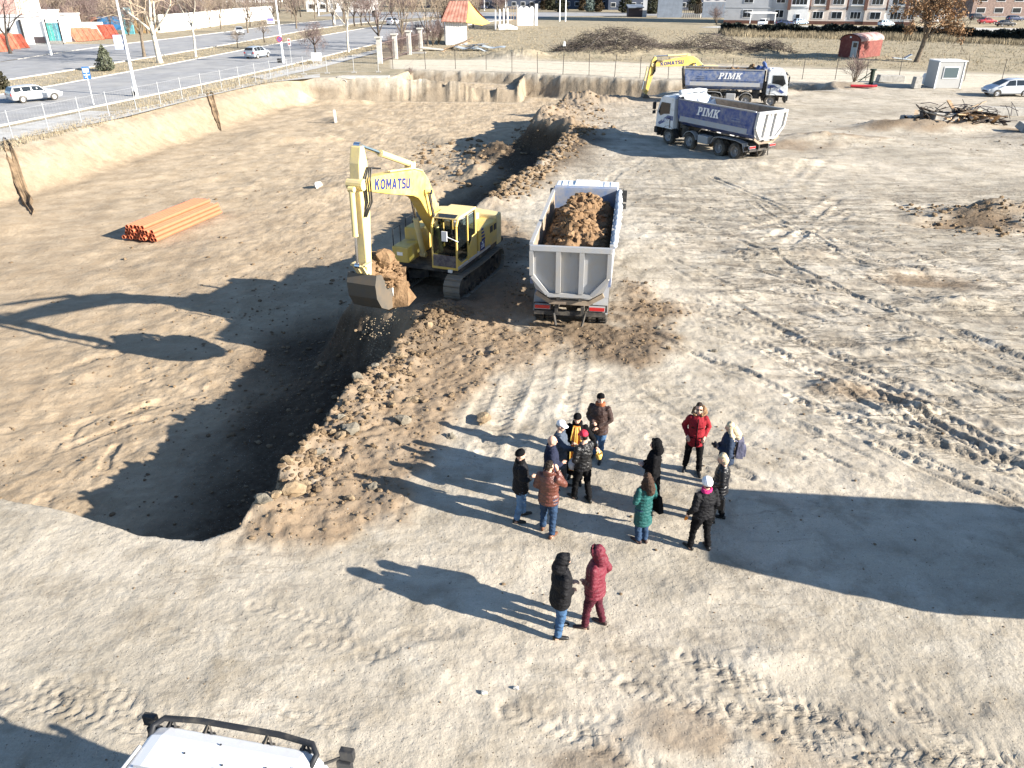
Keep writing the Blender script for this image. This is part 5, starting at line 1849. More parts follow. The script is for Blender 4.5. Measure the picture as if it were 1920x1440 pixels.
def make_people():
    GL = 'people standing round the priest'
    GR = 'people standing apart to watch'
    def z(x, y): return hz(x, y) - .005
    def at(x, y): return (x, y, z(x, y))
    person('person in black jacket, black knitted hat and light jeans beside the bald person', at(.17, 13.52), .15, 1.74, 1.12, ('down', 'front'), C_blackd, C_jeanl, S_black, hat='beanie', hat_mat=C_black, hair=None, hem=.76, collar=C_black, group=GL, stance=(.10, .12, 0))
    P2, h2, W2 = person('person in shiny brown leather jacket holding a phone, back turned', at(.74, 13.03), 1.1, 1.78, 1.12, ('low_front', 'phone_ear'), C_brownl, C_jeand, S_brown, puffer=True, hair=H_dark, hem=.78, group=GL, stance=(.10, .14, 0), head_pitch=.1, collar=C_brownl)
    person('bald person in dark navy overcoat standing behind the brown leather jacket', at(.83, 14.05), .1, 1.77, 1.05, ('down', 'front'), C_navy, C_black, S_black, hem=.55, group=GL, collar=C_navy, head_yaw=-.2, head_pitch=.1)
    person('person in white flat cap and grey blue coat reaching towards the priest', at(1.05, 14.72), -.35, 1.74, 1.10, ('front', 'far_reach'), C_greyb, C_grey, S_black, hair=H_grey, hat='flatcap', hat_mat=C_white, hem=.62, group=GL, head_pitch=.15, stance=(.12, .10, 0))
    P5, h5, W5 = person('priest in orange and gold vestment over black robe, black knitted hat', at(1.46, 15.02), -1.75, 1.76, 1.08, ('side_out', 'front'), C_black, C_black, S_black, hem=.25, coat_flare=.05, group=GL, hat='beanie', hat_mat=C_black, collar=C_black, head_pitch=.25)
    v = MB()
    rows = []
    for i in range(12):
        t = i / 11; zz = 1.47 - 1.08 * t
        xx = np.interp(zz, [.3, .80, 1.05, 1.25, 1.38, 1.47], [.245, .20, .185, .195, .175, .11])
        ww = .075 + .055 * min(1, t * 3)
        rows.append([(xx - .02 * (1 - abs(j) / 3) * -1, ww * j / 3, zz) for j in range(-3, 4)] + [(xx - .03, ww * j / 3, zz) for j in range(3, -4, -1)])
    v.loft(rows); vo = v.build('vestment', C_vest, P5, smooth_=False)
    v = MB()
    for y in (-.118, -.022, .022, .118):
        v.tube([(np.interp(zz, [.3, .80, 1.05, 1.25, 1.38, 1.47], [.25, .208, .195, .207, .187, .12]) + (.012 if abs(y) < .05 else .004), y * (min(1, (.6 + (1.47 - zz) * 1.3))), zz) for zz in np.linspace(1.46, .40, 10)], .012, 5)
    v.build('gold_band', C_gold, P5)
    wr, d, s_, p_ = h5[0]
    hp = W5(wr + d * .10)
    c_ = MB(); n = 14
    c_.loft([[(r * math.cos(2 * math.pi * i / n), r * math.sin(2 * math.pi * i / n), z_) for i in range(n)] for r, z_ in ((.03, -.17), (.06, -.16), (.075, -.08), (.07, -.02), (.06, -.02), (.055, -.10))])
    c_.tube([(-.068, 0, -.03), (-.05, 0, .03), (0, 0, .055), (.05, 0, .03), (.068, 0, -.03)], .006, 5)
    bowl = c_.build('water_pail', C_gold, None, smooth_=True); bowl.location = (hp[0], hp[1], hp[2] - .03)
    tag(bowl, 'small golden pail of holy water hanging from the hand of the priest', 'pail')
    person('person in dark brown jacket with rust collar and black hat, furthest back', at(2.06, 15.90), -2.0, 1.78, 1.15, ('low_front', 'front'), C_dbrown, C_jean, S_black, hat='beanie', hat_mat=C_black, hem=.76, collar=C_rust, group=GL, stance=(.10, .10, 0), head_yaw=.5)
    P7, h7, W7 = person('person in red baseball cap and black leather jacket carrying a white helmet', at(1.55, 14.22), 2.15, 1.76, 1.05, ('low_front', 'reach'), C_blackl, C_black, S_black, hair=H_dark, hat='cap', hat_mat=C_redcap, hem=.84, group=GL, stance=(.16, .10, 0), head_pitch=.2)
    wr, d, s_, p_ = h7[0]
    hp = W7(wr + d * .10)
    he = MB(); n = 18
    he.loft([[(r * 1.18 * math.cos(2 * math.pi * i / n), r * math.sin(2 * math.pi * i / n), z_) for i in range(n)] for r, z_ in ((.128, 0), (.125, .02), (.112, .02), (.108, .06), (.09, .11), (.055, .145), (.01, .155))])
    for k in (-1, 0, 1):
        he.tube([(.10, k * .03, .07), (.04, k * .03, .145), (-.06, k * .03, .145), (-.115, k * .03, .06)], .009, 5)
    ho = he.build('hard_hat', M_whitev, None, smooth_=True); ho.location = (hp[0] - .06, hp[1] - .05, hp[2] - .12); ho.rotation_euler = (.5, -.9, .6)
    tag(ho, 'white hard hat held at hip height by the person in red cap', 'hard hat')
    # the group on the right
    person('person in red parka with tan fur trim and sunglasses', at(4.22, 15.32), -1.75, 1.80, .96, ('pocket', 'pocket'), C_red, C_black, S_black, hair=H_dark, hem=.74, fur=C_fur, sunglasses=True, group=GR, stance=(.09, .15, 0))
    RP = [o for o in bpy.data.objects if o.name.startswith('person') and o.get('label', '').startswith('person in red parka')][0]
    zq = MB(); zq.tube([(np.interp(zz, [.74, .95, 1.08, 1.25, 1.36, 1.45], [.180, .178, .168, .176, .165, .13]), .0, zz) for zz in np.linspace(.76, 1.44, 12)], .012, 5)
    for s in (-1, 1): zq.tube([(.165, s * .07, .97), (.15, s * .13, .98)], .014, 5); zq.tube([(.165, s * .06, 1.22), (.15, s * .13, 1.23)], .010, 5)
    zq.build('zip', C_black, RP)
    P9, h9, W9 = person('person with long blond hair, dark blue jacket and a backpack', at(4.78, 14.62), 2.95, 1.70, 1.1, ('front', 'front'), C_navyb, C_black, S_black, hair=H_blond, hairstyle='long', hem=.72, group=GR, stance=(.06, .10, 0), head_pitch=.2)
    bp_ = MB(); bp_.box((0, 0, 0), (.16, .30, .42), top=(.8, .8)); bp_.box((-.10, 0, -.07), (.06, .22, .20)); 
    for s in (-1, 1):
        bp_.tube([(.07, s * .09, .19), (.16, s * .12, .24), (.30, s * .13, .14), (.30, s * .13, -.05), (.09, s * .12, -.18)], .018, 5)
    bo = bp_.build('backpack', cloth('lavender_grey', (.14, .14, .20), .7), None, bevel=.04, seg=2)
    q = W9((-.25, 0, 1.14)); bo.location = q; bo.rotation_euler = (0, 0, 2.95)
    tag(bo, 'grey lavender backpack worn by the person with long blond hair', 'backpack')
    q = W9((.30, 0, 1.15)); ph = MB(); ph.box((0, 0, 0), (.05, .16, .09)); ph.cyl((.02, 0, 0), (.08, 0, 0), .03, n=10)
    po = ph.build('camera', M_dark, None, bevel=.008); po.location = q; po.rotation_euler = (0, -.3, 2.95)
    tag(po, 'small black camera held in both hands by the person with long blond hair', 'camera')
    P10, h10, W10 = person('person with short blond hair in glossy black puffer jacket with a handbag', at(4.36, 13.42), 2.85, 1.68, 1.08, ('low_front', 'low_front'), mat('black_puffer', (.010, .010, .012), .35, bump=.2, spec=.35), C_black, S_black, hair=H_blond, hairstyle='bob', puffer=True, hem=.78, group=GR, head_pitch=.35)
    hb_ = MB(); hb_.box((0, 0, 0), (.36, .13, .27), top=(.92, .7)); hb_.tube([(-.11, 0, .13), (-.08, 0, .27), (.08, 0, .27), (.11, 0, .13)], .011, 6)
    ob = hb_.build('handbag', C_blackl, None, bevel=.02); q = W10((.06, .34, .74)); ob.location = q; ob.rotation_euler = (0, 0, 2.6)
    tag(ob, 'black leather handbag carried by the person with short blond hair', 'handbag')
    P11, h11, W11 = person('person in white woollen hat, pink scarf and short black jacket seen from behind', at(3.80, 12.53), 1.95, 1.70, 1.20, ('carry', 'carry'), C_blackd, C_black, S_black, hair=H_dark, hat='fluffy', hat_mat=C_white, hem=.86, collar=C_pink, group=GR, stance=(.08, .17, 0), head_pitch=.1)
    for i, (wr, d, s_, p_) in enumerate(h11):
        gq = MB(); c0 = Vector(wr) + d * .12; gq.tube([c0, c0 + d * .06, c0 + d * .12 + s_ * .02], [.03, .035, .02], 8); gq.build('orange_cuff', C_orange, P11, smooth_=True)
    person('person in long black hooded coat with the hood up, behind the green coat', at(3.02, 13.90), 2.9, 1.72, 1.08, ('front', 'front'), C_black, C_black, S_black, hem=.42, hood=C_black, group=GR, coat_flare=.01, head_pitch=.1)
    P13, h13, W13 = person('person with long brown hair in teal green quilted coat', at(2.66, 12.74), 2.1, 1.68, 1.02, ('front', 'low_front'), C_green, C_jeand, S_dark, hair=H_brown, hairstyle='long', hem=.50, puffer=True, group=GR, stance=(.03, .07, 0))
    hb_ = MB(); hb_.box((0, 0, 0), (.34, .12, .36), top=(.75, .6)); hb_.tube([(-.10, 0, .16), (-.03, .02, .50), (.03, .02, .50), (.10, 0, .16)], .012, 6)
    ob = hb_.build('shoulder_bag', C_black, None, bevel=.03); q = W13((-.04, -.30, .95)); ob.location = q; ob.rotation_euler = (0, .1, 2.0)
    tag(ob, 'black shoulder bag hanging beside the teal green coat', 'bag')
    # the pair in front
    person('person in black hooded jacket and blue jeans, front pair, facing the maroon jacket', at(.82, 10.22), .25, 1.76, 1.22, ('front', 'low_front'), C_blackd, C_jean, S_black, hood=C_blackd, hem=.74, group='pair talking in the foreground', stance=(.06, .13, 0), lean=.04, head_pitch=.2)
    person('person in maroon hooded jacket and maroon trousers, front pair', at(1.46, 10.40), 2.75, 1.78, 1.18, ('low_front', 'pocket'), C_maroon, C_maroont, S_dark, hood=C_maroon, hat='beanie', hat_mat=C_black, hem=.76, puffer=True, group='pair talking in the foreground', stance=(.14, .12, 0), head_pitch=.15)
# ------------------------------------------------------------------ machines on the site
def head(dx, dy):
    return math.atan2(dy, dx)


def make_machines():
    yaw1 = head(.147, .989)
    x, y = 2.49, 27.7
    T1 = dump_truck('grey tailgate dump truck seen from behind, heaped with brown soil beside the near excavator', (x, y, hz(x, y)), yaw1, M_steel, M_bluel, True, 'roll', dusty_right=True)
    def prof(X_, Y_):
        a = np.clip(1 - ((Y_ + .15) / 1.2) ** 2, 0, 1) * np.clip(1.1 - (X_ / 3.7) ** 4, 0, 1)
        return np.where((np.abs(Y_) < 1.15) & (np.abs(X_) < 3.3), np.maximum(a, .12), 0)
    c_, s_ = math.cos(yaw1), math.sin(yaw1)
    hxy = (x - .95 * c_, y - .95 * s_)
    soil_heap('soil_load', 'heap of brown soil filling the body of the truck beside the near excavator', 'soil heap', (hxy[0], hxy[1], hz(x, y)), yaw1, 3.25, 1.12, 1.15, 31, base=2.32, prof=prof, clods=460, cr=(.03, .22), res=.05)
    x, y = 13.5, 54.0
    dump_truck('dump truck with empty blue body, pale tailgate and white tarpaulin gathered at the front', (x, y, hz(x, y)), head(-.515, .857), M_steelw, M_blue, True, 'front')
    x, y = 20.37, 75.75
    yaw3 = head(.97, -.22)
    dump_truck('dump truck furthest away, blue body loaded with soil, white cab pointing right', (x, y, hz(x, y)), yaw3, M_chas, M_bluel, True, 'frontblue')
    c_, s_ = math.cos(yaw3), math.sin(yaw3)
    soil_heap('soil_load', 'heap of dark soil showing above the body of the furthest truck', 'soil heap', (x - .95 * c_, y - .95 * s_, hz(x, y)), yaw3, 3.25, 1.12, 1.0, 37, base=2.3, prof=prof, clods=60, cr=(.08, .25))
    x, y = 15.95, 9.94
    dump_truck('dump truck parked beyond the right edge that throws the wide shadow', (x, y, hz(x, y)), head(.99, -.10), M_steelw, M_blue, True, None)

    # excavators
    ex, ey = -2.48, 28.43
    yaw = head(-.357, -.934)
    ez = hz(ex + .6, ey)
    excavator('yellow excavator beside the pit with its full bucket raised over the edge', (ex, ey, ez), yaw, (.35, 1.75), (2.1, 4.2), (5.85, 4.95), (5.60, 6.0), (5.80, 2.12))
    cy, sy = math.cos(yaw), math.sin(yaw)
    def EW(lx, ly, lz): return (ex + lx * cy - ly * sy, ey + lx * sy + ly * cy, ez + lz)
    rr_ = random.Random(4)
    mb = MB()
    for (lx, ly, lz, r) in ((5.05, 0, 1.75, .72), (4.75, .12, 1.40, .70), (5.25, -.1, 2.25, .54), (5.1, .2, 2.45, .40), (4.5, .25, 1.6, .44), (4.5, -.25, 1.5, .48), (5.35, .25, 2.0, .36), (4.3, .1, 1.25, .40)):
        clod(mb, EW(lx, ly + .14, lz), r, rr_, 1.0, 0, 2)
    for k in range(480):
        a, b_ = rr_.uniform(0, 6.28), rr_.uniform(-.2, 1.3)
        clod(mb, EW(5.0 + .64 * math.cos(a) * math.cos(b_), .14 + .56 * math.sin(a) * math.cos(b_), 1.8 + .78 * math.sin(b_)), rr_.uniform(.02, .11), rr_)
    o = mb.build('soil_lump', M_soil, None)
    tag(o, 'big lump of earth held in the raised excavator bucket', 'soil lump')
    mb = MB()
    for k in range(620):
        t = rr_.random()
        lx = 5.5 + rr_.gauss(0, .16) if k % 4 else 4.3 + rr_.gauss(0, .10)
        px_ = EW(lx, rr_.gauss(.0, .22) , .65 - 3.2 * t ** .8)
        clod(mb, px_, rr_.uniform(.008, .028), rr_)
    tag(mb.build('falling_soil', M_soilp, None, fixn=False), 'crumbs of soil falling from the raised bucket', 'soil', kind='stuff')
    # operator
    ox, oy, oz = EW(.62, .82, 1.22)
    person('operator in blue jacket sitting in the cab of the near excavator', (ox, oy, oz), yaw, 1.7, 1.0, ('book', 'book'), cloth('work_blue', (.03, .09, .20)), C_black, S_black, hair=H_dark, seated=True, hem=.88)
    ex2, ey2 = 19.5, 80.7
    excavator('yellow excavator far behind the trucks reaching left into the pit', (ex2, ey2, hz(ex2, ey2) - .05), head(-1, -.12), (.35, 1.75), (2.3, 3.35), (6.15, 3.05), (5.95, 3.75), (6.65, .35), bucket=True, simple=True)

    # near white lorry (only its cab roof reaches the picture)
    lx, ly = -3.66, 3.97
    yawl = head(.19, .98)
    W = empty('light_lorry', (lx, ly, 0), yawl)
    tag(W, 'white light lorry with black tubular light bar on the cab roof, at the lower left', 'lorry')
    X0 = 2.22
    b = MB()
    prof = [(X0 - 1.55, .9), (X0 - 1.55, 2.40), (X0 - 1.35, 2.47), (X0 - .12, 2.45), (X0 + .05, 2.38), (X0 + .24, 1.95), (X0 + .42, 1.35), (X0 + .46, .55), (X0 - .2, .5)]
    rings = []
    for yy, k in ((-1.04, .93), (-1.0, .975), (-.85, 1.0), (.85, 1.0), (1.0, .975), (1.04, .93)):
        rings.append([(X0 - .6 + (u - X0 + .6) * k, yy, 1.5 + (w - 1.5) * k) for u, w in prof])
    b.loft(rings); cab_ = b.build('cab', M_whitev, W, bevel=.06, seg=3)
    b = MB()
    b.box((X0 - .56, 0, 2.462), (.018, 1.84, .02)); b.build('roof_seam', M_steel, cab_)
    for yy in (-.78, -.52, -.40, .40, .52, .78):
        b = MB(); b.box((X0 - 1.02, yy, 2.474), (.80, .05, .022)); b.build('roof_rib', M_whitev, cab_, bevel=.008)
    b = MB()
    for (xx, yy) in ((-.30, .45), (-.12, .1), (-.36, -.05), (-.42, .02), (-.50, .22), (-.50, .12), (-.50, .02), (-.30, -.55), (-.25, -.85)):
        b.cyl((X0 + xx, yy, 2.455), (X0 + xx, yy, 2.466), .011, n=8)
    b.build('roof_bolt', M_dark, cab_)
    b = MB(); b.add([(X0 + .10, -.88, 2.30), (X0 + .10, .88, 2.30), (X0 + .39, .92, 1.45), (X0 + .39, -.92, 1.45)], [(0, 1, 2, 3)]); b.build('windscreen', M_glass, W)
    for s in (-1, 1):
        b = MB(); b.prism([(X0 - .95, 1.45), (X0 - .95, 2.2), (X0 - .1, 2.2), (X0 + .2, 1.5)], s * 1.02, s * 1.035, 'y'); b.build('side_window', M_glass, W)
        b = MB(); b.box((X0 + .20, s * 1.24, 1.95), (.08, .18, .30)); b.box((X0 + .22, s * 1.28, 2.20), (.08, .17, .16)); b.tube([(X0 + .1, s * 1.0, 2.1), (X0 + .2, s * 1.2, 2.15)], .02, 6)
        b.build('mirror', M_dark, W, bevel=.03, seg=2)
    b = MB()
    b.tube([(X0 - .16, 1.0, 2.38), (X0 - .02, 1.03, 2.44), (X0 + .08, .94, 2.47), (X0 + .12, .5, 2.48), (X0 + .12, -.5, 2.48), (X0 + .08, -.94, 2.47), (X0 - .02, -1.03, 2.44), (X0 - .16, -1.0, 2.38)], .036, 10)
    lb = b.build('light_bar', M_dark, W, smooth_=True)
    for yy in (.85, .38, -.38, -.85):
        b = MB(); b.beam((X0 + .11, yy, 2.47), (X0 + .02, yy + .05, 2.34), .035, .04); b.beam((X0 + .11, yy, 2.47), (X0 + .02, yy - .08, 2.34), .025, .035); b.box((X0 + .04, yy, 2.34), (.10, .16, .04)); b.build('bracket', M_chas, lb)
    for s in (-1, 1):
        b = MB(); b.tube([(X0 - .30, s * 1.02, 2.44), (X0 - .9, s * 1.05, 2.45), (X0 - 1.5, s * 1.05, 2.42)], .022, 8); b.build('side_rail', M_steel, W)
    b = MB(); b.box((-1.0, 0, .75), (5.4, .9, .22)); b.build('chassis', M_chas, W)
    b = MB(); b.box((-1.35, 0, 1.02), (3.9, 2.1, .14)); 
    for s in (-1, 1): b.box((-1.35, s * 1.03, 1.30), (3.9, .05, .42))
    b.build('cargo_bed', M_steel, W)
    for s in (-1, 1):
        wheel_parts(W, X0 - .35, s * .86, s, .40, .25); wheel_parts(W, -1.9, s * .86, s, .40, .25)


# ------------------------------------------------------------------ pipes, stakes, clods
def make_site_things():
    M_pipe = mat('orange_pipe', (.54, .165, .085), .5, dirt=.06, dirtcol=(.55, .34, .2), var=.08, vscale=2, spec=.4)
    d = Vector((.27, .963, 0)).normalized(); s = Vector((.963, -.27, 0))
    dia = .225; base = None
    p0 = Vector((-21.2, 41.5, 0))
    zf = min(hz(p0.x + s.x * q + d.x * w, p0.y + s.y * q + d.y * w) for q in (0, 1, 2) for w in (0, 3, 6))
    zf = FLOOR + .06
    rr_ = random.Random(3)
    for row, n in enumerate((10, 9, 8, 5)):
        for i in range(n):
            off = (row * .5 + i + (0 if row < 3 else .0)) * dia
            c0 = p0 + s * off + d * rr_.uniform(-.10, .10)
            zz = zf + dia / 2 + row * dia * .866
            if base is None:
                mb = MB(); mb.ring((0, 0, 0), (0, 6.0, 0), dia * .49, dia * .42, 14)
                base = mb.build('pipe', M_pipe, None, smooth_=False); o = base
            else:
                o = base.copy(); COL.objects.link(o)
            o.location = (c0.x, c0.y, zz); o.rotation_euler = (0, 0, math.atan2(d.y, d.x) - math.pi / 2)
            tag(o, 'orange plastic pipe in the long stack on the pit floor', 'pipe', 'orange pipes stacked in the pit')
    # stakes
    mb = MB(); mb.box((0, 0, .6), (.28, .14, 1.3), top=(.9, .9))
    o = mb.build('marker_post', M_concw, None, bevel=.01); x, y = g(630, 231, -2.3); o.location = (x, y, hz(x, y) - .05); o.rotation_euler = (.05, -.06, .3)
    tag(o, 'pale marker post standing alone on the far pit floor', 'post')
    # broken drain in the far wall
    mb = MB(); x, y = -19.6, 96.35
    mb.ring((x, y + .25, -.5), (x, y + 1.9, -.5), .42, .34, 14); mb.box((x + .3, y + .9, .02), (2.0, 1.0, .16), ry=.05); mb.box((x, y + 1.6, -.5), (.7, .05, .7), m=1)
    tag(mb.build('drain_pipe', [M_concw, M_chas], None), 'broken concrete drain opening in the far pit wall', 'drain')
    mb = MB(); mb.box((0, 0, 0), (5.6, 1.2, .16)); o = mb.build('concrete_slab', M_concw, None); o.location = (-17.2, 97.6, .08); tag(o, 'thin concrete slab lying on the rim of the far pit wall', 'slab')
    # erosion gouges in the long bank: torn earth flaps
    for (pa, pb_, k), lb in zip((((397, 216), (412, 245), 1.0), ((26, 320), (46, 350), 1.1)), ('dark gouge in the long earth bank below the mesh fence, further one', 'dark gouge in the long earth bank at the left picture edge')):
        xa, ya = g(*pa, -.1); xb, yb = g(*pb_, -2.25)
        for _ in range(3):
            xb, yb = g(*pb_, hz(xb, yb)); xa, ya = g(*pa, hz(xa, ya))
        mb = MB(); n = 10; rings = []
        for i in range(n):
            t = i / (n - 1); w = k * (.05 + .33 * math.sin(math.pi * min(1, .05 + t * .92)) ** .8)
            cx_, cy_ = xa + (xb - xa) * t + rr_.uniform(-.08, .08), ya + (yb - ya) * t
            ring = []
            for q, lift in ((-1.25, .01), (-.9, .16), (-.45, .05), (.1, .04), (.55, .10), (.95, .20), (1.3, .01)):
                xx = cx_ + w * q + rr_.uniform(-.05, .05); yy = cy_ - .15 * q
                ring.append((xx, yy, hz(xx, yy) + lift * k * min(1, w * 3)))
            rings.append(ring)
        mb.loft(rings, cap=False, closed=False)
        o = mb.build('gouge', mat('torn_earth', (.20, .14, .085), .95, var=.5, vscale=1.5, bump=1.0, bscale=3), None, smooth_=False)
        tag(o, lb, 'gouge')
    # clods
    R2 = np.random.default_rng(5)
    def pts_in(n, x0, x1, y0, y1):
        return R2.uniform(x0, x1, n), R2.uniform(y0, y1, n)
    mb = MB()
    x, y = pts_in(26000, -7.5, 7.5, 12, 41)
    m = digsoil(x, y)
    n_ = fbm(x, y, .8, 3, 33) + .5
    keep = (R2.random(len(x)) < np.clip(m * 1.4 - .25, 0, 1) * n_ * (.9 if True else 1)) & ~((y > 25) & (x < -.3) & (x > -5.6))
    x, y = x[keep], y[keep]
    zz = ground(x, y)
    rr_ = random.Random(8)
    for i in range(len(x)):
        r = .014 + .045 * rr_.random() ** 2.6 + (.07 * rr_.random() if rr_.random() < .04 else 0)
        clod(mb, (x[i], y[i], zz[i] + r * .25), r, rr_)
    # loose crumbs round the diggings, on the pit floor and over the whole yard
    for n, (x0, x1, y0, y1), (ra, rb), pw in ((260, (-9, 8, 11, 30), (.010, .045), 3), (500, (-13, -4, 14, 40), (.02, .10), 3), (420, (-8, 9, 6.5, 14), (.005, .025), 3), (260, (4, 24, 14, 44), (.015, .07), 4),
                                     (260, (-26, -6, 20, 70), (.03, .14), 4), (120, (-2, 9, 46, 66), (.03, .14), 4), (420, (0, 8, 60, 79), (.04, .26), 3.5), (90, (16, 48, 54, 66), (.04, .2), 4), (420, (19.5, 25.5, 34, 39.5), (.03, .16), 2.5), (200, (-9, -4.5, 20, 28), (.02, .14), 3.5), (900, (-16, -6, 14, 36), (.012, .07), 3), (260, (-8, 1, 52, 70), (.06, .3), 2)):
        x, y = pts_in(n, x0, x1, y0, y1)
        zz = ground(x, y)
        for i in range(n):
            r = ra + (rb - ra) * rr_.random() ** pw
            clod(mb, (x[i], y[i], zz[i] + r * .25), r, rr_)
    for k in range(900):                   # crumbled edge of the rim
        t = rr_.random(); i = int(t * 4); a, b_ = BERM[i], BERM[i + 1]; u = t * 4 - i
        x = a[0] + (b_[0] - a[0]) * u + rr_.gauss(.25, .5); y = a[1] + (b_[1] - a[1]) * u
        r = .025 + .10 * rr_.random() ** 2
        clod(mb, (x, y, hz(x, y) + r * .3), r, rr_)
    for k in range(420):
        t = rr_.random(); i = int(t * 2); a, b_ = BERM2[i], BERM2[i + 1]; u = t * 2 - i
        x = a[0] + (b_[0] - a[0]) * u + rr_.gauss(.3, .6); y = a[1] + (b_[1] - a[1]) * u
        r = rr_.uniform(.05, .22)
        clod(mb, (x, y, hz(x, y) + r * .3), r, rr_)
    tag(mb.build('soil_clods', mat('crumb_soil', (.24, .175, .112), .95, var=.3, vscale=.8, bump=.8, bscale=12, col2=(.14, .098, .06), spec=.1), None, fixn=False), 'crumbs and clods of dug earth scattered along the pit rim and over the yard', 'clods', kind='stuff')
    # the big ones
    big = [(660, 812, .34), (640, 822, .22), (545, 920, .36), (500, 955, .26), (522, 945, .2), (690, 738, .34), (672, 720, .27), (720, 715, .2), (750, 672, .26), (705, 700, .22), (765, 650, .18), (805, 615, .24), (755, 785, .3), (735, 760, .2),
           (625, 815, .2), (600, 850, .2), (540, 885, .18), (620, 860, .18), (845, 806, .2), (900, 655, .2), (905, 775, .34), (700, 905, .2), (655, 930, .18), (570, 905, .2), (640, 790, .2), (775, 745, .22), (930, 655, .16), (1235, 607, .14), (1272, 626, .14), (1255, 645, .12), (1340, 645, .12)]
    for i, (px_, py_, r) in enumerate(big):
        x, y = g(px_, py_, .2)
        mb = MB(); r = r * .72
        clod(mb, (0, 0, 0), r, rr_, .85, 0, 2)
        o = mb.build('clod', mat('brown_clod', (.30, .23, .15), .95, var=.35, vscale=3, bump=1.0, bscale=9, col2=(.20, .145, .09), spec=.1) if i % 3 else mat('grey_clay', (.20, .175, .135), .95, var=.3, vscale=3, bump=.8, bscale=9), None)
        o.location = (x, y, hz(x, y) + r * .30)
        tag(o, 'large angular clod of dug clay on the rim beside the pit', 'clod', 'big clods along the pit rim')
    for (px_, py_, r, lb) in ((597, 358, .32, 'lone pale boulder on the sunny pit floor right of the orange pipes'), (968, 1291, .055, 'small white stone on the ground in front of the pair'), (908, 1299, .06, 'small white stone left of the other on the near ground')):
        x, y = g(px_, py_, -2.4 if py_ < 500 else 0)
        mb = MB(); clod(mb, (0, 0, 0), r, rr_, .8, 0, 2)
        o = mb.build('stone', M_concw, None); o.location = (x, y, hz(x, y) + r * .35)
        tag(o, lb, 'stone')
# ------------------------------------------------------------------ roads, pavements, kerbs
def resample(pl, ys):
    return np.interp(ys, [p[1] for p in pl], [p[0] for p in pl])


ROAD1_N = [(-45.5, 30), (-43, 45), (-40.2, 63.5), (-37.7, 73.2), (-34.75, 85.5), (-31.6, 101.8), (-29.3, 115.3), (-25.5, 140), (-21.5, 165), (-15, 200), (-5, 232), (14, 262)]
ROAD1_F = [(-59.5, 30), (-56.5, 45), (-53, 65), (-51, 81), (-49.3, 90), (-47.2, 105), (-45, 123), (-42.6, 143), (-38.5, 171), (-31.8, 213), (-22, 240), (-8, 262)]
ROAD2_N = [(-66, 30), (-63.5, 45), (-61, 65), (-59, 82), (-57.6, 94), (-55.6, 105), (-54.2, 116), (-52.1, 129), (-50.4, 143), (-48.4, 162), (-46, 189), (-40.5, 218), (-33, 240), (-22, 262)]
ROAD2_F = [(-82, 30), (-79, 45), (-76, 65), (-73.5, 82), (-71, 100), (-70.4, 125), (-69.8, 139), (-68.2, 151), (-65, 165), (-61.6, 185), (-58.5, 211), (-50, 240), (-40, 262)]
M_asph = mat('asphalt', (.30, .30, .305), .9, var=.18, vscale=.5, bump=.15, bscale=60, spec=.2, dirt=.35, dirtcol=(.40, .385, .36), dscale=.18)
M_pave = mat('pavement_concrete', (.46, .45, .43), .9, var=.15, vscale=.8, bump=.15, bscale=20, spec=.15, dirt=.35, dirtcol=(.38, .34, .28), dscale=.4)
M_grassg = None


def sheet(name, a, b, z, mtl, y0, y1, n=60, label=None):
    ys = np.linspace(y0, y1, n)
    xa, xb = resample(a, ys), resample(b, ys)
    mb = MB()
    mb.loft([[(xa[i], ys[i], z), (xb[i], ys[i], z)] for i in range(n)], cap=False, closed=False)
    o = mb.build(name, mtl, None)
    tag(o, label, kind='structure')
    return o


def kerb(pl, y0, y1, label, w=.18, h=.13, n=70):
    ys = np.linspace(y0, y1, n); xs = resample(pl, ys)
    mb = MB()
    mb.loft([[(xs[i] - w / 2, ys[i], 0), (xs[i] + w / 2, ys[i], 0), (xs[i] + w / 2, ys[i], h), (xs[i] - w / 2, ys[i], h)] for i in range(n)])
    o = mb.build('kerb', mat('kerb_stone', (.42, .40, .37), .9, var=.3, vscale=.6), None)
    tag(o, label, kind='structure')


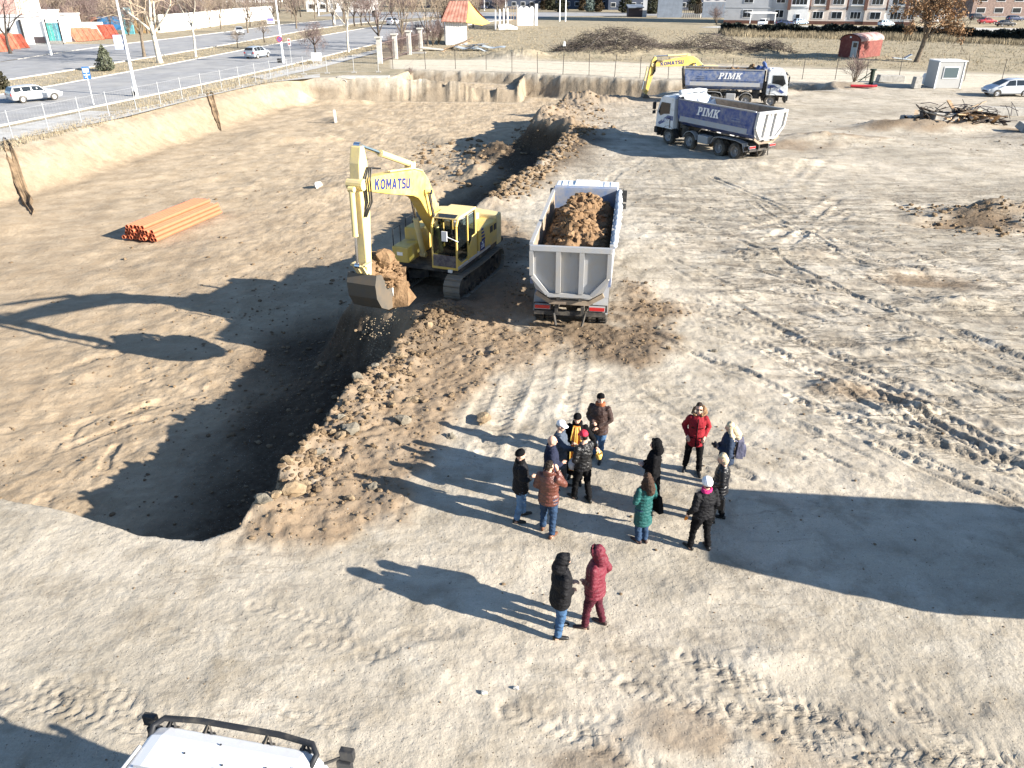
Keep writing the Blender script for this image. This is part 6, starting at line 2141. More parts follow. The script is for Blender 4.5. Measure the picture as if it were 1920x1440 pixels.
def make_roads():
    sheet('road', ROAD1_N, ROAD1_F, .045, M_asph, 30, 262, label='near carriageway of the avenue beyond the mesh fence')
    sheet('road', ROAD2_N, ROAD2_F, .045, M_asph, 30, 262, label='far carriageway of the avenue beyond the grassy median')
    kerb(ROAD1_N, 58, 240, 'kerb along the near side of the avenue')
    kerb(ROAD1_F, 58, 240, 'kerb of the median facing the near carriageway')
    kerb(ROAD2_N, 58, 240, 'kerb of the median facing the far carriageway')
    kerb(ROAD2_F, 120, 240, 'kerb along the far side of the avenue')
    def poly(name, px_, z, mtl, label, world_=False):
        mb = MB(); pts = px_ if world_ else [g(*p) for p in px_]
        mb.add([(x, y, z) for x, y in pts], [tuple(range(len(pts)))])
        tag(mb.build(name, mtl, None), label, kind='structure')
    poly('pavement', [(-60, 278), (110, 247), (240, 219), (360, 188), (500, 155), (600, 146), (600, 139), (500, 149), (380, 177), (300, 196), (215, 210), (168, 209), (-60, 255)], .05, M_pave, 'pale concrete pavement strip under the mesh fence')
    poly('footpath', [(500, 150), (600, 128), (712, 98), (712, 92), (600, 117), (470, 145)], .055, M_pave, 'narrow paved path running on beside the avenue')
    poly('forecourt', [(-77.5, 60), (-73.6, 85), (-71.4, 100), (-70.9, 125), (-70.3, 139), (-69.2, 149), (-84, 150.5), (-100, 153), (-150, 170), (-120, 60)], .04, M_asph, 'asphalt forecourt before the white kiosks', True)
    poly('cross_road', [(-60, 262.2), (-60, 300), (-20, 296), (30, 292), (130, 280), (220, 262), (220, 244), (130, 260), (40, 268), (14, 262.2)], .045, M_asph, 'street crossing behind the field', True)
    poly('car_park', [(44, 203), (58, 213), (100, 204), (150, 186), (150, 150), (112, 160), (84, 176), (60, 188)], .05, M_pave, 'pale car park before the apartment block', True)


# ------------------------------------------------------------------ fences, lamps, signs
M_galv = mat('galvanised', (.44, .45, .46), .45, metal=.3)
M_wht = mat('white_metal', (.80, .80, .80), .45)
M_sign_b = mat('sign_blue', (.03, .12, .32), .4)
M_sign_v = mat('sign_violet', (.16, .14, .36), .4)
M_sign_r = mat('sign_red', (.55, .03, .03), .4)
M_sign_g = mat('sign_greyblue', (.30, .33, .46), .5)
M_post = mat('dark_post', (.06, .055, .05), .7)


def make_street():
    feet = [(-36.5, 50), (-35.6, 57.4), (-34.85, 60.8), (-34.1, 64.3), (-33.4, 67.6), (-32.6, 71.0), (-31.8, 74.3), (-31.2, 77.9), (-30.5, 81.3), (-29.7, 84.7), (-28.95, 88.1), (-28.2, 91.4), (-27.4, 94.5), (-26.2, 97.4), (-25.0, 100.2), (-22.4, 101.2), (-19.3, 102.0), (-16.4, 102.6)]
    F_ = empty('mesh_fence', (feet[0][0], feet[0][1], 0)); tag(F_, 'temporary mesh fence on concrete feet along the pavement', 'fence')
    ox, oy = feet[0]
    pbase = fbase = None
    for (x, y) in feet:
        if pbase is None:
            mb = MB(); mb.cyl((0, 0, 0), (0, 0, 2.05), .036, n=8); pbase = mb.build('post', M_galv, F_); o = pbase
            mb = MB(); mb.box((0, 0, .07), (.62, .24, .14), top=(.9, .8)); fbase = mb.build('foot', M_conc, F_, bevel=.01); f = fbase
        else:
            o = pbase.copy(); COL.objects.link(o); f = fbase.copy(); COL.objects.link(f)
        for q in (o, f):
            q.location = (x - ox, y - oy, .05)
    for (a, b) in zip(feet[:-1], feet[1:]):
        mb = MB(); A = Vector((a[0] - ox, a[1] - oy, 0)); B = Vector((b[0] - ox, b[1] - oy, 0))
        for z, r in ((1.98, .010), (.22, .008), (1.1, .004)):
            mb.tube([A + Vector((0, 0, z)), B + Vector((0, 0, z))], r, 4)
        n = int((B - A).length / .3)
        for k in range(1, n):
            p = A.lerp(B, k / n); mb.tube([p + Vector((0, 0, .22)), p + Vector((0, 0, 1.98))], .0025, 3, cap=False)
        mb.build('mesh_panel', M_galv, F_)
    # braces behind some posts are part of the fence
    # wire fence along the pale track
    posts = [(-15.2, 107.0), (-11.0, 106.6), (-7.2, 106.7), (-3.27, 106.0), (0.0, 103.2), (3.14, 102.6), (6.17, 101.1), (9.22, 99.8), (12.1, 98.3), (14.9, 97.0), (18, 96), (21.5, 95.2), (25, 94.6), (28.6, 95), (33.2, 95.2), (36.9, 95.0), (40.1, 94.3), (44.8, 96.4), (47.4, 93.6), (51, 93.8), (54.9, 93.2), (60, 91.6)]
    F2 = empty('wire_fence', (posts[0][0], posts[0][1], 0)); tag(F2, 'thin wire fence on dark posts along the pale track', 'fence')
    ox, oy = posts[0]; pb = None
    for i, (x, y) in enumerate(posts):
        if pb is None:
            mb = MB(); mb.cyl((0, 0, -.5), (0, 0, 2.35), .038, n=6); pb = mb.build('post', M_post, F2); o = pb
        else:
            o = pb.copy(); COL.objects.link(o)
        o.location = (x - ox, y - oy, hz(x, y)); o.rotation_euler = (random.uniform(-.03, .03), random.uniform(-.04, .04), 0)
    mb = MB()
    for z in (.5, 1.2, 1.9):
        mb.tube([(x - ox, y - oy, z) for x, y in posts], .006, 3)
    mb.build('wire', M_post, F2)
    # street lamps
    def lamp(x, y, label, h=10.5, extra=None):
        L_ = empty('street_lamp', (x, y, 0)); tag(L_, label, 'street lamp', 'white street lamps along the avenue')
        mb = MB(); mb.tube([(0, 0, 0), (0, 0, 3), (0, 0, h)], [.17, .14, .075], 10); mb.cyl((0, 0, 0), (0, 0, .9), .19, n=10); mb.build('pole', M_wht, L_)
        mb = MB(); mb.tube([(0, 0, h - .1), (.3, .1, h + .4), (1.5, .4, h + .6)], .05, 8); a = mb.build('arm', M_wht, L_)
        mb = MB(); mb.box((1.9, .5, h + .6), (.9, .3, .14), rz=.25); mb.build('luminaire', M_galv, a, bevel=.04)
        if extra: extra(L_)
        return L_
    def ex1(L_):
        mb = MB(); mb.box((-.55, -.1, 4.9), (.9, .06, 1.3), rz=.3); p = mb.build('sign_board', M_sign_g, L_)
        mb = MB(); mb.box((-.56, -.145, 5.15), (.7, .02, .35), rz=.3); mb.box((-.56, -.145, 4.62), (.7, .02, .28), rz=.3); mb.build('sign_print', M_wht, p)
        mb = MB(); mb.box((-.12, -.2, .32), (.3, .22, .36)); mb.build('base_box', M_dark, L_)
    def ex2(L_):
        mb = MB(); mb.cyl((-.1, -.16, 3.0), (-.1, -.20, 3.0), .38, n=18); p = mb.build('no_parking_sign', M_sign_v, L_)
        mb = MB(); mb.ring((-.1, -.20, 3.0), (-.1, -.215, 3.0), .38, .31, 18); mb.beam((-.32, -.207, 3.22), (.12, -.207, 2.78), .06, .01, up=(0, 1, 0)); mb.build('sign_print', M_sign_r, p)
        mb = MB(); mb.box((-1.0, -.1, 5.3), (.95, .05, .75), rz=.25); mb.beam((-.6, -.08, 5.3), (0, 0, 5.3), .05, .05); p = mb.build('sign_board', M_wht, L_)
        mb = MB(); mb.box((-1.0, -.14, 5.42), (.8, .015, .36), rz=.25); mb.box((-1.0, -.14, 5.06), (.8, .015, .12), rz=.25); mb.build('sign_print', M_sign_v, p)
        mb = MB(); mb.box((-.5, -.1, .3), (.5, .4, .6)); mb.build('base_box', M_dark, L_)
    lamp(-36.9, 81.0, 'white street lamp nearest the mesh fence, with a notice board', extra=ex1)
    lamp(-31.3, 115.0, 'white street lamp with a round no parking sign by the avenue', extra=ex2)
    lamp(-69.4, 127, 'white street lamp beside the kiosks at the far side')
    for (px_, py_, lb) in ((626, 44, 'far white street lamp above the pale median'), (598, 30, 'distant white street lamp beside the white wall end'), (908, 20, 'distant white lamp behind the yellow hut'), (948, 22, 'distant white lamp behind the scalloped wall'), (1049, 40, 'thin white lamp pole behind the field, left of two'), (1060, 40, 'thin tan pole behind the field, right of two')):
        x, y = g(px_, py_); lamp(x, y, lb)
    # bus stop
    x, y = g(176, 197); S_ = empty('bus_stop_sign', (x, y, 0), .35); tag(S_, 'blue bus stop sign on a thin pole by the kerb', 'bus stop sign')
    mb = MB(); mb.cyl((0, 0, 0), (0, 0, 2.75), .04, n=8); mb.build('pole', M_wht, S_)
    mb = MB(); mb.box((0, 0, 2.75), (.62, .05, 1.05)); p = mb.build('sign_plate', M_sign_b, S_)
    mb = MB(); mb.box((0, -.032, 2.98), (.46, .012, .34)); mb.box((0, -.032, 2.60), (.5, .012, .07)); mb.box((-.1, -.032, 2.40), (.18, .012, .06)); mb.build('sign_print', M_wht, p)
    x, y = g(548, 128); S_ = empty('red_and_white_sign', (x, y, 0)); tag(S_, 'narrow white sign with two red discs on a thin pole', 'sign')
    mb = MB(); mb.cyl((0, 0, 0), (0, 0, 3.0), .035, n=8); mb.build('pole', M_galv, S_)
    mb = MB(); mb.box((0, 0, 3.1), (.36, .04, .9)); p = mb.build('sign_plate', mat('sign_pink', (.75, .55, .55), .5), S_)
    mb = MB(); mb.cyl((0, -.022, 3.32), (0, -.035, 3.32), .11, n=12); mb.cyl((0, -.022, 2.9), (0, -.035, 2.9), .11, n=12); mb.build('sign_print', M_sign_r, p)
    x, y = g(595, 121); S_ = empty('notice_board', (x, y, 0)); tag(S_, 'blank white notice board standing at the fence end', 'notice board')
    mb = MB(); mb.box((0, 0, .95), (1.35, .08, 1.05)); mb.build('board', M_wht, S_)
    mb = MB(); mb.box((-.5, .06, .4), (.07, .07, .9)); mb.build('leg', M_galv, S_)
    mb = MB(); mb.box((.5, .06, .4), (.07, .07, .9)); mb.build('leg', M_galv, S_)


# ------------------------------------------------------------------ trees
M_bark = mat('grey_bark', (.17, .135, .10), .9, var=.4, vscale=6, bump=.6, bscale=12)
M_barkp = mat('pale_bark', (.55, .50, .42), .8, var=.45, vscale=2.2, bump=.4, bscale=8)
M_barkd = mat('dark_bark', (.065, .052, .042), .9, var=.4, vscale=6, bump=.5, bscale=12)
M_twig = mat('grey_twig', (.23, .185, .145), .9)
M_twigp = mat('tan_twig', (.33, .26, .19), .9)
M_twigd = mat('purple_twig', (.17, .125, .115), .9)


def grow(mb_t, mb_c, rr_, h, trunk_h, r0, spread, levels, nb, multi=1, droop=0.0, up=.35, twig=.014, lean=(0, 0)):
    def branch(p, d, L, r, lev):
        n = 3 if lev < 2 else 2
        pts = [p]; rad = [r]; q = p; dd = d.copy()
        for i in range(n):
            dd = (dd + Vector((rr_.gauss(0, .16), rr_.gauss(0, .16), rr_.gauss(0, .10) + up * .25 - droop * .2 * lev))).normalized()
            q = q + dd * (L / n)
            pts.append(q); rad.append(max(twig, r * (1 - .55 * (i + 1) / n)))
        tgt = mb_t if lev <= 1 else mb_c
        tgt.tube(pts, rad, 6 if lev == 0 else (5 if lev == 1 else 3), cap=False)
        if lev >= levels:
            return
        k = nb if lev else nb + 1
        for i in range(k):
            t = rr_.uniform(.35, 1.0) if i else 1.0
            f = t * n; j = min(int(f), n - 1)
            bp_ = pts[j].lerp(pts[j + 1], f - j)
            a = rr_.uniform(0, 6.283)
            side = dd.cross(Vector((math.cos(a), math.sin(a), .3))).normalized()
            nd = (dd * (1 - spread * .6) + side * spread + Vector((0, 0, up * .5))).normalized()
            branch(bp_, nd, L * rr_.uniform(.55, .85), max(twig, rad[j] * rr_.uniform(.45, .7)), lev + 1)
    for m in range(multi):
        a = m * 2.4
        d0 = Vector((lean[0] + .25 * math.cos(a) * (multi > 1), lean[1] + .25 * math.sin(a) * (multi > 1), 1)).normalized()
        top = d0 * trunk_h
        mb_t.tube([Vector((0, 0, -.1)), d0 * trunk_h * .15, d0 * trunk_h * .5 + Vector((rr_.gauss(0, .05), rr_.gauss(0, .05), 0)), top], [r0 * 1.35, r0 * 1.05, r0 * .9, r0 * .8], 8, cap=False)
        L = (h - trunk_h) * .48
        for i in range(nb):
            a = 6.283 * i / nb + rr_.uniform(-.4, .4)
            nd = (d0 + Vector((math.cos(a), math.sin(a), 0)) * spread * rr_.uniform(.5, 1.1)).normalized()
            branch(top * rr_.uniform(.86, 1.0), nd, L * rr_.uniform(.8, 1.15), r0 * .55, 1)
        branch(top, d0, L, r0 * .7, 1)


PROTO = {}


def tree_proto(key, seed, bark, twigm, **kw):
    rr_ = random.Random(seed)
    t, c = MB(), MB()
    grow(t, c, rr_, **kw)
    mt = t.build('trunk', bark, None, smooth_=True, fixn=False); mc = c.build('crown', twigm, None, fixn=False)
    PROTO[key] = (mt, mc)


def plant(key, x, y, label, group=None, sc=1.0, rz=None, name='bare_tree', cat='tree', tilt=(0, 0), z=None):
    mt, mc = PROTO[key]
    T_ = empty(name, (x, y, hz(x, y) if z is None else z), random.uniform(0, 6.28) if rz is None else rz)
    T_.rotation_euler[0] = tilt[0]; T_.rotation_euler[1] = tilt[1]
    T_.scale = (sc, sc, sc)
    tag(T_, label, cat, group)
    for src in (mt, mc):
        if src.parent is None:
            o = src
        else:
            o = src.copy(); COL.objects.link(o)
        o.parent = T_
    return T_


def leaf_cloud(mb, rr_, n, size, fn):
    for _ in range(n):
        c_, nrm = fn()
        a = Vector((rr_.gauss(0, 1), rr_.gauss(0, 1), rr_.gauss(0, 1))).normalized()
        b = a.cross(Vector((rr_.gauss(0, 1), rr_.gauss(0, 1), rr_.gauss(0, 1)))).normalized()
        s = size * rr_.uniform(.6, 1.4)
        mb.add([c_ - a * s, c_ + b * s * .6, c_ + a * s, c_ - b * s * .6], [(0, 1, 2, 3)])


def conifer_proto(key, seed, col, h, r, col2, n=2600, size=.17, power=1.0):
    rr_ = random.Random(seed)
    t = MB(); t.tube([(0, 0, -.1), (0, 0, h * .9)], [.16, .03], 6)
    c = MB()
    lobes = [(rr_.uniform(0, 6.28), rr_.uniform(.1, .9), rr_.uniform(.75, 1.2)) for _ in range(14)]
    def fn():
        z = h * (rr_.random() ** 1.25)
        a = rr_.uniform(0, 6.283)
        k = 1 + .18 * math.sin(3 * a + z * 2 + seed) + .14 * math.sin(5 * a - z * 3)
        R_ = r * (max(0.02, (1 - z / h)) ** power) * k * min(1, .45 + z / h * 6)
        q = R_ * rr_.uniform(.55, 1.05)
        return Vector((q * math.cos(a), q * math.sin(a), z + .1)), None
    leaf_cloud(c, rr_, n, size, fn)
    m = mat('needles_' + key, col, .85, col2=col2, vscale=1.5, spec=.15)
    mt = t.build('trunk', M_barkd, None); mc = c.build('crown', m, None, fixn=False)
    PROTO[key] = (mt, mc)


def make_trees():
    kw = dict(levels=4, nb=4)
    tree_proto('plane', 3, M_barkp, M_twigp, h=15, trunk_h=4.0, r0=.36, spread=.75, up=.30, twig=.020, **kw)
    tree_proto('slim', 5, M_barkp, M_twig, h=12, trunk_h=4.2, r0=.17, spread=.6, up=.4, twig=.016, **kw)
    tree_proto('dark', 8, M_barkd, M_twigd, h=11, trunk_h=2.6, r0=.22, spread=.75, up=.3, twig=.016, **kw)
    tree_proto('grey', 9, M_bark, M_twig, h=13, trunk_h=3.4, r0=.24, spread=.7, up=.35, twig=.017, **kw)
    tree_proto('tan', 12, M_bark, M_twigp, h=12, trunk_h=2.5, r0=.22, spread=.7, up=.45, twig=.018, **kw)
    tree_proto('small', 14, M_barkd, M_twig, h=4.6, trunk_h=1.6, r0=.10, spread=.85, up=.1, twig=.012, levels=4, nb=4)
    tree_proto('round', 17, M_barkd, M_twigd, h=5.2, trunk_h=1.7, r0=.13, spread=1.0, up=-.10, twig=.012, levels=4, nb=5)
    tree_proto('bush', 21, M_bark, M_twigd, h=3.4, trunk_h=.25, r0=.05, spread=.6, up=.5, twig=.011, levels=3, nb=4, multi=4)
    P_ = lambda px_, py_: g(px_, py_)
    one = [('plane', 300, 118, 1.0, 'big plane tree with thick pale bark on the grassy median', .0), ('grey', 271, 107, .95, 'darker slanting tree just left of the pale plane tree', .0), ('slim', 367, 107, 1.0, 'slim pale forked tree right of the big plane tree', 0),
           ('dark', 20, 101, 1.05, 'dark forked tree before the pink building at the left edge', 0), ('slim', 653, 98, .95, 'slim tree with light brown leaves left by the avenue verge', 0), ('round', 592, 107, 1.0, 'low spreading tree with a flat round crown beside the white board', 0),
           ('dark', 713, 96, 1.0, 'dark tree with a black box on its trunk at the first pillar', 0), ('tan', 754, 92, .95, 'tan many branched tree behind the pillared fence', 0), ('grey', 415, 55, .75, 'thin bare tree before the middle of the white wall', 0), ('grey', 465, 62, .7, 'thin bare tree at the end of the white wall', 0),
           ('small', 496, 80, 1.0, 'small sapling on the median left of the signed lamp', 0), ('grey', 556, 54, .8, 'bare tree on the far verge behind the low spreading tree', 0), ('dark', 564, 32, .8, 'dark bent tree at the far end of the white wall', 0), ('tan', 591, 35, .8, 'tree with rusty leaves beyond the far carriageway', 0),
           ('slim', 628, 46, .9, 'slim dark tree on the far median tip', 0), ('tan', 802, 86, .8, 'pale clump tree between the last pillar and the yellow hut', 0), ('small', 446, 90, .7, 'tiny sapling on the median beside the silver hatchback', 0)]
    for key, px_, py_, sc, lb, rz in one:
        x, y = P_(px_, py_); plant(key, x, y, lb, 'bare trees along the avenue', sc, tilt=(random.uniform(-.05, .05), random.uniform(-.04, .08)))
    # bird box like black box on the dark tree
    x, y = P_(713, 96)
    mb = MB(); mb.box((0, 0, 0), (.5, .5, .9)); o = mb.build('black_box', M_dark, None); o.location = (x - .55, y - .2, 5.4); tag(o, 'black box fixed to the trunk of the dark tree', 'box')
    rr_ = random.Random(2)
    spots = []
    for _ in range(34): spots.append((rr_.uniform(-128, -74), rr_.uniform(176, 300), ('grey', 'dark', 'tan', 'dark')[rr_.randrange(4)], rr_.uniform(.75, 1.2)))
    for _ in range(30): spots.append((rr_.uniform(-110, -62), rr_.uniform(265, 400), ('grey', 'dark', 'dark', 'tan')[rr_.randrange(4)], rr_.uniform(.9, 1.3)))
    for _ in range(20): spots.append((rr_.uniform(-60, 0), rr_.uniform(300, 400), ('grey', 'dark', 'tan')[rr_.randrange(3)], rr_.uniform(.8, 1.3)))
    for _ in range(10): spots.append((rr_.uniform(-44, -36), rr_.uniform(180, 235), ('grey', 'slim', 'dark')[rr_.randrange(3)], rr_.uniform(.6, .9)))
    for _ in range(10): spots.append((rr_.uniform(-20, -4), rr_.uniform(170, 235), ('tan', 'grey')[rr_.randrange(2)], rr_.uniform(.6, .95)))
    for _ in range(10): spots.append((rr_.uniform(-75, -60), rr_.uniform(190, 260), ('tan', 'grey', 'dark')[rr_.randrange(3)], rr_.uniform(.5, .8)))
    for _ in range(60): spots.append((rr_.uniform(-140, -72), rr_.uniform(168, 270), ('grey', 'tan', 'dark')[rr_.randrange(3)], rr_.uniform(.45, .8)))
    for x, y, k, sc in spots:
        if k in ('grey', 'tan'): lb = 'bare brownish tree in the belt behind the avenue'
        elif k == 'dark': lb = 'bare dark barked tree in the belt behind the avenue'
        else: lb = 'slim pale trunked tree in the belt behind the avenue'
        plant(k, x, y, lb, {'grey': 'brownish trees of the belt', 'tan': 'brownish trees of the belt', 'dark': 'dark trees of the belt', 'slim': 'pale slim trees of the belt'}[k], sc, z=0)
    for i, (px_, py_, sc) in enumerate(((735, 104, .8), (752, 98, .9), (778, 96, .85), (792, 92, 1.0), (812, 86, 1.1), (822, 84, 1.0), (765, 86, 1.0), (788, 80, 1.1), (740, 92, .8), (826, 76, 1.2))):
        x, y = P_(px_, py_); plant('bush', x, y, 'bare purplish bush among the pillars and the yellow hut', 'bare bushes behind the pillars', sc, name='bare_bush', cat='bush')
    for px_, py_, sc, lb in ((1600, 160, .9, 'small bare bush by the red pipe'), (1343, 46, 1.3, 'reddish bush before the grey wall'), (1385, 40, 1.5, 'pale weeping bush left of the carport'), (770, 132, .3, 'tiny dry shrub at the path start')):
        x, y = P_(px_, py_); plant('bush', x, y, lb, None, sc, name='bare_bush', cat='bush')
    for i in range(64):
        x, y = rr_.uniform(-140, -76), rr_.uniform(172, 240)
        if i > 44: x, y = rr_.uniform(-56, -2), rr_.uniform(270, 330)
        plant('bush', x, y, 'bare brown thicket bush in the belt behind the avenue', 'thicket bushes of the belt', rr_.uniform(1.3, 2.6), name='bare_bush', cat='bush', z=0)
    # evergreens
    conifer_proto('dusty_conifer', 4, (.16, .17, .12), 2.9, 1.25, (.075, .085, .055), 2600, .11, .75)
    conifer_proto('dark_conifer', 5, (.03, .038, .024), 8.5, 2.3, (.055, .05, .03), 2400, .26, .7)
    conifer_proto('brown_conifer', 6, (.085, .055, .028), 7.0, 1.9, (.045, .04, .025), 2000, .24, .7)
    conifer_proto('blue_spruce', 7, (.22, .27, .25), 8.0, 2.1, (.10, .13, .11), 2200, .24, .9)
    conifer_proto('box_shrub', 8, (.05, .045, .025), 1.8, .75, (.03, .03, .018), 500, .14, .45)
    x, y = P_(200, 133); plant('dusty_conifer', x, y, 'round dusty green conifer shrub on the median', name='conifer_shrub', cat='shrub')
    x, y = P_(4, 168); plant('box_shrub', x, y, 'brown clipped shrub on the median at the left edge', sc=1.1, name='clipped_shrub', cat='shrub')
    for k, px_, py_, sc, lb in (('dark_conifer', 1032, 19, 1.0, 'broad dark conifer left of the thin white pole'), ('brown_conifer', 1020, 18, .9, 'brownish conifer leftmost of the row'), ('dark_conifer', 1052, 23, 1.0, 'dark conifer directly behind the two thin poles'),
                                ('brown_conifer', 1092, 20, .9, 'brown conifer left of the pale spruce'), ('blue_spruce', 1106, 22, 1.0, 'pale blue green spruce in the middle of the row'), ('brown_conifer', 1122, 22, 1.0, 'brown conifer right of the pale spruce'),
                                ('dark_conifer', 1172, 24, 1.1, 'tall dark conifer beside the dark garage'), ('dark_conifer', 1222, 26, 1.1, 'dark conifer between the garage and the grey wall'), ('dark_conifer', 1252, 12, 1.2, 'dark conifer behind the grey wall'),
                                ('dark_conifer', 1300, 20, 1.1, 'dark conifer at the barred gate'), ('brown_conifer', 1308, 26, .8, 'brown conifer right of the barred gate'), ('dark_conifer', 1412, 30, .9, 'dark conifer behind the carport'), ('brown_conifer', 832, 30, .6, 'dark shrub conifer at the left side of the yellow hut')):
        x, y = P_(px_, py_); plant(k, x, y, lb, None, sc, name='conifer', cat='conifer', z=0)
    for px_, lb in ((1516, 'first'), (1546, 'second'), (1601, 'third'), (1622, 'fourth')):
        x, y = P_(px_, 44); plant('box_shrub', x, y, '%s clipped column shrub from the left along the apartment plinth' % lb, 'clipped shrubs before the apartment block', 1.5, name='clipped_shrub', cat='shrub', z=0)
    x, y = P_(1470, 44); plant('box_shrub', x, y, 'wide dark shrub at the corner of the apartment block', None, 2.0, name='clipped_shrub', cat='shrub', z=0)
    # tree that keeps its brown leaves
    rr_ = random.Random(31)
    t, c = MB(), MB()
    grow(t, c, rr_, h=12.5, trunk_h=3.1, r0=.34, spread=.95, levels=4, nb=4, up=.12, twig=.02, lean=(.16, 0))
    T_ = empty('leafy_tree', (*P_(1718, 116), 0)); T_.location.z = hz(*P_(1718, 116))
    tag(T_, 'wide tree with dry brown leaves standing alone in the field', 'tree')
    t.build('trunk', M_bark, T_, smooth_=True, fixn=False); c.build('branches', M_barkd, T_, fixn=False)
    lf = MB(); tips = [Vector(v) for v in c.v[::9] if v[2] > 2.6]
    centres = [p for p in tips if rr_.random() < .55]
    def fn():
        p = centres[rr_.randrange(len(centres))]
        return p + Vector((rr_.gauss(0, .28), rr_.gauss(0, .28), rr_.gauss(0, .25))), None
    leaf_cloud(lf, rr_, 6500, .15, fn)
    lf.build('dry_leaves', mat('dry_leaf', (.36, .23, .13), .8, col2=(.20, .115, .065), vscale=1.2, spec=.15), T_, fixn=False)['kind'] = 'stuff'
    # dark leafy strip standing in for building shade behind the field
    h1 = MB(); rr_ = random.Random(6)
    line = [g(1352, 64), g(1480, 66), g(1640, 68), g(1800, 74), g(1960, 82)]
    def fnh():
        k = rr_.random() * 4; i = min(int(k), 3); a, b = line[i], line[i + 1]; u = k - i
        top = 1.75 + .25 * math.sin(k * 9) + .2 * math.sin(k * 31)
        return Vector((a[0] + (b[0] - a[0]) * u + rr_.gauss(0, .2), a[1] + (b[1] - a[1]) * u + rr_.uniform(-1.3, 1.3), rr_.random() ** .7 * top)), None
    leaf_cloud(h1, rr_, 17000, .34, fnh)
    for a, b in zip(line[:-1], line[1:]):
        h1.beam((a[0], a[1], .7), (b[0], b[1], .7), 1.6, 1.4)
    tag(h1.build('shade_strip', mat('shade_leaf', (.024, .03, .026), .9, col2=(.012, .016, .016), vscale=.4, spec=.1), None, fixn=False), 'long dark leafy strip put in for shade between field and car park', 'shade_strip')
    # dry grass
    R3 = np.random.default_rng(9)
    V = []; Fc = []
    def tufts(n, fnxy, h0, h1_, w, lean_=.5):
        x, y = fnxy(n); zz = ground(x, y)
        hh = R3.uniform(h0, h1_, len(x)) * (.55 + .9 * (fbm(x, y, 5, 3, 7) + .5))
        for i in range(len(x)):
            for b in range(3):
                a = R3.uniform(0, 6.28); ww = w * R3.uniform(.6, 1.3)
                bx, by = x[i] + R3.normal(0, .12), y[i] + R3.normal(0, .12)
                dx, dy = math.cos(a) * ww, math.sin(a) * ww
                o = len(V)
                lx, ly = R3.normal(0, lean_ * hh[i] * .5, 2)
                V.extend([(bx - dx, by - dy, zz[i] - .03), (bx + dx, by + dy, zz[i] - .03), (bx + lx, by + ly, zz[i] + hh[i])])
                Fc.append((o, o + 1, o + 2))
    def field(n):
        y = R3.uniform(104, 205, n); x = R3.uniform(-14, 100, n)
        k = (y > np.interp(x, [-14, -4.6, 17.6, 43.6, 60.5, 100], [122, 122, 117, 109, 103, 92])) & (y < np.interp(x, [-14, 30, 45, 73, 93, 100], [205, 205, 180, 169, 152, 148]))
        return x[k], y[k]
    def reeds(n):
        t = R3.random(n); x = 43 + t * 57; y = np.interp(x, [43, 45, 73, 93, 100], [178, 177, 166.5, 149.5, 144]) - np.abs(R3.normal(0, 4, n))
        return x, y
    def leftbank(n):
        y = R3.uniform(48, 98, n); x = np.interp(y, [p[1] for p in LEFT_EDGE], [p[0] for p in LEFT_EDGE]) + R3.uniform(-1.2, 1.0, n) + .8
        return x, y
    def median(n):
        y = R3.uniform(50, 215, n); a = resample(ROAD1_F, y); b = resample(ROAD2_N, y); t = R3.uniform(.06, .94, n)
        return b + (a - b) * t, y
    def verge(n):
        y = R3.uniform(74, 150, n); a = resample(ROAD1_N, y)
        return a + R3.uniform(.5, 4.2, n) ** 1.0, y
    tufts(17000, field, .08, .30, .035)
    tufts(5200, reeds, .5, 1.25, .05, .3)
    tufts(2600, leftbank, .12, .4, .02)
    tufts(3500, median, .06, .22, .035)
    tufts(1500, verge, .1, .3, .03)
    m2 = MB(); m2.v = V; m2.f = Fc; m2.m = [0] * len(Fc)
    tag(m2.build('dry_grass', mat('dry_grass', (.36, .30, .205), .9, col2=(.25, .21, .145), vscale=.15, spec=.1), None, fixn=False), 'dry yellow grass and reeds over the field, the verges and the bank', 'grass', kind='stuff')
    # brush heap
    bm_ = MB(); rr_ = random.Random(12)
    for k in range(3400):
        t = rr_.random()
        cx_, cy_, rx_, ry_, hh = ((15, 127.5, 9.5, 3.4, 3.5), (29.5, 127, 8, 2.6, 2.7), (39, 128, 4, 1.6, 2.0))[0 if t < .58 else (1 if t < .88 else 2)]
        a = rr_.uniform(0, 6.28); q = rr_.random() ** .6
        x, y = cx_ + rx_ * q * math.cos(a), cy_ + ry_ * q * math.sin(a)
        z = hz(x, y) + rr_.uniform(-.1, .5) if k % 3 == 0 else max(0, hh * (1 - q * q) * rr_.uniform(.7, 1.1))
        L = rr_.uniform(.8, 2.8); d = Vector((rr_.gauss(0, 1), rr_.gauss(0, .7), rr_.gauss(.25, .4))).normalized()
        p = Vector((x, y, z)); w = rr_.uniform(.012, .035)
        bm_.tube([p - d * L / 2, p + Vector((0, 0, .08)), p + d * L / 2 + Vector((0, 0, rr_.uniform(-.2, .2)))], [w, w * .8, w * .4], 3, cap=False)
    tag(bm_.build('brush_heap', mat('dark_brush', (.105, .085, .075), .9, var=.4, vscale=.4), None, fixn=False), 'great tangle of cut brush heaped in the field', 'brush heap', kind='stuff')
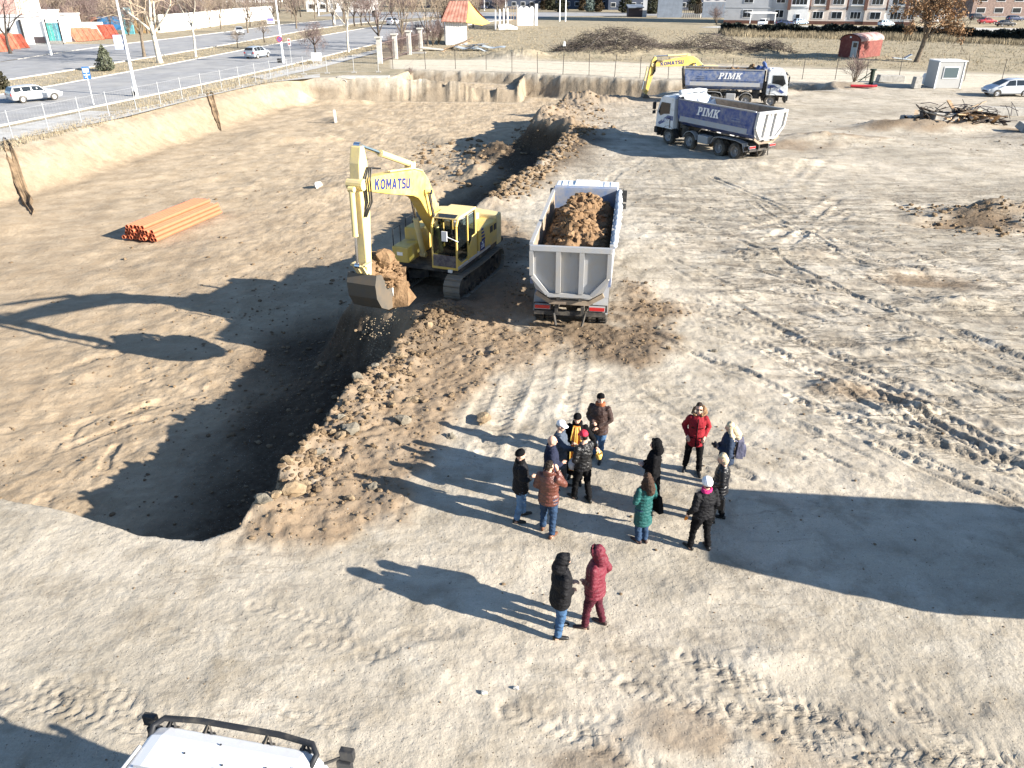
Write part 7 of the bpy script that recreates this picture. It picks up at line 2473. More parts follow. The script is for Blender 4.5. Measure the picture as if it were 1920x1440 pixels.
    for (a, b, za, zb, r, lb) in (((1150, 97), (1158, 70), .5, 3.1, .12, 'pale bare trunk standing up out of the brush heap'), ((1106, 88), (1128, 64), 1.5, 3.0, .10, 'pale trunk leaning left on the brush heap'), ((1272, 103), (1330, 83), 1.0, 3.0, .13, 'long pale trunk lying above the far excavator boom'), ((1362, 86), (1388, 92), 1.8, 1.3, .09, 'short pale trunk on the small brush heap at the right')):
        A = on_y(*a, 126.5); B = on_y(*b, 127.5)
        mb = MB(); mb.tube([A, ((A[0] + B[0]) / 2, 127, (A[2] + B[2]) / 2 + .12), B], [r, r * .8, r * .5], 7)
        tag(mb.build('log', M_barkp, None, smooth_=True), lb, 'log')
# ------------------------------------------------------------------ buildings and yards in the distance
M_wallw = mat('white_render', (.78, .77, .75), .85, var=.06, vscale=.6, spec=.15, dirt=.2, dirtcol=(.55, .52, .47), dscale=.5)
M_wallg = mat('grey_render', (.42, .43, .45), .85, var=.08, vscale=.6, spec=.15)
M_wallp = mat('pinkish_render', (.62, .54, .48), .85, var=.06, vscale=.6, spec=.15)
M_brown = mat('brown_cladding', (.13, .065, .05), .8, var=.2, vscale=1)
M_winfr = mat('window_frame', (.80, .80, .80), .5)
M_pink = mat('pink_render', (.68, .42, .36), .85, var=.12, vscale=.5)
M_teal = mat('teal_sheet', (.10, .42, .38), .6, var=.3, vscale=1.5)
M_tealb = mat('teal_blue_sheet', (.12, .36, .42), .6, var=.3, vscale=1.5)
M_rustr = mat('rust_red_sheet', (.36, .075, .045), .6, var=.4, vscale=1.2, dirt=.3, dirtcol=(.4, .25, .18))
M_rusto = mat('rust_orange_sheet', (.50, .17, .10), .6, var=.4, vscale=1.2, dirt=.3, dirtcol=(.5, .33, .25))
M_shade = mat('shaded_grey_render', (.16, .19, .24), .85, var=.15, vscale=.8)  # grey render with the shade behind the field mixed into its colour
M_darkw = mat('dark_sheet', (.05, .04, .045), .7)
M_wood = mat('weathered_wood', (.40, .27, .16), .85, var=.4, vscale=4)
M_woodd = mat('charred_wood', (.05, .038, .03), .85, var=.4, vscale=4)
M_woodp = mat('pale_wood', (.58, .44, .30), .85, var=.3, vscale=4)
M_fencew = mat('ochre_fence', (.34, .22, .10), .8, var=.3, vscale=2)
M_bluesh = mat('shade_blue_wall', (.06, .075, .11), .85, var=.15, vscale=.5)  # shade of the back blocks put into their wall colour


def facade_window(parent, s, z, w, h, n, y=0.0, bars=0):
    """window on a facade running along local x, facing -y"""
    f = MB()
    f.box((s, y - .03, z), (w + .16, .10, h + .16))
    fr = f.build('window', M_winfr, parent)
    for k in range(n):
        p = MB(); ww = w / n
        p.box((s - w / 2 + ww * (k + .5), y - .085, z), (ww - .10, .03, h - .06))
        p.build('pane', M_glass, fr)
    return fr


def make_buildings():
    # apartment block
    A = Vector((54.6, 221.6, 0)); B = Vector((98.5, 210.4, 0))
    d = (B - A); Lf = d.length; yaw = math.atan2(d.y, d.x)
    Bd = empty('apartment_block', A, yaw); tag(Bd, 'apartment block in white and grey with brown strips behind the car park', 'building')
    Hb = 34.0  # raised beyond the view so its shadow reaches the garage walls
    def s_at(px_):                         # facade position under a picture column, near the ground
        x, y = g(px_, 46)
        return ((Vector((x, y, 0)) - A).dot(d)) / Lf
    xs = [0] + [s_at(p) for p in (1443, 1475, 1512, 1546, 1580, 1614, 1650, 1686)] + [Lf]
    mtl = [M_wallg, M_wallg, M_wallw, M_wallp, M_wallp, M_wallg, M_wallp, M_wallw, M_wallp]
    off = [.6, 0, 1.0, .3, .3, 0, .3, 0, .3]
    for i in range(9):
        a, b = xs[i], xs[i + 1]
        if b - a < .3: continue
        mb = MB(); mb.box(((a + b) / 2, 7 - off[i] / 2, Hb / 2 + .4), (b - a - .02, 14 + off[i], Hb - .8)); mb.build('wall', mtl[i], Bd)
        mb = MB(); mb.box(((a + b) / 2, 7 - off[i] / 2 - .03, .4), (b - a - .02, 14 + off[i], .8)); mb.build('plinth', M_brown, Bd)
        if i > 1:
            mb = MB(); mb.box((a, -off[i] - .12, Hb / 2 + 1.6), (.75, .3, Hb - 3.4)); mb.build('brown_strip', M_brown, Bd)
        for fl in range(7):
            z = 2.15 + fl * 3.35
            y = -off[i]
            c_ = (a + b) / 2
            w = b - a
            if i in (0, 1):
                if w > 2.5: facade_window(Bd, c_, z + .2, min(2.2, w * .5), 1.7, 2, y)
            elif i == 2:
                if fl == 0:
                    mb = MB(); mb.box((c_, y - .02, 1.35), (1.2, .1, 2.1)); mb.build('door', M_winfr, Bd)
                    mb = MB(); mb.box((c_, y - .08, 1.5), (.9, .05, 1.6)); mb.build('door_pane', M_glass, Bd)
                else:
                    facade_window(Bd, c_, z, min(3.6, w * .85), 2.0, 4, y)
                    mb = MB(); mb.box((c_, y - .12, z - 1.25), (min(3.9, w * .9), .3, .22)); mb.build('balcony_edge', M_winfr, Bd)
            else:
                facade_window(Bd, c_ + .2, z, min(2.4, w * .58) if fl == 0 else min(2.6, w * .62), 1.55 if fl == 0 else 1.8, 3 if (i + fl) % 2 else 2, y)
                if fl and i % 2:
                    mb = MB(); mb.box((c_ + .2, y - .35, z - 1.15), (min(3.0, w * .7), .6, .14)); mb.build('balcony_edge', M_wallw, Bd)
        mb = MB(); mb.box(((a + b) / 2, -off[i] - .03, 3.75), (b - a - .1, .08, .22)); mb.build('string_course', M_wallg, Bd)
    mb = MB(); mb.box((Lf / 2, 6.5, Hb + .1), (Lf + .6, 16, .3)); mb.build('roof', M_wallg, Bd)
    # brown building on the far right and long blocks at the back
    def block(name, label, px_l, px_r, dist, h, depth, wallm, floors, wmat=M_glass, nwin=8, dz=0.0):
        xl = on_y(px_l, 20, dist)[0]; xr = on_y(px_r, 20, dist)[0]
        b_ = empty(name, ((xl + xr) / 2, dist, 0)); tag(b_, label, 'building')
        w = xr - xl
        mb = MB(); mb.box((0, depth / 2, h / 2), (w, depth, h)); mb.build('wall', wallm, b_)
        mb = MB(); mb.box((0, depth / 2, h + .15), (w + .8, depth + .8, .3)); mb.build('roof', M_wallg, b_)
        for f in range(floors):
            for k in range(nwin):
                x = -w / 2 + w * (k + .5) / nwin
                mb = MB(); mb.box((x, -.04, 1.7 + f * 3.1), (w / nwin * .5, .1, 1.5)); fr = mb.build('window', M_winfr, b_)
                mb = MB(); mb.box((x, -.09, 1.7 + f * 3.1), (w / nwin * .5 - .2, .04, 1.3)); mb.build('pane', wmat, fr)
        return b_
    block('brown_building', 'brown brick building at the upper right corner', 1822, 1990, 262, 9, 12, mat('brown_brick', (.24, .175, .15), .85, var=.3, vscale=2), 2, nwin=5)
    block('long_block', 'long block tinted dark blue with painted shade behind the row of conifers', 905, 1140, 330, 14, 12, M_bluesh, 3, nwin=14)
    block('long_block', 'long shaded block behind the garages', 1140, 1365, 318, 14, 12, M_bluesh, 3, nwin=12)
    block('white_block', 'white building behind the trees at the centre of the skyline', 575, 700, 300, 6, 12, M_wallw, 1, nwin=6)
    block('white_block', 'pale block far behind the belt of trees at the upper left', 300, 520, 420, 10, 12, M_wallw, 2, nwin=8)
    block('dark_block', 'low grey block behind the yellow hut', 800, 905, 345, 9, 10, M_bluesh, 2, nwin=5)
    # garages and walls in the shade
    def wallthing(name, label, px_l, px_r, py_b, h, mtl, cat='wall', th=.4, extra=None):
        xl, yl = g(px_l, py_b); xr, yr = g(px_r, py_b)
        o = empty(name, (xl, yl, 0)); tag(o, label, cat)
        mb = MB(); w = xr - xl; mb.box((w / 2, th / 2, h / 2), (w, th, h)); mb.build('panel', mtl, o)
        if extra: extra(o, w)
        return o
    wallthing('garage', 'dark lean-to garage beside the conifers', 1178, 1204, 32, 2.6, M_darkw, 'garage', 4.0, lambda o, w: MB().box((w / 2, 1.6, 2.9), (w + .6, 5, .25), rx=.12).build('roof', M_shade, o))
    wallthing('boundary_wall', 'short pale wall end right of the dark garage', 1204, 1212, 32, 4.6, M_wallg)
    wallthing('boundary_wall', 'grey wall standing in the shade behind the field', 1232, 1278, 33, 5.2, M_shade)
    def gate(o, w):
        for k in range(9):
            MB().box((w * (k + .5) / 9, -.1, 1.8), (.12, .12, 3.6)).build('bar', M_post, o)
    wallthing('barred_gate', 'dark barred gate between the two grey walls', 1280, 1314, 33, .9, M_wallw, 'gate', .3, gate)
    def scallop(o, w):
        n = 30; pts = [(0, 4.2)] + [(w * i / n, 4.9 + .45 * abs(math.sin(math.pi * 3 * i / n)) * -1) for i in range(n + 1)] + [(w, 4.2)]
        MB().prism(pts, .02, .38, 'y').build('coping', M_wallg, o)
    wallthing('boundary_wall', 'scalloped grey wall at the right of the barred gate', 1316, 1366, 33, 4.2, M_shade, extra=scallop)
    # white scalloped wall in the field and its gate frame
    xl, yl = g(972, 48); xr, yr = g(1001, 46)
    o = empty('scalloped_wall', (xl, yl, 0)); tag(o, 'white concrete wall panel with a scalloped top at the edge of the field', 'wall')
    w = xr - xl; n = 30
    MB().prism([(0, 0)] + [(w * i / n, 3.9 + .5 * abs(math.sin(math.pi * 3 * (n - i) / n)) - .1) for i in range(n + 1)] + [(w, 0)], 0, .25, 'y').build('panel', M_wallw, o)
    MB().box((w + .45, .1, 2.4), (.7, .5, 4.8)).build('post', M_wallw, o); MB().box((-.2, .1, 2.3), (.35, .4, 4.6)).build('post', M_wallg, o)
    xl2, yl2 = g(943, 49)
    o = empty('gate_frame', (xl2, yl2, 0)); tag(o, 'open rusty gate frame left of the scalloped white wall', 'gate')
    w = xl - xl2 - .5
    for zz in (1.2, 2.4, 4.2): MB().box((w / 2, 0, zz), (w, .12, .14)).build('rail', M_rust, o)
    for k in range(6): MB().box((w * k / 5, 0, 2.1), (.14, .14, 4.2)).build('bar', M_rust, o)
    o = empty('broken_wall', (g(921, 55)[0], g(921, 55)[1], 0)); tag(o, 'row of white wall panels going back beside the yellow hut', 'wall')
    for k in range(4): MB().box((1.0 + k * .9, k * 4.0, 2.0), (.28, 3.4, 4.0)).build('panel', M_wallw if k else M_wallg, o)
    # yellow roofed hut
    hx, hy = -8.9, 147.6
    H_ = empty('yellow_hut', (hx, hy, 0), .10); tag(H_, 'small white hut with a yellow canopy roof and a rusty front slope', 'hut')
    W_, D_, Z_ = 3.7, 8.5, 3.9
    x0 = -2.6
    mb = MB(); mb.box((x0 + W_ / 2, D_ / 2, Z_ / 2), (W_, D_, Z_)); mb.build('wall', M_wallw, H_)
    mb = MB()
    for k in range(12): mb.box((x0 + .15 + k * .31, -.02, Z_ / 2), (.05, .04, Z_ - .1))
    mb.build('cladding_rib', M_wallg, H_)
    for k, yy in enumerate((1.6, 4.0, 6.4)):
        mb = MB(); mb.box((x0 + W_ + .02, yy, 2.0), (.06, 1.1, 2.2)); w_ = mb.build('window', M_winfr, H_)
        mb = MB(); mb.box((x0 + W_ + .06, yy, 2.1), (.04, .8, 1.9)); mb.build('pane', M_glass, w_)
    fl = Vector((x0 - .7, -.7, Z_ - .1)); fr_ = Vector((x0 + W_ - .1, -.8, Z_ - .25)); md_ = Vector((x0 + W_ + 2.6, .2, Z_ - .75)); br_ = Vector((x0 + W_ + 4.4, 4.6, Z_ - .55))
    apex0, apex1 = Vector((x0 + .9, 3.2, Z_ + 2.9)), Vector((x0 + 4.3, 3.0, Z_ + 2.9))
    mb = MB(); n = 14
    lo = [fl.lerp(fr_, i / n) + Vector((0, 0, .05 * (i % 2))) for i in range(n + 1)]; hi = [apex0.lerp(apex1, i / n) + Vector((0, 0, .05 * (i % 2))) for i in range(n + 1)]
    mb.loft([lo, hi], cap=False, closed=False)
    mb.loft([[p - Vector((0, 0, .08)) for p in lo], [p - Vector((0, 0, .08)) for p in hi]], cap=False, closed=False)
    mb.build('rusty_roof', mat('rusty_roof', (.26, .10, .07), .7, col2=(.40, .22, .17), vscale=.9), H_, fixn=False)
    edge = [fr_.lerp(md_, i / 5) for i in range(5)] + [md_.lerp(br_, i / 5) for i in range(6)]
    rows = []
    for i in range(9):
        t = i / 8
        rows.append([apex1.lerp(p, t) - Vector((0, 0, .45 * math.sin(math.pi * t))) for p in edge])
    mb = MB(); mb.loft(rows, cap=False, closed=False)
    mb.loft([[p - Vector((0, 0, .07)) for p in r] for r in rows], cap=False, closed=False)
    mb.build('yellow_roof', mat('yellow_sheet', (.74, .50, .13), .6, var=.15, vscale=.6), H_, fixn=False)
    mb = MB(); mb.add([apex0, Vector((x0 - .6, D_ + .4, Z_)), br_ + Vector((-.3, 1.0, .1)), apex1], [(0, 1, 2, 3)]); mb.build('back_roof', M_rustr, H_)
    # pillared fence
    pil = [g(713, 119), g(742, 110.5), g(768, 102.5), g(789, 95.5)]
    Pf = empty('pillar_fence', (*pil[0], 0)); tag(Pf, 'row of pale concrete pillars with iron bars between them', 'fence')
    for i, (x, y) in enumerate(pil):
        mb = MB(); mb.box((x - pil[0][0], y - pil[0][1], 1.6), (.62, .62, 3.2)); mb.box((x - pil[0][0], y - pil[0][1], 3.28), (1.0, 1.0, .18)); mb.build('pillar', M_concw, Pf)
    for a, b in zip(pil[:-1], pil[1:]):
        mb = MB(); a = Vector((a[0] - pil[0][0], a[1] - pil[0][1], 0)); b = Vector((b[0] - pil[0][0], b[1] - pil[0][1], 0))
        for zz in (.4, 2.5): mb.beam(a + Vector((0, 0, zz)), b + Vector((0, 0, zz)), .06, .08)
        L = (b - a).length
        for k in range(1, int(L / .35)):
            p = a.lerp(b, k / int(L / .35)); mb.beam(p + Vector((0, 0, .1)), p + Vector((0, 0, 2.7)), .035, .035)
        mb.build('iron_bars', mat('iron_purple', (.12, .085, .08), .7), Pf)
    # cabin
    cx_, cy_ = g(1775, 166.5)
    Cb = empty('site_cabin', (cx_, cy_, hz(cx_, cy_)), .02); tag(Cb, 'pale grey site cabin with one big window beside the pale track', 'cabin')
    w, dp, h = 2.7, 2.3, 2.6
    mb = MB(); mb.box((0, dp / 2, h / 2), (w, dp, h)); mb.build('wall', mat('cabin_panel', (.36, .36, .355), .6, var=.05, vscale=1), Cb, bevel=.03)
    mb = MB()
    for k in range(14): mb.box((-w / 2 + .1 + k * .211, dp / 2, h + .05), (.12, dp + .16, .10))
    mb.build('roof_sheet', M_wallw, Cb)
    mb = MB(); mb.box((.05, -.02, 1.55), (1.62, .08, 1.15)); wf = mb.build('window', M_winfr, Cb)
    mb = MB(); mb.box((.05, -.075, 1.55), (1.42, .03, .97)); mb.build('pane', mat('grey_pane', (.10, .13, .14), .12, spec=.5), wf)
    for xx in (-w / 2 - .01, w / 2 + .01):
        mb = MB(); mb.box((xx, -.01, h / 2), (.10, .08, h)); mb.build('corner_trim', M_winfr, Cb)
    # barrel roofed hut
    bx, by = 49.0, 122.8
    Hr = empty('barrel_hut', (bx, by, hz(bx, by)), -.86); tag(Hr, 'rusty red hut with a barrel roof and a pale door in the field', 'hut')
    W2, L2 = 3.2, 6.4
    arch = [(-W2 / 2, 0), (-W2 / 2, 2.3)] + [(-W2 / 2 * math.cos(math.pi * k / 12), 2.3 + .8 * math.sin(math.pi * k / 12)) for k in range(1, 12)] + [(W2 / 2, 2.3), (W2 / 2, 0)]
    M_hutr = mat('hut_red', (.18, .048, .04), .7, col2=(.13, .035, .03), vscale=.9, dirt=.25, dirtcol=(.32, .17, .13))
    mb = MB(); mb.prism(arch, 0, L2, 'y'); mb.build('wall', M_hutr, Hr)
    arc = [(-(W2 / 2 + .08) * math.cos(math.pi * k / 16), 2.28 + .92 * math.sin(math.pi * k / 16)) for k in range(17)]
    mb = MB(); mb.loft([[(u, y, w_) for u, w_ in arc] for y in (-.2, L2 + .2)], cap=False, closed=False); mb.loft([[(u * .97, y, w_ - .06) for u, w_ in arc] for y in (-.2, L2 + .2)], cap=False, closed=False)
    mb.build('roof', mat('hut_roof', (.28, .12, .11), .7, col2=(.42, .35, .33), vscale=1.1), Hr, fixn=False)
    mb = MB(); mb.box((.75, -.03, 1.15), (.95, .08, 2.15)); dr = mb.build('door', mat('door_grey', (.42, .45, .45), .7), Hr)
    mb = MB(); mb.box((.78, -.08, 1.75), (.55, .04, .6)); mb.build('door_pane', M_glass, dr)
    mb = MB(); mb.box((-.1, -.03, 2.75), (.25, .06, .22)); mb.build('vent', M_winfr, Hr)
    # kiosks and walls at the far left
    def kiosk(name, label, px_l, px_r, py_b, h, dp, mtl, cat='kiosk'):
        xl, yl = g(px_l, py_b); xr, yr = g(px_r, py_b)
        o = empty(name, (xl, yl, 0)); tag(o, label, cat)
        MB().box(((xr - xl) / 2, dp / 2, h / 2), (xr - xl, dp, h)).build('wall', mtl, o)
        MB().box(((xr - xl) / 2, dp / 2, h + .1), (xr - xl + .3, dp + .3, .2)).build('roof', mtl, o)
        return o, xr - xl
    k1, w = kiosk('kiosk', 'long white kiosk with a pink storey behind, at the upper left edge', -60, 60, 84, 4.4, 5, M_wallw)
    MB().cyl((w - 3.2, -.05, 2.4), (w - 3.2, -.12, 2.4), .42, n=14).build('round_vent', M_wallg, k1)
    for xx in (w - 1.0, w - 11): MB().box((xx, -.15, 2.0), (.25, .3, 4.0)).build('dark_post', M_dark, k1)
    k, w = kiosk('pink_building', 'pink building rising behind the long white kiosk', -70, 46, 74, 9, 8, M_pink, 'building')
    k2, w = kiosk('kiosk', 'taller white kiosk right of the long one', 61, 96, 83, 5.2, 5, M_wallw)
    MB().box((w * .4, -.1, .7), (w * .7, .2, 1.0)).build('dark_base', M_darkw, k2)
    k3, w = kiosk('kiosk', 'lower white kiosk behind the teal netted cage', 96, 134, 78, 4.4, 5, M_wallw)
    xl, yl = g(97, 83); xr, yr = g(128, 82)
    o = empty('netted_cage', (xl, yl, 0)); tag(o, 'cage hung with teal netting before the white kiosks', 'cage')
    w = xr - xl
    for kx in range(4):
        MB().box((w * (kx + .5) / 4, -.4, 2.0), (w / 4 - .08, .12, 2.9)).build('net_panel', M_teal if kx < 2 else M_tealb, o)
    for kx in (0, 1): MB().box((w * kx, -.4, 2.0), (.18, .18, 4.0)).build('post', M_dark, o)
    MB().box((w / 2, -.4, .35), (w, .3, .5)).build('base', M_conc, o)
    # tilted red covers
    def cover(px_, py_, wd, ht, mtl, lb, tilt=.75):
        x, y = g(px_, py_)
        wd, ht = wd * .8, ht * .85
        mb = MB(); mb.prism([(-wd / 2, 0), (wd / 2, 0), (wd / 2 - 1.3, ht * .8), (-wd / 2 - 1.3, ht * .8)], -.07, .07, 'y')
        for kk in (-.3, .3): mb.beam((wd * kk, -.10, .1), (wd * kk - 1.2, -.10, ht * .75), .12, .06, up=(0, 1, 0))
        o = mb.build('leaning_panel', mtl, None)
        o.location = (x, y, .05); o.rotation_euler = (-.45, 0, .12)
        tag(o, lb, 'panel', 'rusty panels leaning at the kiosks')
    for i, (px_, py_, wd, ht, mtl, lb) in enumerate(((4, 98, 2.2, 4.2, M_rusto, 'rusty orange panel leaning at the left picture edge'), (14, 96, 2.2, 3.8, M_rustr, 'dark red panel leaning behind the forked tree'), (28, 93, 2.4, 3.8, M_rusto, 'rusty orange panel leaning right of the forked tree'), (40, 91, 3.6, 3.4, M_rustr, 'grey and red panel leaning at the long white kiosk'),
                                           (152, 78, 2.4, 3.6, M_rusto, 'pale rusty panel leaning next to the teal cage'), (162, 77, 2.4, 3.6, M_rusto, 'second pale rusty panel right of the teal cage'), (174, 76, 2.6, 3.4, M_rusto, 'orange panel in the middle of the leaning row'), (186, 75, 2.6, 3.0, M_rusto, 'orange panel under the low white wall'),
                                           (206, 73, 2.6, 3.8, M_rustr, 'bright red panel leaning left of the lamp'), (216, 72, 2.6, 3.8, M_rustr, 'bright red panel nearest the lamp'))):
        cover(px_, py_, wd, ht, mtl, lb)
    wallthing('low_wall', 'low white wall behind the leaning orange panels', 152, 196, 68, 2.6, M_wallw)
    wallthing('teal_fence', 'teal sheet fence behind the signed street lamp', 232, 252, 64, 5.0, M_tealb, 'fence')
    wallthing('teal_fence', 'pale teal sheet fence behind the leaning panels', 132, 158, 64, 3.6, M_tealb, 'fence')
    wallthing('stall', 'blue market stall behind the low white wall', 186, 232, 56, 2.6, mat('stall_blue', (.06, .22, .45), .6), 'stall', 3)
    wallthing('stall', 'orange topped stall left of the blue one', 140, 184, 55, 2.4, M_rusto, 'stall', 3)
    def slats(o, w):
        for k in range(int(w / .8)): MB().box((k * .8 + .4, -.12, 1.5), (.55, .10, 3.0)).build('slat', M_fencew, o)
    wallthing('slatted_fence', 'ochre slatted fence left of the long white wall', 254, 300, 62, .5, M_concw, 'fence', .3, slats)
    wallthing('slatted_fence', 'ochre slatted fence behind the kiosks', 96, 150, 44, .5, M_concw, 'fence', .3, slats)
    pts = [g(302, 60.5), g(345, 56.5), g(390, 50.5), g(430, 45), (-71.8, 226), (-68, 246)]
    o = empty('panel_wall', (*pts[0], 0)); tag(o, 'long white concrete panel wall along the far side of the avenue', 'wall')
    for a, b in zip(pts[:-1], pts[1:]):
        a = Vector((a[0] - pts[0][0], a[1] - pts[0][1], 1.7)); b = Vector((b[0] - pts[0][0], b[1] - pts[0][1], 1.7)); n = max(2, int((b - a).length / 3))
        for k in range(n):
            p, q = a.lerp(b, k / n), a.lerp(b, (k + 1) / n - .01)
            MB().beam(p, q, .18, 3.4).build('panel', M_wallw, o)
    # carport
    x0_, y0_ = g(1404, 49)
    o = empty('carport', (x0_, y0_, 0)); tag(o, 'light carport roof over the white car', 'carport')
    MB().box((3.2, 2.5, 2.9), (6.6, 5.2, .2)).build('roof', M_wallw, o)
    for xx in (.2, 6.2): MB().box((xx, .2, 1.4), (.15, .15, 2.8)).build('post', M_winfr, o)


def make_parked():
    GP = 'cars parked before the apartment block'
    S = (.50, .51, .53); Wt = (.78, .78, .79); Dk = (.02, .022, .028); Rd = (.30, .02, .03); Bl = (.30, .40, .52); Gr = (.33, .35, .37); Db = (.03, .045, .10)
    def put(kind, cn, col, px_, py_, rz, label, grp, z=.055):
        x, y = g(px_, py_); return place_car(kind, cn, col, x, y, rz, label, grp, z)
    rd = math.atan2(.985, .17)
    put('estate', 'silver', S, 68, 190, rd - .55, 'silver estate car driving away on the near carriageway', 'cars driving on the avenue')
    put('mpv', 'greyblue', (.36, .40, .45), 484, 109, rd - .12, 'grey blue hatchback with dark rear window driving away near the round sign', 'cars driving on the avenue')
    put('hatchback', 'silver', S, 450, 65, rd + math.pi + .55, 'small silver car coming towards the camera on the far carriageway', 'cars driving on the avenue')
    x, y = 48.6, 81.2; place_car('mpv', 'silverv', (.52, .55, .60), x, y, math.pi + .02, 'silver people carrier parked at the right edge beside the cabin', None, hz(x, y))
    put('suv', 'white', Wt, 1429, 50, -2.0, 'white car under the carport roof', GP)
    put('saloon', 'darkblue', Db, 1470, 49, .05, 'dark blue saloon right of the carport', GP)
    put('hatchback', 'steelblue', Bl, 1500, 47, .3, 'light blue grey hatchback at the corner of the apartment block', GP)
    put('hatchback', 'paleblue', (.38, .50, .60), 1660, 50, .25, 'pale blue hatchback seen left of the leafy tree', GP)
    for px_, py_, k, cn, c, lb in ((1742, 44, 'saloon', 'white', Wt, 'white saloon behind the leafy tree, left of three'), (1768, 36, 'estate', 'silver', S, 'silver estate behind the leafy tree, middle of three'), (1790, 28, 'hatchback', 'white', Wt, 'white hatchback furthest behind the leafy tree'), (1752, 22, 'saloon', 'grey', Gr, 'grey saloon glimpsed through the top of the leafy tree')):
        put(k, cn, c, px_, py_, .2, lb, GP)
    put('saloon', 'black', Dk, 1884, 50, .1, 'black saloon parked at the right picture edge', GP)
    put('saloon', 'red', Rd, 1850, 45, .1, 'dark red saloon left of the black one', GP)
    put('estate', 'darkblue', Db, 1902, 40, .1, 'dark blue estate behind the black saloon', GP)
    put('suv', 'black', Dk, 1832, 38, .1, 'black car beside the dark strip end right of the leafy tree', GP)
    put('estate', 'silver', S, 1896, 19, .1, 'silver estate before the brown brick building', GP)
    put('saloon', 'darkblue', Db, 903, 17, 0, 'dark car on the cross street behind the yellow hut', None)
    put('suv', 'white', Wt, 738, 47, 1.2, 'white van like car on the avenue beyond the dark tree', None)
    put('hatchback', 'paleblue', (.38, .50, .60), 1369, 29, 1.2, 'pale blue car at the end of the grey wall', None)
    cols = [('red', Rd), ('darkblue', Db), ('red', Rd), ('grey', Gr), ('white', Wt), ('steelblue', Bl), ('black', Dk), ('darkblue', Db), ('red', Rd), ('silver', S)]
    nm = ['dark red', 'dark blue', 'bright red', 'grey', 'white', 'steel blue', 'black', 'navy', 'small red', 'silver']
    for i, (cn, c) in enumerate(cols):
        put(('saloon', 'hatchback', 'estate')[i % 3], cn, c, 48 + i * 15, 24 - i * .4, .2 + .1 * (i % 3), '%s car, number %d from the left in the parked row behind the kiosks' % (nm[i], i + 1), 'parked row behind the kiosks')


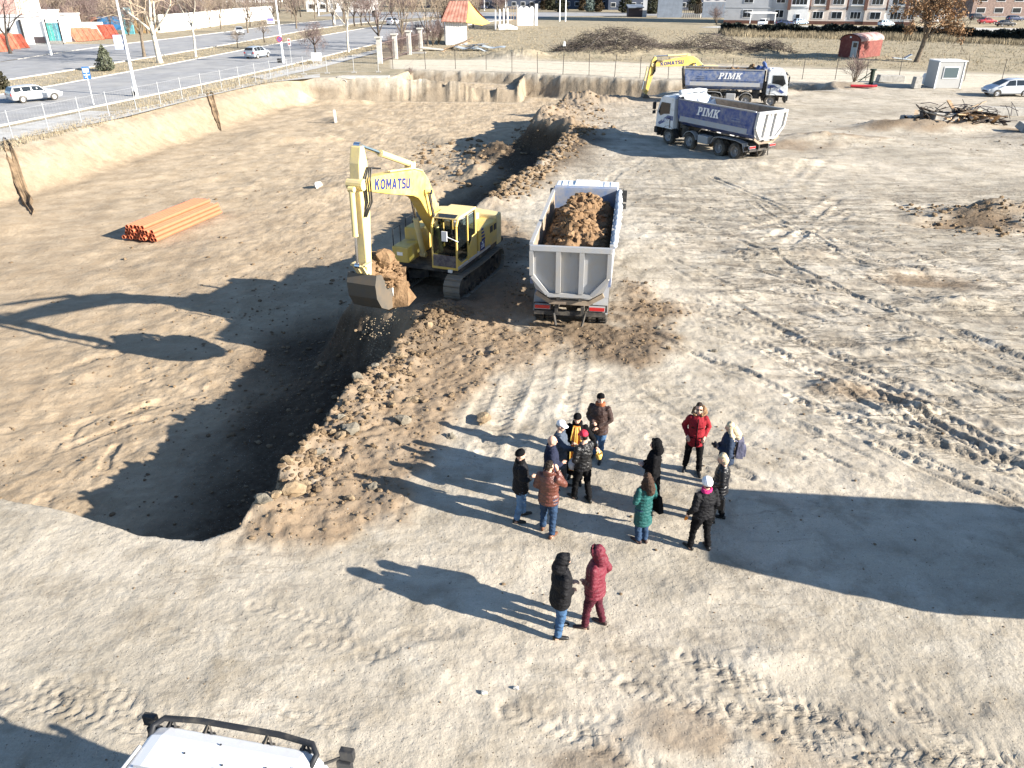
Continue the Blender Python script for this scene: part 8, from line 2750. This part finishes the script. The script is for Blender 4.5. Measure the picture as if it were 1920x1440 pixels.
def make_debris():
    rr_ = random.Random(77)
    def pile(n, cx_, cy_, rx_, ry_, hmax, fn):
        for i in range(n):
            a = rr_.uniform(0, 6.28); q = rr_.random() ** .7
            x, y = cx_ + rx_ * q * math.cos(a), cy_ + ry_ * q * math.sin(a)
            fn(i, x, y, hz(x, y) + hmax * (1 - q * q) * rr_.uniform(.3, 1))
    def plank(i, x, y, z):
        L = rr_.uniform(1.0, 3.4); mb = MB(); mb.box((0, 0, 0), (L, rr_.uniform(.12, .30), rr_.uniform(.04, .12)))
        o = mb.build('timber', (M_wood, M_woodd, M_woodp, M_woodd)[i % 4], None); o.location = (x, y, z + .2)
        o.rotation_euler = (rr_.uniform(-.5, .5), rr_.uniform(-.42, .42), rr_.uniform(0, 3.1))
        tag(o, ('brown', 'blackened', 'pale', 'blackened')[i % 4] + ' broken timber in the heap of wreckage at the right', 'timber', ('brown', 'blackened', 'pale', 'blackened')[i % 4] + ' timbers of the wreckage heap')
    pile(64, 34.6, 63.2, 4.0, 1.5, .8, plank)
    tg = MB()
    for k in range(60):
        x, y = rr_.gauss(36.0, 1.6), rr_.gauss(63.2, .6); z = hz(x, y) + rr_.uniform(.1, 1.3)
        p = Vector((x, y, z)); d = Vector((rr_.gauss(0, 1), rr_.gauss(0, .6), rr_.gauss(0, .4))).normalized() * rr_.uniform(.3, 1.0)
        tg.tube([p - d, p + Vector((0, 0, .12)), p + d], .025, 4)
    tag(tg.build('twisted_rods', M_darkw, None), 'tangle of dark twisted rods inside the heap of wreckage', 'rods', kind='stuff')
    def chunk(i, x, y, z):
        mb = MB(); r = rr_.uniform(.35, .75)
        mb.box((0, 0, 0), (r * 1.9, r * 1.3, r * .8), top=(rr_.uniform(.7, 1), rr_.uniform(.7, 1)))
        for j, v in enumerate(mb.v): mb.v[j] = tuple(c_ + rr_.uniform(-.1, .1) for c_ in v)
        o = mb.build('concrete_chunk', M_conc, None, bevel=.03); o.location = (x, y, z + .1); o.rotation_euler = (rr_.uniform(-.4, .4), rr_.uniform(-.4, .4), rr_.uniform(0, 3))
        tag(o, 'broken concrete chunk in the rubble at the right picture edge', 'concrete chunk', 'concrete chunks at the right edge')
    pile(16, 40.2, 59.0, 3.2, 2.4, .6, chunk)
    def chunk2(i, x, y, z):
        chunk(i, x, y, z); o = bpy.data.objects[-1] if False else None
    for (px_, py_, sx, sy, sz, rz, lb) in ((1762, 240, 2.0, 1.2, .75, .1, 'grey concrete slab lying before the heap of wreckage'), (1705, 236, 1.6, 1.0, .6, .5, 'dark flat block left of the heap of wreckage'), (1722, 231, 1.2, .9, .5, -.3, 'tilted block left of the heap of wreckage'), (1880, 216, 6.0, .5, .7, .02, 'long low concrete wall behind the heap of wreckage'),
                                      (1668, 155, 3.0, .9, .75, .03, 'long grey concrete trough by the pale track'), (1716, 166, .8, .7, 1.15, .1, 'upright pale concrete block beside the drum')):
        x, y = g(px_, py_); mb = MB(); mb.box((0, 0, sz / 2), (sx, sy, sz), top=(.94, .94)); o = mb.build('concrete_block', M_conc, None, bevel=.04); o.location = (x, y, hz(x, y)); o.rotation_euler = (0, .04, rz); tag(o, lb, 'concrete block')
    x, y = g(1731, 160); mb = MB()
    mb.tube([(0, 0, 0), (0, 0, .03), (0, 0, .5), (0, 0, .54), (0, 0, 1.0), (0, 0, 1.05)], [.38, .42, .42, .45, .42, .36], 14); o = mb.build('drum', M_wallw, None); o.location = (x, y, hz(x, y) + .1); o.rotation_euler = (.1, .2, 0); tag(o, 'white plastic drum left of the site cabin', 'drum')
    x, y = g(1632, 160); mb = MB(); mb.cyl((0, 0, 0), (0, 0, 1.45), .22, n=10); mb.cyl((0, 0, 1.45), (0, 0, 1.6), .34, n=10); mb.tube([(0, 0, 1.4), (-.6, -.1, 1.0), (-1.4, -.2, .35), (-2.0, -.2, .05)], .05, 6); mb.tube([(.1, 0, 1.35), (-.2, .3, .8), (-1.9, .3, .3)], .03, 5)
    o = mb.build('standpipe', mat('green_black', (.02, .035, .025), .6), None); o.location = (x, y, hz(x, y)); tag(o, 'dark standpipe with a hose sloping down to its left', 'standpipe')
    xa, ya = g(1594, 166); xb, yb = g(1634, 167); mb = MB(); mb.tube([(0, 0, 0), (xb - xa, yb - ya, .02)], .14, 8); mb.tube([(xb - xa, yb - ya, .02), (xb - xa + .5, yb - ya, .06)], .12, 8)
    o = mb.build('red_pipe', mat('red_pipe', (.42, .03, .04), .5), None); o.location = (xa, ya, hz(xa, ya) + .18); tag(o, 'red pipe lying on the ground before the pale track', 'pipe')
    # sheets and sticks before the yellow hut
    for i in range(9):
        x, y = g(862 + i * 8, 92 + (i % 3) * 2); mb = MB(); n = 10; L = rr_.uniform(2.2, 4.0); w = 1.1
        rows = [[(L * (k / n - .5), (j / 8 - .5) * w, .05 * (j % 2) + .12 * math.sin(k * .7 + i)) for j in range(9)] for k in range(n + 1)]
        mb.loft(rows, cap=False, closed=False); mb.loft([[(a, b, c_ - .02) for a, b, c_ in r] for r in rows], cap=False, closed=False)
        o = mb.build('metal_sheet', mat('zinc_sheet', (.45, .50, .54), .4, metal=.3) if i % 3 else mat('dark_zinc', (.10, .12, .15), .5), None, fixn=False)
        o.location = (x, y, .25 + .12 * i % .6); o.rotation_euler = (rr_.uniform(-.15, .15), rr_.uniform(-.2, .2), rr_.uniform(-.4, .4))
        tag(o, '%s corrugated sheet in the scrap before the yellow hut' % ('pale zinc' if i % 3 else 'dark'), 'metal sheet', 'corrugated sheets before the yellow hut' if i % 3 else 'dark sheets before the yellow hut')
    for i in range(14):
        x, y = g(838 + i * 2.6, 97 - i * .5); mb = MB(); L = rr_.uniform(2.5, 5); mb.tube([(-L / 2, 0, 0), (0, .1, .1), (L / 2, 0, .05)], [.09, .07, .04], 6)
        o = mb.build('pole', M_wood if i % 2 else M_bark, None); o.location = (x, y, .3 + .05 * i); o.rotation_euler = (0, -.25 + rr_.uniform(-.15, .1), .25 + rr_.uniform(-.3, .3)); tag(o, 'rough %s pole in the stack before the yellow hut' % ('brown' if i % 2 else 'grey'), 'pole', '%s poles stacked before the yellow hut' % ('brown' if i % 2 else 'grey'))
    x, y = g(812, 95); mb = MB(); mb.box((0, 0, 0), (4.2, 1.8, .12), ry=.1); o = mb.build('fallen_panel', M_concw, None); o.location = (x, y, .3); tag(o, 'fallen pale panel before the last pillar', 'panel')
    x, y = g(778, 101); mb = MB(); mb.box((0, 0, 0), (3.4, 1.6, .16)); o = mb.build('fallen_panel', M_conc, None); o.location = (x, y, .15); tag(o, 'fallen grey panel at the foot of the third pillar', 'panel')
    x, y = g(952, 58); mb = MB(); mb.tube([(-2, 0, .6), (0, 0, .75), (2.2, 0, .45)], [.7, .75, .3], 10); o = mb.build('wrapped_bundle', M_wallw, None); o.location = (x, y, 0); tag(o, 'white wrapped bundle lying in the grass before the gate frame', 'bundle')
    x, y = g(1105, 82); mb = MB(); mb.box((0, 0, .3), (.5, .3, .7), top=(.5, .5), rx=.2); o = mb.build('sack', M_wallw, None, bevel=.1, seg=2); o.location = (x, y - 26, 1.6); A_ = on_y(1058, 86, 126); o.location = A_; tag(o, 'white sack caught on the left of the brush heap', 'sack')
    x, y = g(1690, 112); mb = MB(); mb.box((0, 0, .2), (2.6, .8, .12), ry=.1); mb.box((.9, .1, .5), (1.0, .7, .1), ry=-.5); o = mb.build('scrap_sheet', mat('zinc_sheet', (.45, .50, .54), .4), None); o.location = (x, y, hz(x, y)); tag(o, 'crumpled pale sheet lying left of the leafy tree', 'sheet')


make_roads()
make_people()
make_machines()
make_site_things()
make_street()
make_buildings()
make_parked()
make_debris()
make_trees()
